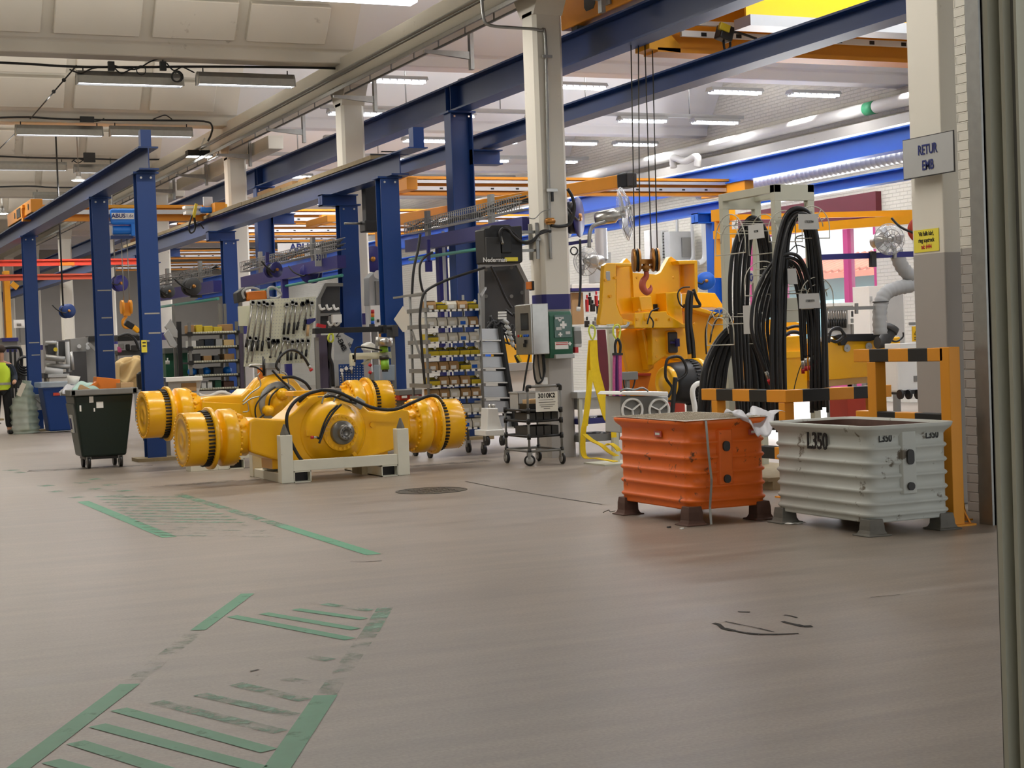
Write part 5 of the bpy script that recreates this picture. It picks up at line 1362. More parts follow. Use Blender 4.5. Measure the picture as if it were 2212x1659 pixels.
# ---- fans wrapped in clear film
def fan(name, label, c, ax, r, arm, motor=1):
    t = thing(name, label, 'fan', c, group='workshop fans'); c = Vector(c); ax = Vector(ax).normalized()
    mesh('guard_film', MB().lathe([(-.10, .06), (-.08, r * .6), (-.03, r * .97), (0, r), (.03, r * .97), (.08, r * .6), (.10, .03)], c, ax, 28), M['plastic_clear'], t)
    u = Z - ax * ax.z; u.normalize(); w = ax.cross(u)
    g = MB()
    for k in range(14):
        a = 2 * PI * k / 14; d = u * math.cos(a) + w * math.sin(a)
        g.tube([c + ax * .10 + d * .05, c + ax * .085 + d * r * .6, c + d * r], .0035, 5)
    for rr, o in ((r, 0), (r * .6, .085), (r * .3, .095)): g.tube([c + ax * o + (u * math.cos(2 * PI * k / 24) + w * math.sin(2 * PI * k / 24)) * rr for k in range(24)], .005, 5, True)
    mesh('guard_grille', g, M['galv'], t)
    b = MB()
    for k in range(3):
        a = 2 * PI * k / 3 + .4; d = u * math.cos(a) + w * math.sin(a); e = ax.cross(d)
        b.grid(lambda p, q: c + d * (r * (.12 + .78 * p)) + e * (r * .55 * (q - .35) * (.5 + p * .7)) + ax * (.06 * (q - .5)), 6, 4)
    split('blade', b, M['alu'], t, solid=.006)
    mesh('motor', MB().lathe([(-.45, 0), (-.45, .07), (-.42, .10), (-.15, .11), (-.1, .06), (.02, .05), (.02, 0)], c, ax, 20), M['steel'], t)
    mesh('arm', MB().tube(spline([Vector(p) for p in arm], 6), .03, 10), M['galv'], t)
    return t
c = at(1349, 462, 21.6)
fan('workshop_fan', 'big film-wrapped fan on a bent pipe right of the nearest white column', c, (.80, -.58, .12), .40, [c + Vector((-.35, .2, -.05)), at(1308, 478, 21.7), at(1282, 488, 21.7), at(1274, 505, 21.7), at(1273, 535, 21.7)])
c = at(1266, 564, 23.5)
fan('workshop_fan', 'small fan facing away under the blue hose reel bracket', c, (-.85, -.5, 0), .235, [c + Vector((.3, .2, 0)), at(1290, 575, 23.6), at(1303, 588, 23.6), at(1304, 620, 23.6)])
c = at(1921, 517, 17.2)
fan('workshop_fan', 'round film-wrapped fan facing out left of the pier', c, (-.25, -.95, 0), .20, [c + Vector((.05, .25, 0)), at(1930, 535, 17.5), at(1932, 560, 17.5)])
t = T_('support_rail', 'dark blue horizontal rail under the fan left of the pier', 'rail', at(1880, 552, 17.5))
a, b = at(1770, 556, 17.55), at(2000, 548, 17.55)
mesh('rail', MB().bar(a, b, .08, .07), M['violet_blue'], t)
mesh('bracket', MB().obox(at(1885, 560, 17.5), .07, .07, .2), M['dark_grey'], t)
# ---- hose reels
def reel(label, c, r, ax, m='navy', depth=.16, post=None, name='hose_reel'):
    t = thing(name, label, 'hose reel', c, group='hose reels'); c = Vector(c); ax = Vector(ax).normalized()
    mesh('drum', MB().lathe([(-depth / 2, 0), (-depth / 2, r * .96), (-depth / 2 + .012, r), (-depth / 2 + .024, r * .96), (-depth / 2 + .03, r * .55), (depth / 2 - .03, r * .55), (depth / 2 - .024, r * .96), (depth / 2 - .012, r), (depth / 2, r * .96), (depth / 2, 0)], c, ax, 32), M[m], t)
    mesh('hub_disc', MB().lathe([(depth / 2, r * .2), (depth / 2 + .03, r * .18), (depth / 2 + .03, 0)], c, ax, 16), M['copper'], t)
    mesh('wound_hose', MB().lathe([(-depth / 2 + .03, r * .55), (-depth / 2 + .04, r * .8), (depth / 2 - .04, r * .8), (depth / 2 - .03, r * .55)], c, ax, 24), M['rubber'], t)
    q = ax.cross(Z).normalized()
    mesh('cable', MB().tube(spline([c + ax * .1 + q * .05, c + ax * .12 + q * r * .6 - Z * .05, c + ax * .1 + q * r * 1.6 + Z * .03, c + ax * .05 + q * r * 2.2 + Z * .15], 5), .016, 6), M['black'], t)
    if post: mesh('mount_post', MB().bar(post[0], post[1], post[2], post[2], Y), M[m if m != 'black' else 'dark_grey'], t)
    return t
reel('large violet blue hose reel half behind the nearest white column', at(1238, 470, 22.0), .30, (.75, -.66, 0), 'violet_blue', .2, (at(1215, 528, 22.0), at(1278, 520, 22.0), .05))
reel('bright blue hose reel on the wall right of the yellow frame', at(1524, 607, 26), .165, (-.35, -.93, 0), 'bright_blue', .2)
reel('blue hose reel with brass hub left of the 3011 sign', at(590, 583, 29), .145, (.45, -.9, 0), 'violet_blue', .2, (at(577, 545, 29.1), at(577, 580, 29.1), .06))
reel('big blue hose reel behind dangling cables below the 3011 sign', at(672, 590, 29.5), .19, (-.6, -.8, 0), 'violet_blue', .22)
reel('black cable reel with curved handle above the left shelf rack', at(413, 619, 30), .165, (.25, -.97, 0), 'dark_grey', .2, (at(411, 640, 30.1), at(436, 640, 30.1), .05))
reel('black cable reel beside the navy post with the yellow note', at(360, 630, 30.5), .125, (.3, -.95, 0), 'dark_grey', .2)
legs(reel('dark blue cable reel hanging over the grey machine at the far left', at(145, 672, 40), .17, (.2, -.98, 0), 'navy_dark', .25), 'black', n=1, up=7.0)
reel('violet hose reel behind the planked runway post on the right', at(808, 560, 31), .26, (-.5, -.86, 0), 'violet_blue', .2)
legs(reel('small blue hose reel behind the left navy posts', at(258, 612, 45), .22, (.3, -.95, 0), 'violet_blue', .2), 'galv', n=1, up=7.0)
reel('red hose reel half behind the pier above the yellow notice', at(1992, 495, 16.6), .17, (-.5, -.86, 0), 'red_beam', .2)
# ---- orange jib, flexible ducting and cabinets by the gate
t = T_('jib_crane', 'slim orange jib with tie bar crossing the glazed gate', 'jib crane', at(1990, 470, 21))
mesh('arm', MB().bar(at(1560, 470, 24.5), at(2010, 459, 20), .10, .09).bar(at(1545, 508, 24.5), at(2010, 470, 20), .10, .14), M['yellow_deep'], t)
mesh('mast', MB().bar(at(1562, 455, 24.5), at(1562, 600, 24.5), .22, .22, Y).obox(at(1562, 465, 24.4), .3, .3, .2), M['yellow_deep'], t)
mesh('cable', MB().tube(spline([at(*p, 23) for p in ((1690, 505), (1702, 520), (1695, 540), (1708, 560), (1722, 545), (1718, 515), (1735, 508))], 5), .012, 6).tube(spline([at(*p, 23) for p in ((1680, 530), (1700, 545), (1720, 530), (1740, 535))], 5), .01, 6), M['black'], t)
t = t
t = T_('flexible_duct', 'grey flexible exhaust duct bending down beside the pier', 'duct', at(1905, 650, 20))
pp = spline([at(*p, 20) for p in ((1935, 540), (1945, 570), (1962, 592), (1980, 604), (1968, 616), (1940, 622), (1915, 632), (1903, 655), (1900, 690), (1902, 722))], 7)
rr = [.105 + .008 * math.sin(i * 2.4) for i in range(len(pp))]
mesh('hose', MB().tube(pp, rr, 14), M['flex_grey'], t)
mesh('clamp', MB().tube(arc(at(1978, 606, 20), X, Z, .1, 0, 2 * PI, 16)[:-1], .012, 6, True).tube(arc(at(1902, 652, 20), X, Y, .112, 0, 2 * PI, 16)[:-1], .01, 6, True), M['dark_grey'], t)
mesh('side_arm', MB().bar(at(1788, 668, 20), at(1898, 664, 20), .03, .05).bar(at(1850, 655, 20), at(1850, 678, 20), .04, .04), M['mid_grey'], t)
t = T_('cabinet', 'tall white cabinet beside the glazed gate behind the duct', 'cabinet', at(1895, 740, 24.5))
B_(1877, 618, 1958, 800, 24.5, .5, 'white', t, 'body'); B_(1915, 622, 1956, 795, 24.47, .03, 'light_grey', t, 'door'); B_(1880, 640, 1885, 650, 24.46, .03, 'light_grey', t, 'handle')
legs(t, n=2, w=.1)
t = T_('cabinet', 'white wheeled cabinet with grey plate behind the tall barrier', 'cabinet', at(1965, 800, 20.8))
B_(1938, 772, 1992, 845, 20.8, .5, 'white', t, 'body', .03); B_(1975, 812, 1989, 824, 20.78, .03, 'mid_grey', t, 'label_plate'); B_(1945, 742, 1992, 760, 20.8, .4, 'white', t, 'tray')
B_(1950, 760, 1985, 772, 20.9, .3, 'light_grey', t, 'neck')
for px in (1945, 1963, 1983): c = at(px, 852, 20.75); mesh('caster', MB().cyl(c - X * .02, c + X * .02, .075, n=14), M['rubber'], t)
B_(1943, 843, 1990, 850, 20.8, .4, 'dark_grey', t, 'chassis')
t = T_('warning_sign', 'yellow triangle warning sign on a white board left of the pier', 'sign', at(1980, 720, 20))
B_(1971, 705, 1992, 737, 19.95, .02, mat('sign_yellow', '#e6b31e', .5), t, 'panel', .001)
mesh('triangle', MB().prism([(-.055, -.045), (.055, -.045), (0, .05)], at(1981, 716, 19.94), X, Z, .004), M['black'], t)
mesh('triangle_field', MB().prism([(-.038, -.034), (.038, -.034), (0, .032)], at(1981, 716, 19.93), X, Z, .004), M['bin_yellow'], t)
mesh('ink_lines', MB().obox(at(1981, 729, 19.94), .1, .004, .012).obox(at(1981, 733, 19.94), .1, .004, .012), M['dark_grey'], t)
B_(1965, 696, 1992, 702, 19.95, .03, 'mid_grey', t, 'clip_strip')
mesh('post', MB().bar(gr(1990, 845) * .0 + at(1988, 700, 20.0), Vector((at(1988, 700, 20.0).x, 20.0, 0)), .04, .04, Y), M['mid_grey'], t)
# tool stand before the gate
t = T_('tool_stand', 'white perforated tool stand with black-handled tools before the gate', 'tool stand', at(1810, 700, 26))
B_(1783, 660, 1865, 722, 26, .06, 'light_grey', t, 'board'); B_(1783, 655, 1868, 660, 25.9, .1, 'white', t, 'top_rail'); B_(1865, 655, 1868, 760, 26, .06, 'mid_grey', t, 'upright'); B_(1784, 722, 1788, 790, 26, .06, 'mid_grey', t, 'upright')
for i in range(8):
    px = 1790 + i * 5.2
    o = MB(); a, b = at(px, 668, 25.95), at(px, 690, 25.95)
    tl = T_('hand_tool', 'black-handled tool %s from left on the white stand by the gate' % ORD[i], 'tool', b, 'tools on the stand by the gate')
    mesh('shaft', MB().cyl(a, b, .012, n=8), M['steel'], tl); mesh('handle', MB().cyl(b, at(px, 708, 25.95), .022, n=8), M['black'], tl)
for o_ in (t,): legs(o_, n=2)
t = T_('control_console', 'small white control panel with dials beside the tool stand', 'control panel', at(1842, 690, 25.8))
B_(1836, 668, 1851, 700, 25.75, .08, 'white', t, 'panel'); B_(1839, 672, 1848, 684, 25.74, .02, 'dark_grey', t, 'dial_field'); B_(1838, 688, 1849, 697, 25.74, .02, 'mid_grey', t, 'label')
legs(t, n=1)
t = T_('station_sign', 'blue lettered 3022 sign between the hoses of the rack', 'sign', at(1620, 600, 25))
B_(1606, 585, 1650, 614, 24.9, .03, 'light_grey', t, 'panel'); a = at(1627, 600, 24.88); text('3022', M['ink_blue'], t, a, X, Z, .2, sx=.8, bold=.004)
legs(t, n=1)
# electrical boxes and pipes on the back wall between column and gate
t = T_('wall_box', 'white louvred electrical box on the right wall above the yellow frame', 'electrical box', at(1420, 540, 31))
B_(1402, 497, 1446, 562, yw(1424), .3, 'white', t, 'body'); B_(1430, 500, 1440, 558, yw(1424) - .03, .04, 'light_grey', t, 'louvre_panel')
lv = MB()
for i in range(9):
    a = at(1435, 504 + i * 6.5, yw(1424) - .05); lv.obox(a, .09, .03, .03)
mesh('louvre_slat', lv, M['dark_grey'], t)
t = T_('wall_box', 'tall grey switch cabinet on the right wall behind the yellow frame', 'electrical box', at(1480, 550, 31))
B_(1446, 500, 1502, 565, yw(1474), .3, 'light_grey', t, 'body'); B_(1473, 513, 1496, 555, yw(1474) - .05, .06, 'mid_grey', t, 'door'); B_(1445, 562, 1520, 566, yw(1482) - .1, .3, 'white', t, 'shelf')
t = T_('wall_pipe', 'white painted pipes dropping down the right wall behind the yellow frame', 'pipe', at(1525, 500, 31.5))
for px, r in ((1462, .04), (1494, .04), (1520, .07)):
    lines_([(px, 460), (px + 1, 500), (px + 2, 556), (px - 12, 568)], yw(px), r, t, 'pipe', 'light_grey')
t = T_('roof_column', 'grey ribbed metal vent pipe on the wall behind the small fan', 'duct', at(1300, 520, 30))
a, b = at(1297, 500, 30), at(1300, 560, 30)
pr_ = [(i * .03, .125 + .008 * (i % 2)) for i in range(22)]
mesh('pipe', MB().lathe(pr_, b, Z, 18), M['duct'], t); B_(1284, 545, 1322, 610, 30, .3, 'light_grey', t, 'box')
# ================================================================ around the nearest white column
def txt(body, m, root, px, py, y, size, sx=.8, bold=0): return text(body, M[m], root, at(px, py, y), X, Z, size, sx=sx, bold=bold)
t = T_('control_cabinet', 'stainless steel control cabinet with dark screen on the nearest white column', 'control cabinet', (9.45, 20.5, 1.44))
mesh('body', MB().box(9.32, 9.56, 20.31, 20.86, 1.44, 2.13), M['steel'], t, bev=.008)
mesh('door', MB().box(9.30, 9.32, 20.32, 20.85, 1.45, 2.12), M['steel'], t, bev=.004)
mesh('screen', MB().box(9.295, 9.30, 20.42, 20.64, 1.79, 1.99), M['glass_dark'], t)
mesh('screen_bezel', MB().box(9.297, 9.302, 20.40, 20.66, 1.77, 2.01), M['black'], t)
for i, (y, m) in enumerate(((20.74, 'red'), (20.66, 'bin_yellow'), (20.55, 'bright_blue'), (20.49, 'bright_blue'), (20.43, 'bright_blue'))):
    mesh('push_button', MB().cyl((9.30, y, 1.70), (9.285, y, 1.70), .018, n=12), M[m], t)
mesh('selector_switch', MB().obox((9.285, 20.50, 1.62), .03, .02, .05).obox((9.285, 20.53, 1.57), .03, .03, .05), M['black'], t)
mesh('cable', MB().tube(spline([(9.38, 20.42, 1.44), (9.36, 20.42, 1.25), (9.40, 20.42, 1.05), (9.5, 20.42, 1.12), (9.5, 20.42, 1.44)], 6), .014, 7).tube(spline([(9.42, 20.4, 1.44), (9.43, 20.38, 1.2), (9.46, 20.38, 1.1), (9.52, 20.4, 1.2), (9.52, 20.42, 1.44)], 6), .012, 7).tube(spline([(9.34, 20.5, 1.44), (9.26, 20.5, 1.1), (9.2, 20.5, .75)], 6), .014, 7), M['black'], t)
mesh('socket', MB().box(9.49, 9.58, 20.44, 20.5, 1.02, 1.12), M['white'], t, bev=.01)
t = T_('first_aid_box', 'green first aid station with white crosses on the nearest white column', 'first aid box', (9.75, 20.4, 1.4))
mesh('case', MB().prism([(20.33, 1.38), (20.5, 1.38), (20.5, 2.02), (20.36, 2.02), (20.31, 1.95), (20.31, 1.5)], (9.57, 0, 0), Y, Z, .35), M['first_aid'], t, bev=.012)
mesh('window', MB().box(9.64, 9.90, 20.295, 20.312, 1.66, 1.97), mat('first_aid_window', '#49685d', .15), t)
cr = lambda x, z, s: MB().box(x - s, x + s, 20.287, 20.296, z - s * .36, z + s * .36).box(x - s * .36, x + s * .36, 20.286, 20.296, z - s, z + s)
for x, z, s in ((9.77, 1.83, .05), (9.72, 1.90, .025), (9.72, 1.70, .03), (9.86, 1.57, .025)): mesh('white_cross', cr(x, z, s), M['white'], t)
split('label_strip', MB().box(9.65, 9.78, 20.286, 20.296, 1.91, 1.94).box(9.66, 9.74, 20.286, 20.296, 1.76, 1.80).box(9.80, 9.87, 20.286, 20.296, 1.70, 1.74), M['paper_grey'], t)
mesh('instruction_card', MB().box(9.64, 9.84, 20.296, 20.312, 1.50, 1.60), M['paper'], t)
mesh('card_line', MB().box(9.65, 9.83, 20.29, 20.297, 1.585, 1.592).box(9.65, 9.83, 20.29, 20.297, 1.56, 1.57), M['red'], t)
mesh('plaster_tray', MB().box(9.63, 9.92, 20.27, 20.4, 1.37, 1.43), M['light_grey'], t, bev=.01)
t = T_('fume_extractor', 'black wall-mounted extractor box lettered Nederman left of the white column', 'extractor', at(1088, 530, 20.45))
P_([(1046, 494), (1056, 492), (1062, 486), (1100, 485), (1106, 489), (1128, 487), (1130, 565), (1124, 569), (1050, 569)], 20.45, .35, 'black', t, 'case', .02)
B_(1050, 512, 1083, 558, 20.42, .05, 'dark_grey', t, 'side_panel', .01); B_(1083, 502, 1106, 546, 20.41, .05, 'black', t, 'hose_plate', .01)
txt('Nederman', 'white', t, 1069, 561.5, 20.39, .085, .95, .002)
B_(1091, 556, 1119, 564, 20.40, .02, 'paper_yellow', t, 'sticker', .001)
lines_([(1083, 524), (1079, 505), (1085, 494), (1097, 495), (1108, 508), (1125, 521), (1145, 522), (1165, 506), (1186, 498)], 20.3, .018, t, 'hose')
mesh('nozzle', MB().cyl(at(1082, 512, 20.38), at(1086, 527, 20.33), .02, n=8), M['steel'], t)
mesh('bracket', MB().bar((9.3, 20.62, at(1128, 500, 20.5).z), (9.6, 20.62, at(1128, 500, 20.5).z), .04, .04), M['galv'], t)
mesh('bracket', MB().bar((9.3, 20.62, at(1128, 540, 20.5).z), (9.6, 20.62, at(1128, 540, 20.5).z), .04, .04), M['galv'], t)
split('wall_rail', MB().box(9.53, 9.57, 20.5, 20.9, 3.0, 3.03).box(9.53, 9.57, 20.55, 20.58, 2.75, 3.25).box(9.53, 9.57, 20.78, 20.81, 2.75, 3.25), M['galv'], t)
t = T_('tablet_holder', 'small orange-backed tablet holder on the left edge of the white column', 'tablet', at(1146, 617, 20.3))
B_(1138, 609, 1150, 625, 20.3, .04, 'orange_part', t, 'tablet'); B_(1150, 607, 1155, 627, 20.28, .12, 'black', t, 'arm')
t = T_('shading_wall', 'black welding curtain wall in a grey frame behind the steel control cabinet', 'screen', at(1085, 640, 23.5))
P_([(1042, 578), (1115, 570), (1133, 610), (1135, 715), (1042, 715)], 23.5, .05, 'dark_grey', t, 'curtain_panel')
mesh('frame', MB().bar(at(1034, 575, 23.4), at(1118, 569, 23.4), .07, .06).bar(at(1116, 569, 23.4), at(1136, 610, 23.4), .07, .06, X).bar(at(1136, 608, 23.4), at(1139, 720, 23.4), .07, .06, Y).bar(at(1040, 575, 23.4), at(1044, 900, 23.4), .07, .06, Y), M['mid_grey'], t)
for p in ((1050, 582), (1105, 578), (1050, 640), (1105, 640), (1128, 632)): mesh('stud', MB().cyl(at(*p, 23.48), at(p[0], p[1], 23.46), .03, n=10), M['mid_grey'], t)
t = T_('cable_bundle', 'tangle of grey hydraulic hoses and black cables behind the control cabinet', 'cables', at(1090, 720, 23.0))
for i in range(16):
    x, y = 1050 + random.uniform(0, 50), 680 + random.uniform(-5, 40)
    lines_([(x + random.uniform(-4, 4) + 9 * k, y + random.uniform(-16, 16) + 5 * k) for k in range(5)], 23.0 - .02 * i, random.uniform(.01, .022), t, 'cable', random.choice(('rubber', 'black', 'dark_grey')), 4)
for i in range(5): mesh('connector', MB().cyl(at(1088 + i * 4, 690 + i * 12, 22.6), at(1098 + i * 3, 700 + i * 12, 22.55), .03, n=8), M['light_grey'], t)
for i in range(3): mesh('connector', MB().obox(at(1085, 675 + i * 6, 22.6), .12, .05, .03), M['white'], t)
t = T_('yellow_machine', 'yellow machine casing and white base behind the control cabinet', 'machine', at(1120, 770, 24.5))
P_([(1093, 730), (1150, 740), (1150, 785), (1090, 785)], 24.5, .6, 'yellow', t, 'body', .02); B_(1086, 785, 1160, 880, 24.3, .8, 'white', t, 'base', .01); B_(1086, 785, 1150, 800, 24.2, .1, 'light_grey', t, 'ledge')
t = T_('scanner', 'yellow and black hand scanner hanging under the control cabinet', 'scanner', at(1119, 775, 20.3))
mesh('body', MB().bar(at(1115, 766, 20.25), at(1122, 783, 20.25), .05, .06), M['black'], t, bev=.01); mesh('grip', MB().bar(at(1117, 768, 20.2), at(1125, 780, 20.2), .03, .03), M['bin_yellow'], t)
# aluminium step stand
t = T_('step_stand', 'tall aluminium step stand with black slanted side beside the bin rack', 'steps', at(1075, 820, 23.0))
for i, py in enumerate((710, 738, 770, 801, 834, 866, 898)):
    xr = 1080 + (py - 708) * .185
    P_([(1040, py), (xr, py), (xr + 2, py + 24), (1041, py + 24)], 22.7, .28, 'alu', t, 'step', .005)
    P_([(1040, py + 24), (xr + 2, py + 24), (xr + 2, py + 27), (1040, py + 27)], 22.62, .36, 'white', t, 'step_nose', .003)
P_([(1080, 706), (1086, 706), (1121, 925), (1112, 925)], 22.6, .4, 'black', t, 'side_rail', .005)
# lifting jack
t = T_('floor_jack', 'white floor jack on casters left of the tube trolley', 'jack', at(1070, 920, 21.3))
P_([(1054, 882), (1076, 882), (1078, 900), (1088, 935), (1052, 935)], 21.3, .25, 'white', t, 'body', .01); B_(1048, 930, 1090, 940, 21.2, .4, 'white', t, 'base', .01)
for px in (1058, 1066): mesh('cylinder', MB().cyl(at(px, 884, 21.4), at(px, 873, 21.4), .025, n=10), M['steel'], t)
for px, py in ((1052, 952), (1085, 952)):
    c = at(px, py, 21.25); mesh('caster', MB().cyl(c - X * .02, c + X * .02, .07, n=16), M['rubber'], t); mesh('caster_fork', MB().obox(c + Z * .05, .05, .03, .1), M['galv'], t)
# tube trolley with the sign 3010K2
x0, x1, y0, y1 = 8.80, 9.27, 19.42, 20.16
t = T_('tube_trolley', 'black tube-framed trolley with white 3010K2 sign before the column', 'trolley', ((x0 + x1) / 2, (y0 + y1) / 2, 0))
zs = [at(1140, p, 19.42).z for p in (976, 944, 911, 888)]
ztop = at(1220, 832, 19.42).z
for x, y, h in ((x0, y0, zs[3] + .02), (x1, y0, ztop), (x0, y1, zs[3] + .02), (x1, y1, zs[3] + .02)): mesh('upright', MB().cyl((x, y, zs[0] - .05), (x, y, h), .016, n=10), M['mid_grey'], t)
mesh('upright', MB().cyl((x0, y0, zs[3]), (x0, y0, ztop), .016, n=10), M['mid_grey'], t)
mesh('push_handle', MB().cyl((x0, y0, ztop), (x1, y0, ztop), .018, n=10), M['mid_grey'], t)
for p in ((x0, y0), (x1, y0)): mesh('elbow', MB().tube(spline([Vector((p[0], p[1], ztop - .06)), Vector((p[0], p[1], ztop)), Vector((p[0] + (.05 if p[0] == x0 else -.05), p[1], ztop))], 4), .024, 10), M['black'], t)
for k, z in enumerate(zs):
    f = MB()
    for a, b in (((x0, y0), (x1, y0)), ((x1, y0), (x1, y1)), ((x1, y1), (x0, y1)), ((x0, y1), (x0, y0))): f.cyl((a[0], a[1], z), (b[0], b[1], z), .016, n=10)
    mesh('shelf_frame', f, M['black'] if k else M['mid_grey'], t)
    if k: mesh('shelf_board', MB().box(x0, x1, y0, y1, z - .012, z - .002), M['dark_grey'], t)
    j = MB()
    for x in (x0, x1):
        for y in (y0, y1): j.cyl((x, y, z - .035), (x, y, z + .035), .026, n=10)
    split('joint', j, M['black'], t)
for x, y in ((x0, y0), (x1, y0), (x0, y1), (x1, y1)):
    c = Vector((x, y, .075)); w = mesh('caster', MB().lathe([(-.018, 0), (-.018, .068), (-.012, .075), (.012, .075), (.018, .068), (.018, 0)], c, Vector((.5, 1, 0)) if (x == x0 and y == y0) else X, 20), M['rubber'], t)
    mesh('wheel_disc', MB().lathe([(-.021, 0), (-.021, .05), (.021, .05), (.021, 0)], c, Vector((.5, 1, 0)) if (x == x0 and y == y0) else X, 18), M['light_grey'], w)
    mesh('caster_fork', MB().obox(c + Vector((0, 0, .06)), .06, .05, .09).cyl(c + Z * .1, c + Z * .17, .015, n=8), M['galv'], t)
def tray_box(n, lab, xa, xb, ya, yb, za, zb, m, grp=None):
    o = T_(n, lab, 'box', ((xa + xb) / 2, (ya + yb) / 2, za), grp)
    b = MB().box(xa, xb, ya, yb, za, za + .006).box(xa, xa + .006, ya, yb, za, zb).box(xb - .006, xb, ya, yb, za, zb).box(xa, xb, ya, ya + .006, za, zb).box(xa, xb, yb - .006, yb, za, zb)
    mesh('walls', b, M[m], o)
    mesh('rim', MB().box(xa - .01, xb + .01, ya - .01, ya + .004, zb - .02, zb).box(xa - .01, xb + .01, yb - .004, yb + .01, zb - .02, zb).box(xa - .01, xa + .004, ya, yb, zb - .02, zb).box(xb - .004, xb + .01, ya, yb, zb - .02, zb), M[m], o)
    return o
tray_box('storage_box', 'black parts box behind the sign on the top tier of the tube trolley', x0 + .03, x1 - .02, y0 + .06, y0 + .34, zs[3], zs[3] + .09, 'black')
tray_box('storage_box', 'pale grey tote with clips at the back of the tube trolley', x0 + .05, x0 + .36, y1 - .33, y1 - .05, zs[3], zs[3] + .24, 'light_grey')
o = solo('cardboard_box', MB().box(x0 + .06, x0 + .36, y0 + .08, y0 + .3, zs[3] + .085, zs[3] + .14).box(x0 + .1, x0 + .3, y0 + .1, y0 + .28, zs[3] + .14, zs[3] + .146), M['cardboard_pale'], 'flattened cardboard box on top of the tube trolley', 'cardboard box', bev=.004)
for k, zz in enumerate((zs[1], zs[2])):
    for i in range(4):
        xa = x0 + .03 + i * .11
        solo('parts_bin', MB().box(xa, xa + .095, y0 + .05, y0 + .5, zz, zz + .13 - .02 * k), M['dark_grey'], 'dark slim parts bin %s from left on the %s tier of the tube trolley' % (ORD[i], ('second lowest', 'middle')[k]), 'bin', 'dark bins on the tube trolley', bev=.004)
s = mesh('sign_board', MB().box(8.90, 9.215, 19.385, 19.392, .70, .955), M['paper'], t)
text('3010K2', M['ink'], t, (9.055, 19.383, .905), X, Z, .082, sx=.95, bold=.0025)
mesh('sign_print', MB().box(8.94, 9.18, 19.382, 19.386, .815, .825).box(8.95, 9.15, 19.382, 19.386, .85, .856).box(8.95, 9.17, 19.382, 19.386, .785, .792).box(8.97, 9.14, 19.382, 19.386, .76, .767).box(9.01, 9.1, 19.382, 19.386, .735, .742), M['mid_grey'], t)

# ---- wheeled bin rack
yf, yb = 22.0, 22.62
lx, rx = at(924, 800, yf).x, at(1041, 800, yf).x
lips = (668, 703.5, 737, 767, 799, 831, 858, 893, 925)
t = T_('bin_rack', 'tall grey tube rack on casters filled with yellow bins and cartons', 'rack', ((lx + rx) / 2, 22.3, 0))
zt = at(924, 636, yf).z
for x in (lx, rx):
    for y in (yf, yb): mesh('upright', MB().cyl((x, y, .16), (x, y, zt), .02, n=10), M['mid_grey'], t)
mesh('top_rail', MB().bar((lx, yf, zt), (lx - .0, yb, zt), .03, .03).bar((lx - .25, yb, zt - .02), (lx, yf, zt + .02), .03, .03), M['mid_grey'], t)
split('brace', MB().bar(at(1038, 640, yf), at(1049, 622, yf + .3), .03, .03).bar(at(890, 715, yf + .3), at(915, 790, yf), .025, .025), M['mid_grey'], t)
zl_ = [at(980, p, yf).z for p in lips]
for z in zl_:
    mesh('shelf', MB().box(lx + .01, rx - .01, yf - .02, yb, z - .02, z - .008), M['dark_grey'], t)
    mesh('side_channel', MB().box(lx - .02, lx + .02, yf - .1, yb + .1, z - .03, z + .03), M['mid_grey'], t)
    tg = MB()
    for i in range(9): tg.box(lx + .04 + i * .09, lx + .10 + i * .09 - random.uniform(0, .015), yf - .028, yf - .022, z - .028, z + .002)
    mesh('label_print', tg, M['paper'], t)
for x in (lx, rx):
    for y in (yf + .03, yb): c = Vector((x, y, .075)); mesh('caster', MB().cyl(c - X * .02 + Y * .0, c + X * .02, .075, n=16), M['rubber'], t); mesh('caster_fork', MB().obox(c + Z * .06, .06, .05, .1), M['galv'], t)
def pick_bin():
    w, d, h = .150, .26, .115
    o = thing('picking_bin', 'x', 'bin', (0, 0, 0), group='small parts bins and cartons on the wheeled rack')
    pf = [(0, 0), (d, 0), (d, h), (.10, h), (.07, h * .55), (-.015, h * .55)]
    b = MB().box(0, w, 0, d, 0, .006).box(0, w, d - .006, d, 0, h).prism(pf, (.006, 0, 0), Y, Z, .006).prism(pf, (w, 0, 0), Y, Z, .006)
    b.prism([(0, 0), (-.015, h * .55), (-.021, h * .55), (-.006, 0)], (0, 0, 0), Y, Z, w)
    mesh('tub', b, M['bin_yellow'], o)
    mesh('contents', MB().box(.008, w - .008, .03, d - .01, .006, h * .7), M['dark_steel'], o)
    mesh('tag', MB().obox((w * .82, .055, h * .98), .035, .006, .04, Matrix.Rotation(PI / 4, 3, 'Y')), M['paper'], o)
    return o
PBIN = pick_bin()
def carton(m1, blue=False):
    w, d, h = .145, .24, .10
    o = thing('carton', 'x', 'carton', (0, 0, 0), group='small parts bins and cartons on the wheeled rack')
    mesh('carton_body', MB().prism([(0, 0), (d, 0), (d, h * 1.25), (.04, h * 1.25), (.0, h * .75)], (0, 0, 0), Y, Z, w), M[m1], o, bev=.003)
    mesh('label_sheet', MB().box(.02, .10, -.004, 0, .015, .065), M['paper' if not blue else 'bright_blue'], o)
    mesh('inner_parts', MB().box(.01, w - .01, .03, d - .02, h * 1.25, h * 1.3), M['dark_grey'], o)
    return o
CB, CW_, CBL = carton('cardboard'), carton('paper_cream'), carton('paper_cream', True)
KIND = {'y': (PBIN, 'yellow picking bin'), 'c': (CB, 'brown carton'), 'w': (CW_, 'white carton'), 'b': (CBL, 'blue-labelled white carton')}
used = set()
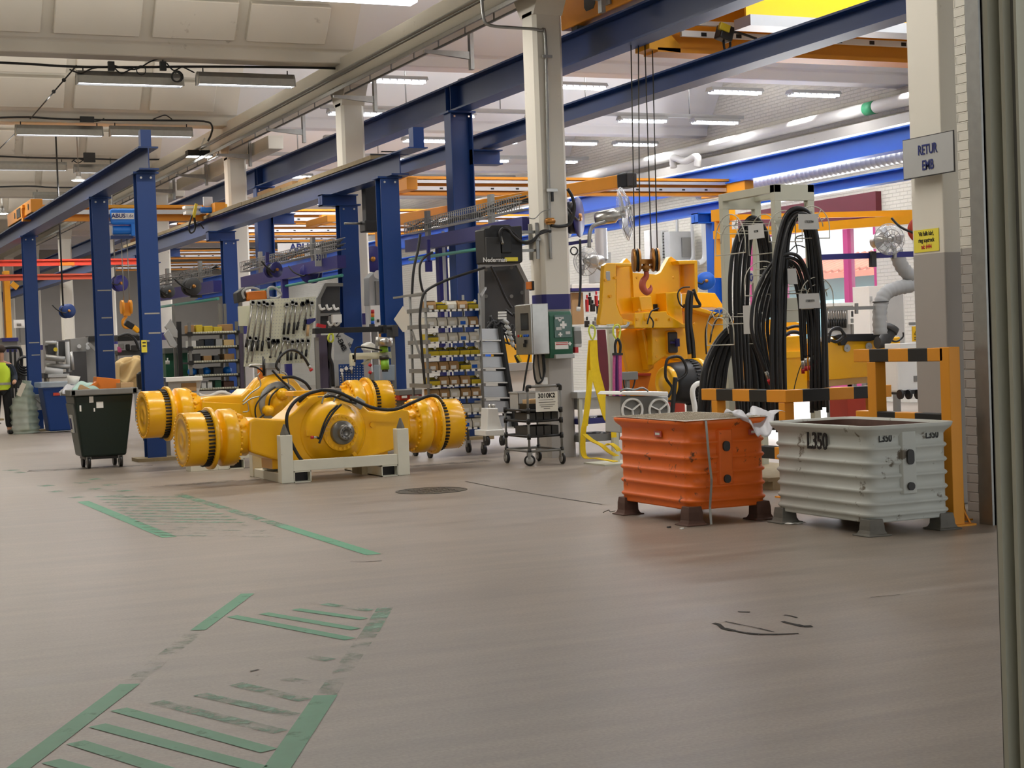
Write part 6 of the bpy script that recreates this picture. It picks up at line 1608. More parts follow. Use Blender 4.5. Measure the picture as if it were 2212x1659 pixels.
rows = ('cywcy', 'wwwbc', 'ywwbw', 'yyyyy', 'cccyb', 'ycccy', 'ccwcc', 'cwcww', 'wcwbw')
for r, (row, z) in enumerate(zip(rows, zl_)):
    for i, k in enumerate(row):
        src, nm = KIND[k]
        loc = (lx + .03 + i * .163, yf + .02 + (.01 * ((i * 7 + r * 3) % 3)), z)
        lab = '%s, %s from left on the %s shelf of the wheeled bin rack' % (nm, ORD[i], ('top',) [0] if r == 0 else ORD[r])
        if k in used: o = dup(src, loc, 0, lab)
        else:
            used.add(k); o = src; o.matrix_basis = Matrix.Translation(Vector(loc)); o['label'] = lab
# ---- sling stand and the things beside the orange bin
t = T_('sling_stand', 'white post with cross bar and up-curved hooks carrying lifting slings', 'stand', at(1318, 985, 18.9))
b0 = at(1318, 700, 18.9); b0z = Vector((b0.x + .02, 18.9, 0))
mesh('post', MB().bar(b0, b0z, .08, .06, Y), M['offwhite_frame'], t, bev=.004)
mesh('base_plate', MB().box(b0.x - .3, b0.x + .35, 18.6, 19.2, 0, .02), M['offwhite_frame'], t)
mesh('hook_bar', MB().tube(spline([at(1274, 700, 18.8), at(1278, 707, 18.8), at(1300, 708, 18.8), at(1345, 706, 18.8), at(1355, 703, 18.8), at(1358, 696, 18.8)], 5), .018, 8), M['light_grey'], t)
def sling(label, pts, m, w, y, side=None, grp='lifting slings on the white stand'):
    o = T_('lifting_sling', label, 'sling', at(*pts[0][0], y), grp)
    for k, p in enumerate(pts):
        mesh('webbing', MB().strip(spline([at(a, b, y - .04 * k) for a, b in p], 5), side or Vector((1, .3, 0)), w, .006), M[m], o)
    return o
o = sling('wide yellow lifting sling trailing on the floor from the white stand', [[(1277, 735), (1273, 790), (1272, 850), (1266, 900), (1260, 935), (1262, 985), (1290, 990), (1330, 997)], [(1284, 735), (1288, 790), (1300, 840), (1312, 890), (1324, 915), (1326, 945)], [(1280, 735), (1281, 800), (1294, 850), (1308, 900), (1322, 920)],
       [(1262, 938), (1280, 952), (1300, 962), (1315, 975), (1332, 985)], [(1310, 962), (1318, 958), (1330, 965), (1338, 975)], [(1278, 800), (1270, 860), (1264, 920)]], 'sling', .085, 18.8)
mesh('label_tag', MB().obox(at(1320, 893, 18.6), .05, .01, .05), M['bright_blue'], o)
mesh('loop_rope', MB().tube(spline([at(*p, 18.7) for p in ((1278, 733), (1272, 715), (1276, 703), (1284, 707), (1285, 722), (1280, 735))], 5), .012, 6), M['chain'], o)
o = sling('purple and pink round slings with shackle hanging right of the white post', [[(1331, 765), (1332, 820), (1333, 895)], [(1337, 765), (1337, 830), (1338, 895)]], 'sling_purple', .05, 18.8)
mesh('pink_webbing', MB().strip(spline([at(*p, 18.72) for p in ((1327, 765), (1326, 820), (1327, 893))], 4), X, .03, .01).strip(spline([at(*p, 18.7) for p in ((1339, 765), (1340, 820), (1342, 893))], 4), X, .04, .01), M['sling_pink'], o)
mesh('shackle', MB().tube(spline([at(*p, 18.7) for p in ((1330, 765), (1329, 745), (1334, 732), (1340, 745), (1339, 765))], 5), .018, 7).bar(at(1324, 765, 18.7), at(1344, 765, 18.7), .04, .03), M['black'], o)
mesh('loop_rope', MB().tube(spline([at(*p, 18.7) for p in ((1334, 735), (1325, 722), (1326, 706), (1336, 702), (1340, 715), (1336, 735))], 5), .012, 6), M['chain'], o)
sling('dark red sling hanging behind the white post', [[(1300, 712), (1306, 780), (1308, 840), (1305, 870)], [(1297, 712), (1300, 790), (1302, 850)]], 'wine', .12, 19.2)
t = T_('work_table', 'grey work table with clutter behind the yellow sling', 'table', at(1300, 930, 20.5))
B_(1247, 847, 1345, 856, 20.3, .8, 'light_grey', t, 'table_top'); B_(1250, 856, 1345, 880, 20.5, .5, 'white', t, 'drawer'); B_(1250, 905, 1340, 912, 20.4, .7, 'violet_blue', t, 'lower_shelf'); B_(1250, 940, 1340, 950, 20.4, .7, 'mid_grey', t, 'bottom_shelf')
for px in (1252, 1322): mesh('leg', MB().bar(at(px, 852, 20.35), Vector((at(px, 852, 20.35).x, 20.35, 0)), .05, .05, Y), M['offwhite_frame'], t)
for i, (px, py, w, h, m, l) in enumerate(((1275, 905, 14, 10, 'steel', 'steel casting'), (1300, 903, 12, 12, 'dark_grey', 'dark motor part'), (1290, 938, 16, 10, 'light_grey', 'grey machined block'), (1318, 938, 10, 14, 'black', 'black fitting'))):
    c = at(px, py, 20.6); solo('machine_part', MB().obox(c, w * .006, .15, h * .006).cyl(c - Y * .1, c - Y * .14, h * .002 + .01, n=12), M[m], '%s on the lower shelves of the grey work table' % l, 'part', bev=.006)
t = T_('paper_roll_tub', 'white tub of cable ties with red cap beside the first aid box', 'tub', at(1250, 730, 20.4))
B_(1240, 705, 1258, 750, 20.4, .12, 'paper_grey', t, 'tub', .02); B_(1242, 750, 1250, 762, 20.38, .08, 'red', t, 'tap'); B_(1240, 715, 1257, 742, 20.39, .02, 'mid_grey', t, 'print')
t = T_('hanging_pendant', 'black pendant cable with connector hanging right of the white column', 'cable', at(1252, 600, 21))
lines_([(1253, 517), (1254, 560), (1254, 610), (1252, 650), (1250, 665)], 21, .018, t, 'cable'); mesh('connector', MB().cyl(at(1250, 663, 21), at(1249, 672, 21), .03, n=10), M['white'], t)
mesh('cable_loop', MB().tube(arc(at(1240, 542, 21), X, Z, .055, 0, 2 * PI, 18)[:-1], .01, 6, True), M['black'], t)
t = T_('work_shelf', 'white wall bench with blue edge and hanging tools left of the yellow frame', 'bench', at(1270, 650, 27))
B_(1235, 622, 1300, 628, 27, .5, 'violet_blue', t, 'edge'); B_(1235, 632, 1262, 700, 27.2, .3, 'cardboard_pale', t, 'door_panel'); B_(1235, 614, 1300, 622, 27, .5, 'white', t, 'tray')
for i, (px, py, w, h, m) in enumerate(((1268, 660, 5, 30, 'red'), (1274, 650, 6, 20, 'black'), (1280, 665, 10, 18, 'black'), (1288, 650, 5, 26, 'red'), (1293, 668, 8, 22, 'dark_grey'), (1268, 700, 10, 16, 'black'), (1286, 700, 12, 14, 'mid_grey'))):
    solo('hanging_tool', MB().obox(at(px, py, 26.8), w * .0075, .08, h * .0075).cyl(at(px, py - h / 2, 26.8), at(px, py - h / 2 - 8, 26.8), .02, n=8), M[m], '%s tool %s in the cluster hanging left of the yellow frame' % (m.replace('_', ' '), ORD[i]), 'tool', 'tools left of the yellow frame', bev=.008)
# white trolley with wheel shapes behind the orange bin
t = T_('equipment_cart', 'white topped cart with two spoked wheel covers behind the orange bin', 'cart', at(1390, 880, 17.6))
P_([(1338, 853), (1345, 846), (1444, 846), (1444, 856)], 17.3, .6, 'white', t, 'top'); P_([(1340, 856), (1444, 856), (1444, 935), (1340, 935)], 17.5, .4, 'light_grey', t, 'body')
for px in (1366, 1424):
    c = at(px, 886, 17.35); g = MB().tube(arc(c, X, Z, .135, 0, 2 * PI, 28)[:-1], .016, 8, True)
    for k in range(3): a = k * 2.1 + .6; g.bar(c, c + (X * math.cos(a) + Z * math.sin(a)) * .135, .015, .03, Y)
    mesh('wheel_cover', g, M['white'], t); mesh('wheel_back', MB().cyl(c + Y * .02, c + Y * .06, .125, n=24), M['mid_grey'], t)
mesh('tow_cable', MB().tube(spline([at(*p, 17.2) for p in ((1340, 845), (1352, 840), (1370, 842), (1388, 838), (1400, 845))], 5), .012, 6), M['galv'], t)
for i, px in enumerate((1355, 1430)): mesh('caster', MB().cyl(Vector((at(px, 900, 17.5).x, 17.5, .08)), Vector((at(px, 900, 17.5).x + .04, 17.5, .08)), .08, n=14), M['rubber'], t)
t = T_('junction_box', 'grey junction box on a stalk before the yellow frame', 'electrical box', at(1360, 815, 20.5))
B_(1342, 804, 1379, 820, 20.5, .15, 'mid_grey', t, 'box', .01); mesh('stalk', MB().bar(at(1355, 820, 20.55), Vector((at(1355, 820, 20.55).x, 20.55, 0)), .05, .05, Y), M['mid_grey'], t)
lines_([(1347, 820), (1350, 840), (1362, 846)], 20.4, .012, t, 'cable'); lines_([(1372, 820), (1368, 836), (1362, 846)], 20.4, .012, t, 'cable')
t = T_('hand_rail', 'white tubular hand rail bending down behind the black barrier', 'rail', at(1530, 830, 19))
mesh('tube', MB().tube(spline([at(*p, 19) for p in ((1640, 826), (1580, 827), (1530, 827), (1505, 830), (1496, 845), (1500, 875), (1505, 910))], 5), .035, 10), M['white'], t)
t = T_('wood_pallet', 'wooden pallet with white edge under the hose rack', 'pallet', (9.6, 15.2, 0))
mesh('deck', MB().box(9.15, 10.3, 14.3, 16.2, .09, .13), M['wood'], t)
for x in (9.2, 9.65, 10.15): mesh('bearer', MB().box(x, x + .1, 14.3, 16.2, 0, .09), M['wood'], t)
# ================================================================ left bay: bins, benches, tool board, person
x0, x1, y0, y1 = 3.80, 4.66, 24.25, 25.05
t = T_('waste_bin', 'large dark green wheeled waste bin overflowing with packaging', 'waste bin', (4.22, 24.65, 0))
def taper(mb, a, b):      # a, b = (x0, x1, y0, y1, z)
    vs = [(a[i], a[j], a[4]) for j in (2, 3) for i in (0, 1)] + [(b[i], b[j], b[4]) for j in (2, 3) for i in (0, 1)]
    return mb.add(vs, [(0, 2, 3, 1), (4, 5, 7, 6), (0, 1, 5, 4), (2, 6, 7, 3), (0, 4, 6, 2), (1, 3, 7, 5)])
mesh('body', taper(MB(), (x0 + .10, x1 - .12, y0 + .1, y1 - .1, .17), (x0, x1, y0, y1, 1.08)), M['green_bin'], t, bev=.03)
mesh('side_panel', taper(MB(), (x0 + .092, x0 + .11, y0 + .14, y1 - .12, .24), (x0 - .005, x0 + .02, y0 + .05, y1 - .05, .95)), M['green_grey'], t, bev=.01)
mesh('rim', MB().box(x0 - .05, x1 + .05, y0 - .06, y0 + .03, 1.07, 1.16).box(x0 - .05, x1 + .05, y1 - .03, y1 + .05, 1.07, 1.16).box(x0 - .06, x0 + .03, y0 - .06, y1 + .05, 1.07, 1.16).box(x1 - .03, x1 + .06, y0 - .06, y1 + .05, 1.07, 1.16), M['mid_grey'], t, bev=.015)
mesh('inner_lip', MB().box(x0 + .02, x1 - .02, y0 + .02, y1 - .02, 1.08, 1.12), M['black'], t)
mesh('label', MB().prism([(-.09, -.13), (.09, -.13), (.09, .13), (-.09, .13)], (x0 + .03, y0 + .38, .66), -Y, Vector((-.09, 0, 1)), .02), M['paper'], t)
mesh('label_print', MB().prism([(-.05, -.08), (.05, -.08), (.05, .08), (-.05, .08)], (x0 + .008, y0 + .38, .66), -Y, Vector((-.09, 0, 1)), .005), M['ink_blue'], t)
for a, b, c, d in ((.20, .98, .06, .09), (.30, .90, .10, .12), (.06, .86, .025, .10), (.26, .84, .02, .05)):
    mesh('torn_label', MB().obox((x0 + .02 + a + c / 2, y0 - .005 + (1.08 - b) * .11, b + d / 3), c, .006, d), M['paper'], t)
mesh('axle_frame', MB().box(x0 + .16, x1 - .18, y0 + .16, y1 - .14, .13, .19), M['black'], t)
for x, y in ((x0 + .2, y0 + .16), (x1 - .2, y0 + .16), (x0 + .2, y1 - .16), (x1 - .2, y1 - .16)):
    c = Vector((x, y, .085)); w = mesh('caster', MB().cyl(c - X * .022, c + X * .022, .085, n=18), M['rubber'], t); mesh('wheel_disc', MB().cyl(c - X * .025, c + X * .025, .05, n=14), M['mid_grey'], w)
    mesh('caster_fork', MB().obox(c + Vector((0, 0, .07)), .07, .06, .07), M['light_grey'], t)
solo('carton', MB().obox((4.33, 24.6, 1.2), .34, .3, .22, Matrix.Rotation(.15, 3, 'Y')).obox((4.12, 24.55, 1.18), .2, .2, .1, Matrix.Rotation(-.5, 3, 'Y')), M['orange_part'], 'crushed orange carton sticking out of the green waste bin', 'carton', bev=.005)
solo('carton', MB().obox((4.55, 24.5, 1.16), .22, .25, .14, Matrix.Rotation(.4, 3, 'Z')).obox((4.0, 24.4, 1.15), .2, .15, .08, Matrix.Rotation(.5, 3, 'Y')), M['cardboard_pale'], 'pale torn cardboard in the green waste bin', 'carton', bev=.005)
def crumple(c, sx, sy, sz, ph): return lambda u, v: Vector(c) + Vector(((u - .5) * sx, (v - .5) * sy, sz * (math.sin(PI * u) * math.sin(PI * v)) ** .5 + .03 * math.sin(11 * u + ph) * math.sin(9 * v)))
solo('plastic_bag', MB().grid(crumple((4.05, 24.65, 1.1), .5, .5, .16, 1), 14, 10), mat('bag_mint', '#b5dcd2', .4, alpha=.85), 'pale mint plastic bag heaped in the green waste bin', 'plastic bag', solid=.003)
solo('plastic_bag', MB().grid(crumple((3.9, 24.8, 1.1), .4, .4, .13, 2), 12, 10), M['plastic_white'], 'crumpled white bag at the left in the green waste bin', 'plastic bag', solid=.003)
solo('foam_cup', MB().cyl(at(157, 830, 24.9), at(159, 812, 24.9), .07, .1, 16), M['paper'], 'white tub standing on the left rim of the green waste bin', 'tub')
t = T_('wheelie_bin', 'blue wheelie bin with clear lid behind the green waste bin', 'waste bin', at(125, 933, 37.5))
b = at(126, 933, 37.5)
mesh('body', taper(MB(), (b.x - .22, b.x + .30, 37.3, 37.9, .03), (b.x - .34, b.x + .36, 37.2, 38.0, 1.0)), M['navy'], t, bev=.03); mesh('lid', MB().box(b.x - .4, b.x + .4, 37.1, 38.1, 1.0, 1.12), M['tote'], t, bev=.02)
split('sticker', MB().obox((b.x - .05, 37.19, .85), .14, .03, .06), M['red_beam'], t)
t = T_('paper_box', 'white wire-edged paper box strapped to the far navy post', 'box', at(86, 870, 38.2))
B_(69, 855, 105, 885, 38.05, .25, 'white', t, 'box'); mesh('wire', MB().tube([at(75, 860, 38.0), at(98, 882, 38.0), at(103, 880, 38.0)], .012, 6).tube([at(88, 862, 38.0), at(89, 878, 38.0)], .014, 6), M['mid_grey'], t); B_(67, 853, 107, 857, 38.0, .32, 'light_grey', t, 'rim')
bp = [at(*p, 37.7) for p in ((58, 822), (56, 850), (52, 880), (54, 910), (56, 935))]
solo('rubbish_sack', MB().tube(spline(bp, 6), [.10 + .22 * min(1, i / 12) - .02 * (i % 3) for i in range(25)], 14, flat=1.2), M['plastic_green'], 'tall pale green translucent rubbish sack leaning at the far navy post', 'sack')
solo('cardboard_sheet', MB().bar(at(40, 855, 37.4), at(52, 828, 37.4), .05, .1), M['paper_cream'], 'folded cream cardboard sheet stuck beside the green sack', 'cardboard')
t = T_('paper_bin_bag', 'white bin liner tub behind the green waste bin', 'waste bin', at(130, 820, 40)); P_([(106, 812), (147, 810), (150, 845), (108, 848)], 40, .5, 'paper', t, 'liner', .02); B_(104, 809, 150, 814, 39.9, .6, 'light_grey', t, 'ring')

legs(t, n=1)
# person, cut by the frame's left edge
pf = gr(8, 938); px_, py_ = pf.x, pf.y
def skin(name, joints, bones, root, m, levels=1):
    me = bpy.data.meshes.new(name); me.from_pydata([Vector(j[0]) for j in joints], bones, []); me.materials.append(m)
    o = bpy.data.objects.new(name, me); COL.objects.link(o)
    me.transform(root.matrix_basis.inverted()); o.parent = root
    s = o.modifiers.new('skin', 'SKIN')
    for v, j in zip(me.skin_vertices[0].data, joints): v.radius = (j[1], j[2] if len(j) > 2 else j[1])
    me.skin_vertices[0].data[0].use_root = True
    d = o.modifiers.new('sub', 'SUBSURF'); d.levels = d.render_levels = levels
    for p in me.polygons: p.use_smooth = True
    return o
pr_o = thing('person', 'person in yellow high visibility vest and dark trousers at the left edge', 'person', (px_, py_, 0))
k = 1.06
J = lambda x, y, z: Vector((px_ + x * k, py_ + y * k, z * k))
body = [(J(0, 0, .98), .16, .12), (J(0, 0, 1.12), .15, .11), (J(0, -.01, 1.3), .17, .12), (J(0, -.01, 1.45), .15, .10), (J(0, -.02, 1.53), .065), (J(0, -.05, 1.62), .075, .085), (J(0, -.05, 1.74), .095, .10),
        (J(.2, -.01, 1.43), .075), (J(.27, -.02, 1.2), .06), (J(.24, -.2, 1.08), .045), (J(.2, -.28, 1.06), .035),
        (J(-.2, -.01, 1.43), .075), (J(-.27, -.02, 1.2), .06), (J(-.2, -.2, 1.06), .045), (J(-.1, -.28, 1.05), .035),
        (J(.1, 0, .92), .11), (J(.11, -.03, .5), .075), (J(.12, 0, .1), .055), (J(.13, -.13, .05), .045),
        (J(-.1, 0, .92), .11), (J(-.12, .08, .5), .075), (J(-.13, .16, .1), .055), (J(-.14, .04, .05), .045)]
bn = [(0, 1), (1, 2), (2, 3), (3, 4), (4, 5), (5, 6), (3, 7), (7, 8), (8, 9), (9, 10), (3, 11), (11, 12), (12, 13), (13, 14), (0, 15), (15, 16), (16, 17), (17, 18), (0, 19), (19, 20), (20, 21), (21, 22)]
skin('body', body, bn, pr_o, M['skin'])
tro = [(J(0, 0, 1.0), .165, .13), (J(.1, 0, .9), .125), (J(.11, -.03, .5), .095), (J(.12, 0, .12), .08), (J(-.1, 0, .9), .125), (J(-.12, .08, .5), .095), (J(-.13, .16, .12), .08)]
skin('trousers', tro, [(0, 1), (1, 2), (2, 3), (0, 4), (4, 5), (5, 6)], pr_o, M['cloth_black'])
jk = [(J(0, -.01, 1.3), .18, .13), (J(0, -.01, 1.44), .16, .115), (J(.2, -.01, 1.43), .09), (J(.27, -.02, 1.2), .075), (J(.24, -.19, 1.085), .062), (J(-.2, -.01, 1.43), .09), (J(-.27, -.02, 1.2), .075), (J(-.2, -.18, 1.065), .062), (J(0, 0, 1.05), .16, .125)]
skin('jacket', jk, [(0, 1), (1, 2), (2, 3), (3, 4), (1, 5), (5, 6), (6, 7), (0, 8)], pr_o, M['cloth_navy'])
mesh('vest', MB().lathe([(.93 * k, .19), (1.1 * k, .195), (1.3 * k, .205), (1.42 * k, .19), (1.5 * k, .12)], (px_, py_, 0), Z, 20), M['hivis'], pr_o)
mesh('reflective_band', MB().lathe([(1.03 * k, .199), (1.08 * k, .201)], (px_, py_, 0), Z, 20), M['tape'], pr_o)
mesh('hair', MB().ball(J(0, -.03, 1.78), .115 * k, 14, 1, 1.1, .85), M['hair'], pr_o)
mesh('boot', MB().obox(J(.13, -.06, .05), .11, .28, .1), M['black'], pr_o, bev=.03); mesh('boot', MB().obox(J(-.14, .1, .05), .11, .28, .1), M['black'], pr_o, bev=.03)

# machines and benches at the far left
t = T_('grey_machine', 'dark grey machine cabinet with lever arm behind the middle navy post', 'machine', at(190, 850, 41))
P_([(151, 732), (192, 728), (214, 732), (216, 850), (160, 850)], 41, .8, 'mid_grey', t, 'body', .01, ); B_(155, 760, 190, 848, 40.95, .06, 'dark_grey', t, 'door'); B_(192, 726, 300, 734, 40.9, .5, 'black', t, 'top_slab')
split('lever', MB().bar(at(192, 742, 40.8), at(212, 762, 40.8), .05, .07).bar(at(212, 762, 40.8), at(211, 820, 40.8), .04, .06, Y), M['mid_grey'], t)
for p in ((171, 748), (190, 744), (190, 751)): mesh('button', MB().cyl(at(*p, 40.95), at(*p, 40.9), .05, n=12), M['light_grey'], t)
legs(t, n=2)
t = T_('pump_unit', 'silver pump unit with pipes left of the dark grey machine', 'pump', at(125, 790, 40))
for i, (a, b, r) in enumerate((((98, 772), (140, 776), .07), ((97, 800), (135, 805), .09), ((100, 790), (150, 792), .06), ((98, 740), (122, 740), .04), ((123, 738), (124, 800), .035), ((145, 738), (148, 815), .05), ((152, 760), (156, 800), .06))):
    mesh('pipe', MB().cyl(at(*a, 40 + .05 * i), at(*b, 40 + .05 * i), r, n=12), M['light_grey' if i % 2 else 'galv'], t)
B_(95, 806, 160, 815, 40, .5, 'dark_grey', t, 'base_frame'); P_([(100, 745), (118, 735), (150, 735), (150, 775), (105, 775)], 40.3, .3, 'dark_grey', t, 'motor', .03); mesh('cap', MB().cyl(at(120, 755, 40.2), at(120, 755, 40.1), .05, n=12), M['bin_yellow'], t)
legs(t, n=2)
t = T_('hose_trolley', 'black tube trolley hung with coiled black hoses behind the person', 'trolley', at(40, 800, 39))
mesh('frame', MB().tube(spline([at(*p, 39) for p in ((5, 752), (30, 750), (44, 755), (46, 790), (40, 820))], 4), .04, 8).bar(at(22, 755, 39), at(28, 860, 39), .05, .05, Y).bar(at(32, 755, 39), at(35, 860, 39), .05, .05, Y).bar(at(10, 800, 39), at(40, 802, 39), .04, .04), M['black'], t)
for i in range(4): mesh('hose', MB().tube(arc(at(52 + i, 782 + 3 * i, 38.9 - .03 * i), X, Z, .13 + .025 * i, 0, 2 * PI, 20)[:-1], .022, 7, True), M['rubber'], t)
mesh('side_box', MB().obox(at(30, 815, 39.2), .5, .3, .5), M['dark_grey'], t, bev=.02)
t = T_('work_bench', 'grey bench with blue tray at the far left edge', 'bench', at(20, 740, 44))
B_(-10, 735, 38, 750, 44, .8, 'mid_grey', t, 'top'); B_(5, 730, 40, 737, 43.9, .5, 'violet_blue', t, 'tray'); B_(45, 745, 66, 800, 44.3, .4, 'paper_cream', t, 'side'); mesh('leg', MB().bar(at(60, 790, 44), Vector((at(60, 790, 44).x, 44, 0)), .08, .08, Y), M['mid_grey'], t)
legs(t, n=2)
t = T_('station_sign', 'white paper sign on a rod at the far left bench', 'sign', at(41, 700, 43)); B_(29, 691, 54, 708, 43, .02, 'paper', t, 'sheet'); B_(37, 699, 46, 704, 42.98, .02, 'mid_grey', t, 'picture'); mesh('rod', MB().bar(at(42, 708, 43.05), at(44, 740, 43.05), .04, .04, Y), M['mid_grey'], t)
t = T_('orange_column', 'orange lifting column with white panel at the left picture edge', 'column', at(18, 670, 46)); t['kind'] = 'thing'
B_(8, 585, 27, 735, 46, .4, 'yellow_deep', t, 'column'); B_(-12, 600, 8, 735, 46.1, .4, 'paper_cream', t, 'panel'); mesh('arm', MB().bar(at(25, 612, 45.9), at(38, 622, 45.9), .12, .14), M['yellow_deep'], t)
for py0, py1, xr, l in ((562, 576, 310, 'upper bright red rail with orange patch crossing behind the navy posts'), (594, 607, 203, 'lower rust red rail crossing behind the navy posts')):
    t = T_('red_rail', l, 'rail', at(100, py0, 41.5), 'red rails across the left bay')
    a, b = at(-30, (py0 + py1) / 2, 41.5), at(xr, (py0 + py1) / 2 + 2, 41.5); h = abs(at(0, py0, 41.5).z - at(0, py1, 41.5).z)
    b.z = a.z; mesh('rail', MB().ibeam(a, b, .12, h, .03, .04), mat('red_rail', '#d8452f' if xr > 250 else '#b4492c', .5), t)
    if xr > 250: mesh('patch', MB().obox(at(145, 570, 41.4), .35, .02, h * .5), M['orange_part'], t)
mesh('support_post', MB().bar(at(208, 560, 41.6), Vector((at(208, 560, 41.6).x, 41.6, 0)), .06, .06, Y), M['offwhite_frame'], t)
legs(t, n=1)
t = T_('cable_trunking', 'cream stepped cable trunking running along behind the white columns', 'trunking', (10.3, 40, 5.2))
q = atx(430, 372, 10.3).z
for i, y in enumerate((36, 39.2, 42.4, 46, 50, 54)): mesh('trunk', MB().box(10.15, 10.5, y, y + 3.0, q - .28 - .10 * (i % 2), q + .02), M['paper_cream'], t, bev=.01)
# white paper sacks, chair, torque tool between the near posts
t = T_('paper_sack', 'big cream paper-wrapped bundle between the two near navy posts', 'bundle', at(285, 850, 31.5))
P_([(257, 783), (270, 774), (285, 770), (292, 775), (299, 766), (312, 776), (318, 800), (315, 830), (290, 840), (268, 840), (258, 826)], 31.4, .5, 'kraft', t, 'wrapping', .05); mesh('fold', MB().grid(lambda u, v: at(258 + 54 * u, 778 + 44 * v + 6 * math.sin(7 * u), 31.3 - .06 * math.sin(9 * u + 5 * v)), 14, 10), M['kraft'], t, solid=.004)
legs(t, n=2)
t = T_('work_chair', 'black work chair in front of the cream paper bundle', 'chair', at(305, 850, 30.5)); P_([(296, 808), (304, 802), (318, 800), (320, 840), (298, 842)], 30.5, .12, 'black', t, 'backrest', .03); mesh('stem', MB().bar(at(308, 840, 30.6), Vector((at(308, 840, 30.6).x, 30.6, .05)), .05, .05, Y), M['dark_grey'], t)
t = T_('torque_tool', 'black and yellow pistol nutrunner hanging between the near navy posts', 'power tool', at(285, 706, 33)); mesh('body', MB().bar(at(270, 696, 33), at(288, 707, 33), .10, .12), M['black'], t, bev=.02); mesh('handle', MB().bar(at(287, 706, 33), at(300, 716, 33), .09, .1), M['yellow_deep'], t, bev=.02); lines_([(299, 716), (308, 725), (310, 740)], 33, .02, t, 'cable')
t = T_('tool_bench', 'bench crowded with dark sockets and headset behind the near navy posts', 'bench', at(285, 745, 33.5)); B_(254, 726, 312, 735, 33.4, .6, 'black', t, 'back_rail'); B_(254, 757, 315, 766, 33.3, .8, 'dark_grey', t, 'top')
for i, (px, py, w, m) in enumerate(((262, 748, 10, 'mid_grey'), (276, 750, 8, 'black'), (290, 752, 12, 'dark_grey'), (300, 745, 9, 'mid_grey'), (258, 755, 7, 'sling_pink'))): mesh('bench_clutter', MB().obox(at(px, py, 33.3), w * .01, .12, .12), M[m], t, bev=.02)
lines_([(254, 728), (275, 722), (292, 735), (300, 755)], 33, .03, t, 'hose')
legs(t, n=2)
t = T_('note_sheet', 'yellow note taped round the edge of the near navy post', 'notice', at(312, 748, 25.2)); B_(305, 735, 318, 761, 25.26, .012, 'paper_yellow', t, 'sheet', 0); B_(308, 739, 315, 741, 25.25, .01, 'dark_grey', t, 'print', 0); B_(308, 746, 315, 748, 25.25, .01, 'dark_grey', t, 'print', 0); B_(317, 735, 323, 738, 25.25, .02, 'tape', t, 'tape', 0)
t = T_('monitor_pair', 'two tilted grey monitor backs on a stand right of the near navy post', 'monitor', at(372, 720, 27)); P_([(356, 706), (369, 688), (384, 715), (384, 730), (372, 727)], 27.2, .06, 'light_grey', t, 'monitor_back', .01); P_([(354, 722), (364, 711), (384, 745), (378, 752), (368, 748)], 26.9, .06, 'light_grey', t, 'monitor_back', .01); mesh('stand', MB().bar(at(386, 695, 27.3), Vector((at(386, 745, 27.3).x, 27.3, 0)), .07, .07, Y), M['black'], t)
legs(t, n=1)
t = T_('pump_bottle', 'small white pump bottle on the dark bench right of the near navy post', 'bottle', at(362, 782, 28)); mesh('bottle', MB().cyl(at(362, 787, 28), at(362, 779, 28), .035, n=12), M['white'], t); mesh('pump_top', MB().cyl(at(362, 779, 28), at(362, 773, 28), .012, n=8), M['white'], t)
t = T_('dark_workbench', 'dark green steel bench behind the shelf rack', 'bench', at(380, 790, 28.5)); B_(355, 752, 410, 762, 28.4, .7, 'green_grey', t, 'top'); B_(357, 762, 408, 830, 28.6, .5, 'first_aid', t, 'body')
legs(t, n=2)
t = T_('crate_white', 'white open plastic crate behind the rear axle hub', 'crate', at(395, 830, 25.6)); B_(358, 816, 438, 822, 25.3, .6, 'white', t, 'rim'); P_([(362, 822), (436, 822), (428, 856), (364, 856)], 25.4, .5, 'paper_grey', t, 'walls', .01); B_(392, 828, 425, 845, 25.38, .03, 'cardboard', t, 'label')
legs(t, n=2)
t = T_('cover_sheet', 'white wavy sheet over brown card behind the rear axle', 'sheet', at(470, 850, 25)); mesh('sheet', MB().grid(lambda u, v: at(430 + 85 * u, 848 + 5 * math.sin(2 * PI * u * 1.3) + 8 * v, 24.9), 24, 2), M['white'], t, solid=.02); P_([(436, 852), (512, 852), (512, 866), (440, 866)], 25.1, .2, 'cardboard_pale', t, 'card')

legs(t, n=2)
# shelf rack with rollers and boxes
t = T_('flow_rack', 'dark tube flow rack with roller shelves behind the rear axle', 'rack', at(460, 850, 27))
xl, xr_ = at(411, 760, 27).x, at(513, 760, 27).x
for x in (xl, xr_, xr_ + .09): mesh('upright', MB().bar((x, 27, 0), (x, 27, at(411, 700, 27).z + .02), .045, .045, Y), M['mid_grey'], t); mesh('rear_upright', MB().bar((x - .1, 27.7, 0), (x - .1, 27.7, at(411, 655, 27).z), .045, .045, Y), M['mid_grey'], t)
fl = (719, 750, 781, 811, 840)
for k_, py in enumerate(fl):
    z = at(460, py, 27).z
    mesh('roller_shelf', MB().box(xl, xr_, 26.95, 27.7, z - .03, z), M['dark_grey'], t)
    r = MB()
    for i in range(18): r.cyl((xl + .04 + i * (xr_ - xl - .06) / 18, 26.93, z + .005), (xl + .075 + i * (xr_ - xl - .06) / 18, 26.93, z + .005), .018, n=8)
    mesh('roller_rivets', r, M['offwhite_frame'], t)
    for x in (xl, xr_): mesh('joint', MB().obox((x, 26.98, z - .01), .07, .08, .07), M['black'], t)
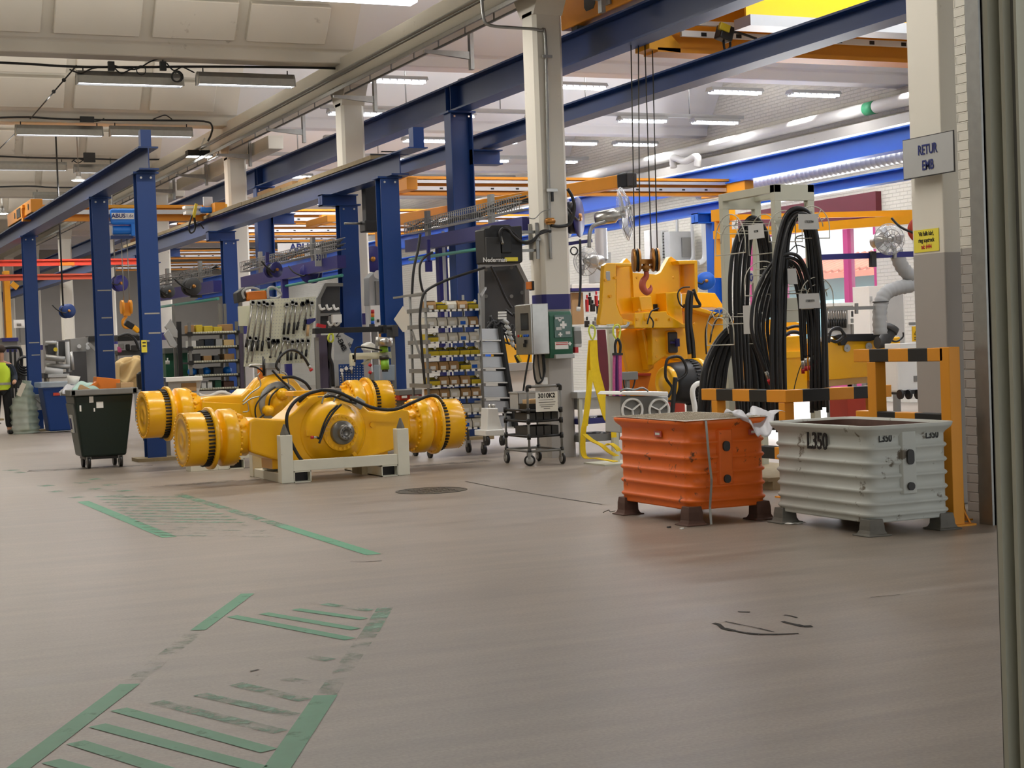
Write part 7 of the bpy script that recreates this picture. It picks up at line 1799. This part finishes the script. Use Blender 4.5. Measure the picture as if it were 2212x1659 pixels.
ct = ((0, 412, 8, 'cardboard'), (0, 424, 14, 'bin_yellow'), (0, 441, 19, 'bin_yellow'), (0, 462, 18, 'bin_yellow'), (0, 484, 20, 'cardboard'), (1, 414, 10, 'paper'), (1, 425, 16, 'dark_grey'), (1, 443, 20, 'cloth_navy'), (1, 467, 14, 'light_grey'), (1, 484, 22, 'kraft'), (2, 420, 14, 'dark_grey'), (2, 440, 18, 'cardboard'), (2, 463, 12, 'dark_grey'), (2, 485, 22, 'cardboard'),
      (3, 416, 8, 'hoist_blue'), (3, 430, 10, 'dark_grey'), (3, 446, 8, 'hoist_blue'), (3, 462, 20, 'dark_grey'), (3, 490, 12, 'hoist_blue'), (4, 436, 10, 'paper'), (4, 449, 10, 'paper'), (4, 465, 14, 'first_aid'), (4, 484, 22, 'rust'))
NM = {'cardboard': 'brown box', 'bin_yellow': 'yellow box', 'paper': 'white paper stack', 'dark_grey': 'dark crate', 'cloth_navy': 'navy cloth roll', 'light_grey': 'grey box', 'kraft': 'kraft box', 'hoist_blue': 'blue cloth bundle', 'first_aid': 'green crate', 'rust': 'rusty box'}
cnt = {}
for k_, px, w, m in ct:
    z = at(460, fl[k_], 27).z; a = at(px, fl[k_], 27.05).x; b = at(px + w, fl[k_], 27.05).x
    key = (k_, m); cnt[key] = cnt.get(key, 0) + 1
    many = sum(1 for c in ct if (c[0], c[3]) == key) > 1
    o = MB().box(a, b, 27.05, 27.5, z + .004, z + .1 + .02 * (w % 3))
    if m == 'hoist_blue': o = MB().ball(((a + b) / 2, 27.2, z + .07), .07, 10, 1.2, 1.4, 1)
    solo('stored_box', o, M[m], '%s%s on the %s shelf of the dark flow rack' % (NM[m], (', %s from left,' % ORD[cnt[key] - 1]) if many else '', ('top', 'second', 'third', 'fourth', 'lowest')[k_]), 'box', 'boxes on the dark flow rack', bev=.008)

# tilted tool board with its tools
tb = T_('tool_board', 'cream perforated board hung with wrenches behind the rear axle', 'tool board', at(600, 800, 26.5))
qs = [(527, 792), (667, 783), (683, 641), (541, 648)]
P_(qs, 26.6, .04, 'cream', tb, 'panel', .003)
hm = MB()
for i in range(22):
    for j in range(20):
        u, v = (i + .5) / 22, (j + .5) / 20
        px = (527 + 140 * u) * (1 - v) + (541 + 142 * u) * v; py = (792 - 9 * u) * (1 - v) + (648 - 7 * u) * v
        hm.obox(at(px, py, 26.598), .012, .004, .014)
mesh('hole_pattern', hm, M['light_grey'], tb)
P_([(514, 662), (538, 660), (536, 704), (516, 704)], 26.7, .03, 'cream', tb, 'side_panel', .003)
split('stand_leg', MB().bar(at(688, 720, 26.7), Vector((at(690, 790, 26.7).x, 26.7, 0)), .06, .06, Y).bar(at(520, 720, 26.7), Vector((at(520, 790, 26.7).x, 26.7, 0)), .06, .06, Y), M['purple_grey'], tb)
tools = [('breaker bar', 315, 240, 215, 900, .82), ('breaker bar', 405, 250, 300, 960, .78), ('breaker bar', 480, 240, 382, 950, .78), ('breaker bar', 530, 265, 452, 960, .78), ('breaker bar', 610, 260, 575, 770, 1),
         ('torque wrench', 822, 275, 778, 710, .6), ('torque wrench', 905, 240, 842, 705, .66), ('torque wrench', 962, 260, 925, 700, .62), ('ratchet', 1060, 260, 975, 640, .7), ('ratchet', 1132, 230, 1083, 650, .62), ('ring spanner', 1195, 250, 1180, 440, 1),
         ('ring spanner', 272, 770, 232, 1140, 1), ('ring spanner', 358, 780, 300, 1120, 1), ('extension bar', 552, 790, 565, 920, .05), ('ratchet', 625, 820, 578, 1060, .9), ('ratchet', 690, 820, 650, 1050, 1), ('T-handle', 782, 780, 705, 1130, .55), ('torque wrench', 838, 790, 838, 1100, .5),
         ('screwdriver', 908, 830, 888, 1095, .6), ('ratchet', 985, 820, 962, 1080, .62), ('ratchet', 1058, 815, 1045, 1070, .6), ('ratchet', 1138, 815, 1110, 1040, .55)]
seen = {}
for k_, (nm, ax_, ay_, bx_, by_, f) in enumerate(tools):
    a, b = at(500 + ax_ / 6.914, 620 + ay_ / 6.914, 26.53), at(500 + bx_ / 6.914, 620 + by_ / 6.914, 26.53)
    row = 'upper' if k_ < 11 else 'lower'; kk = k_ if k_ < 11 else k_ - 11
    o = T_('hand_tool', '%s %s from left in the %s row of the cream tool board' % (nm, ORD[kk], row), 'tool', a, 'tools on the cream board')
    c = a.lerp(b, f)
    mesh('shaft', MB().cyl(a, c, .014, n=8), M['steel'], o)
    mesh('head', MB().cyl(a + Vector((0, -.02, 0)), a + Vector((0, .03, 0)), .035, n=12).obox(a - (b - a).normalized() * .02, .05, .04, .06), M['steel'] if nm != 'ratchet' or k_ > 15 else M['black'], o)
    if f < .99: mesh('grip', MB().cyl(c, b, .022, n=8), M['black'], o)
o = T_('hammer', 'blue-headed wooden-handled mallet on the right edge of the tool board', 'hammer', at(668, 695, 26.5)); P_([(663, 692), (664, 689), (682, 687), (682, 692), (677, 696), (670, 700), (663, 700)], 26.48, .06, 'violet_blue', o, 'head', .005); mesh('handle', MB().cyl(at(666, 702, 26.5), at(664, 726, 26.5), .024, n=8), M['cardboard_pale'], o)
t = T_('electric_motor', 'orange motor drive with looped grey cables above the tool board', 'motor', at(556, 640, 28)); P_([(536, 630), (576, 627), (578, 648), (534, 650)], 28, .3, 'orange_part', t, 'housing', .03)
lines_([(528, 645), (524, 632), (532, 624), (548, 622), (560, 626)], 27.9, .022, t, 'cable', 'light_grey'); lines_([(580, 645), (579, 625), (588, 620), (600, 626), (607, 636), (596, 644), (582, 643)], 27.9, .022, t, 'cable', 'light_grey'); P_([(512, 632), (530, 620), (534, 650), (514, 655)], 28.1, .3, 'dark_grey', t, 'control_case', .02)
legs(t, n=2)
# blue supply rail with the 3011 sign
def rail_line(label, a, b, y_a, y_b, sign=None, grp='violet blue supply rails'):
    t = T_('supply_rail', label, 'rail', at(*a, y_a), grp)
    p, q = at(*a, y_a), at(*b, y_b)
    d = Vector((0, 0, 1))
    mesh('beam', MB().bar(p, q, .16, .22), M['violet_blue'], t)
    mesh('air_tube', MB().cyl(p - d * .24, q - d * .24, .028, n=8), M['teal'], t)
    n = int((q - p).length / .12); w = MB()
    for r in (-.08, .08):
        for z in (.22, .32, .42): w.bar(p + Vector((r, 0, z)), q + Vector((r, 0, z)), .012, .012)
    for i in range(n):
        c = p.lerp(q, i / n); w.bar(c + Vector((-.08, 0, .22)), c + Vector((.08, 0, .22)), .012, .012); w.bar(c + Vector((-.08, 0, .22)), c + Vector((-.08, 0, .42)), .012, .012, Y)
    mesh('wire_basket_grille', w, M['galv'], t)
    c = MB()
    for i in range(5): c.tube(spline([p.lerp(q, j / 6) + Vector((random.uniform(-.05, .05), 0, random.uniform(.25, .42))) for j in range(7)], 3), .014, 5)
    mesh('cable', c, M['dark_grey'], t)
    for f in (.2, .75): mesh('riser_plate', MB().bar(p.lerp(q, f), p.lerp(q, f) + Z * .55, .06, .14, Y), M['galv'], t)
    return t
r1_ = rail_line('violet supply rail with wire basket and the 3011 sign', (528, 610), (738, 565), 34, 27.5)
a = at(693, 557, 28.4)
mesh('sign_panel', MB().obox(a, .22, .02, .30), M['light_grey'], r1_); text('3011', M['ink_blue'], r1_, a - Y * .012, X, Z, .15, sx=.62, bold=.003)
split('hanging_post', MB().bar(at(613, 580, 31), Vector((at(620, 700, 31).x, 31, 0)), .12, .12, Y), M['violet_blue'], r1_)
r2_ = rail_line('violet supply rail with teal air tube meeting the nearest white column', (884, 532), (1140, 485), 28, 21.0)
split('hanging_post', MB().bar(at(952, 515, 26.5), Vector((at(958, 650, 26.5).x, 26.5, 0)), .16, .16, Y), M['violet_blue'], r2_); mesh('perforated_strip', MB().bar(at(957, 500, 26.3), Vector((at(963, 650, 26.3).x, 26.3, .0)), .05, .03, Y), M['white'], r2_)
rail_line('violet supply rail above the left shelf rack', (340, 640), (470, 618), 36, 31)
solo('hanging_hammer', MB().bar(at(925, 518, 25), at(926, 565, 25), .05, .05, Y).obox(at(926, 575, 25), .11, .05, .18), M['violet_blue'], 'blue mallet-shaped hanger left of the perforated white strip', 'hanger')
t = T_('hose_drop', 'black hoses dropping from the supply rail to the bin rack', 'hose', at(905, 560, 24)); 
lines_([(908, 505), (903, 540), (896, 570), (892, 600), (890, 640)], 24, .022, t, 'hose'); lines_([(935, 545), (918, 555), (908, 570), (907, 595), (912, 625), (920, 636)], 24, .02, t, 'hose')
lines_([(1048, 578), (1010, 590), (965, 605), (925, 625), (912, 645), (907, 690), (910, 740), (914, 790), (918, 830)], 21.7, .02, t, 'hose'); lines_([(1060, 575), (1075, 605), (1090, 640), (1105, 665)], 22, .02, t, 'hose')
# press, pegboard, signal tower and boards around the planked runway post
t = T_('clamp_beam', 'long black beam on a bracket crossing the blue posts at bench height', 'beam', at(756, 714, 25.0)); t['kind'] = 'thing'
P_([(680, 709), (830, 705), (830, 716), (680, 721)], 24.9, .14, 'black', t, 'beam', .006); B_(828, 702, 836, 720, 24.85, .25, 'black', t, 'end_block'); B_(848, 702, 861, 727, 24.9, .3, 'dark_grey', t, 'clamp'); B_(834, 706, 850, 711, 24.95, .1, 'black', t, 'link')
legs(t, n=2)
t = T_('paper_diamond', 'cream paper turned as a diamond on the planked runway post', 'paper', at(870, 690, 25)); P_([(870.5, 661), (890, 693), (876, 717), (870, 717), (851, 690)], 25.15, .012, 'paper_cream', t, 'sheet', .001)
t = T_('emb_board', 'grey board lettered V-EMB leaning behind the black beam', 'board', at(745, 790, 26)); P_([(722, 722), (740, 718), (765, 775), (766, 835), (722, 838)], 25.8, .02, 'light_grey', t, 'board', .002); P_([(737, 718), (764, 733), (757, 752), (748, 745)], 25.85, .02, 'light_grey', t, 'upper_board', .002)
text('V-EMB', M['ink'], t, at(736, 739, 25.78), (X * .42 - Z * .9), (X * .9 + Z * .42), .12, sx=.9, bold=.002); text('10', M['ink'], t, at(755, 744, 25.82), (X * .6 - Z * .8), (X * .8 + Z * .6), .07, bold=.001)
legs(t, n=2)
t = T_('hanging_slings', 'grey and purple slings with a yellow chain ring below the black beam', 'slings', at(700, 780, 25.5))
for px, m, w in ((688, 'purple_grey', .07), (700, 'purple_grey', .12), (708, 'dark_grey', .05)): mesh('sling', MB().strip(spline([at(px, 724, 25.4), at(px + 3, 780, 25.4), at(px + 4, 838, 25.4)], 4), X, w, .02), M[m], t)
mesh('chain_ring', MB().tube(spline([at(*p, 25.2) for p in ((712, 722), (709, 732), (714, 740), (720, 733), (718, 722))], 4, True), .018, 6, True), M['chain'], t); lines_([(714, 740), (712, 770), (718, 790), (720, 835)], 25.2, .03, t, 'black_sling', 'black')
t = T_('pegboard', 'blue perforated board with hanging spanner before the rear axle', 'pegboard', at(760, 815, 24.6)); B_(732, 787, 788, 845, 24.6, .03, 'navy', t, 'panel')
hm = MB()
for i in range(9):
    for j in range(9): hm.obox(at(736 + i * 6, 791 + j * 5.5, 24.595), .014, .004, .014)
mesh('hole_pattern', hm, M['light_grey'], t)
for i, (a, b) in enumerate((((738, 800), (742, 830)), ((748, 796), (748, 800)), ((759, 795), (760, 806)))): mesh('hung_tool', MB().cyl(at(*a, 24.57), at(*b, 24.57), .016, n=8).cyl(at(a[0], a[1], 24.55), at(a[0], a[1], 24.58), .03, n=10), M['steel'], t)
legs(t, n=2)
t = T_('bench_press', 'cream press frame with steel and lime green cylinder beside the blue post', 'press', at(800, 770, 24.2))
B_(760, 763, 846, 774, 24.2, .12, 'cream', t, 'arm'); B_(759, 766, 768, 790, 24.2, .12, 'cream', t, 'column'); P_([(782, 786), (800, 774), (806, 774), (790, 788)], 24.25, .08, 'cream', t, 'gusset')
for a, b, r, m, n in (((829, 748), (830, 729), .135, 'steel', 'steel_head'), ((830, 761), (829, 748), .065, 'lime', 'green_cylinder'), ((831, 776), (830, 768), .08, 'dark_steel', 'collar'), ((832, 798), (831, 776), .066, 'lime', 'green_cylinder'), ((832, 803), (832, 798), .05, 'dark_steel', 'tip')):
    mesh(n, MB().cyl(at(*a, 24.15), at(*b, 24.15), r, n=22), M[m], t)
lines_([(767, 782), (767, 762), (770, 751), (785, 750), (810, 754), (825, 757)], 24.1, .014, t, 'cable'); P_([(787, 745), (802, 738), (812, 745), (812, 757), (790, 757)], 24.3, .2, 'white', t, 'motor', .02)
for p in ((797, 787), (797, 803)): mesh('lever', MB().cyl(at(*p, 24.0), at(p[0] + 5, p[1] + 3, 24.0), .025, n=10), M['red'], t)
legs(t, n=1)
t = T_('plastic_tote', 'clear grey plastic tote behind the rear axle drum', 'tote', at(835, 805, 24.8)); P_([(820, 788), (853, 788), (853, 822), (818, 822)], 24.8, .3, 'tote', t, 'walls', .01)
legs(t, n=2)
t = T_('signal_tower', 'red amber green and blue signal light stack on a white machine', 'signal light', at(805, 685, 27.5))
for i, m in enumerate(('red', 'orange_part', 'green_lamp', 'bright_blue')): mesh('light_segment', MB().cyl(at(805, 677 + i * 8, 27.5), at(805, 669 + i * 8, 27.5), .032, n=14), M[m], t)
B_(801, 700, 810, 708, 27.4, .1, 'dark_grey', t, 'foot'); B_(800, 660, 823, 705, 27.8, .3, 'white', t, 'machine_case'); B_(815, 690, 820, 696, 27.78, .03, 'dark_grey', t, 'socket')
legs(t, n=1)
t = T_('vertical_cabinet', 'grey machine cabinet with dial between the two blue posts', 'cabinet', at(815, 630, 28.5)); P_([(797, 600), (808, 588), (822, 590), (824, 660), (798, 660)], 28.4, .3, 'light_grey', t, 'case', .01); B_(811, 607, 824, 658, 28.35, .06, 'mid_grey', t, 'door'); mesh('dial', MB().cyl(at(817, 593, 28.36), at(817, 593, 28.32), .08, n=18), M['white'], t)
legs(t, n=1)
t = T_('orange_guard', 'orange robot guard and yellow arm seen between the blue posts', 'guard', at(838, 600, 31)); P_([(830, 548), (846, 548), (846, 630), (838, 630)], 31, .3, 'red_beam', t, 'panel', .02); P_([(828, 595), (836, 592), (842, 640), (832, 640)], 30.8, .2, 'yellow', t, 'arm', .02)
legs(t, n=1)
t = T_('tool_bench', 'grey bench with red edge strip behind the front axle drum', 'bench', at(885, 865, 23.4)); B_(862, 843, 912, 852, 23.4, .5, 'mid_grey', t, 'top'); B_(862, 852, 912, 863, 23.42, .4, 'bin_red', t, 'red_strip'); B_(866, 863, 905, 925, 23.5, .4, 'mid_grey', t, 'body'); B_(868, 855, 880, 860, 23.4, .02, 'paper', t, 'label'); B_(895, 855, 905, 860, 23.4, .02, 'paper', t, 'label')
legs(t, n=2)
t = T_('shading_wall', 'black tool screen with white hooks in grey frame right of the tool board', 'screen', at(712, 665, 28)); P_([(693, 640), (705, 618), (735, 618), (735, 716), (690, 716)], 28, .06, 'dark_grey', t, 'panel'); mesh('frame', MB().bar(at(688, 645, 27.9), at(703, 614, 27.9), .07, .06, X).bar(at(702, 615, 27.9), at(740, 615, 27.9), .06, .06).bar(at(688, 643, 27.9), at(686, 720, 27.9), .07, .06, Y).bar(at(690, 680, 27.9), at(735, 678, 27.9), .05, .05).bar(at(712, 680, 27.9), at(712, 715, 27.9), .05, .05, Y), M['mid_grey'], t)
for i in range(3): lines_([(690 + i * 15, 658), (694 + i * 15, 668), (702 + i * 15, 666)], 27.8, .022, t, 'hook', 'white')
for i in range(2): lines_([(708 + i * 12, 694), (714 + i * 12, 703), (724 + i * 12, 695)], 27.8, .02, t, 'hook', 'white')
mesh('holder', MB().obox(at(727, 688, 27.7), .16, .1, .14), M['white'], t); mesh('red_spray', MB().bar(at(684, 702, 27.7), at(703, 706, 27.7), .06, .06), M['red'], t)

legs(t, n=2)
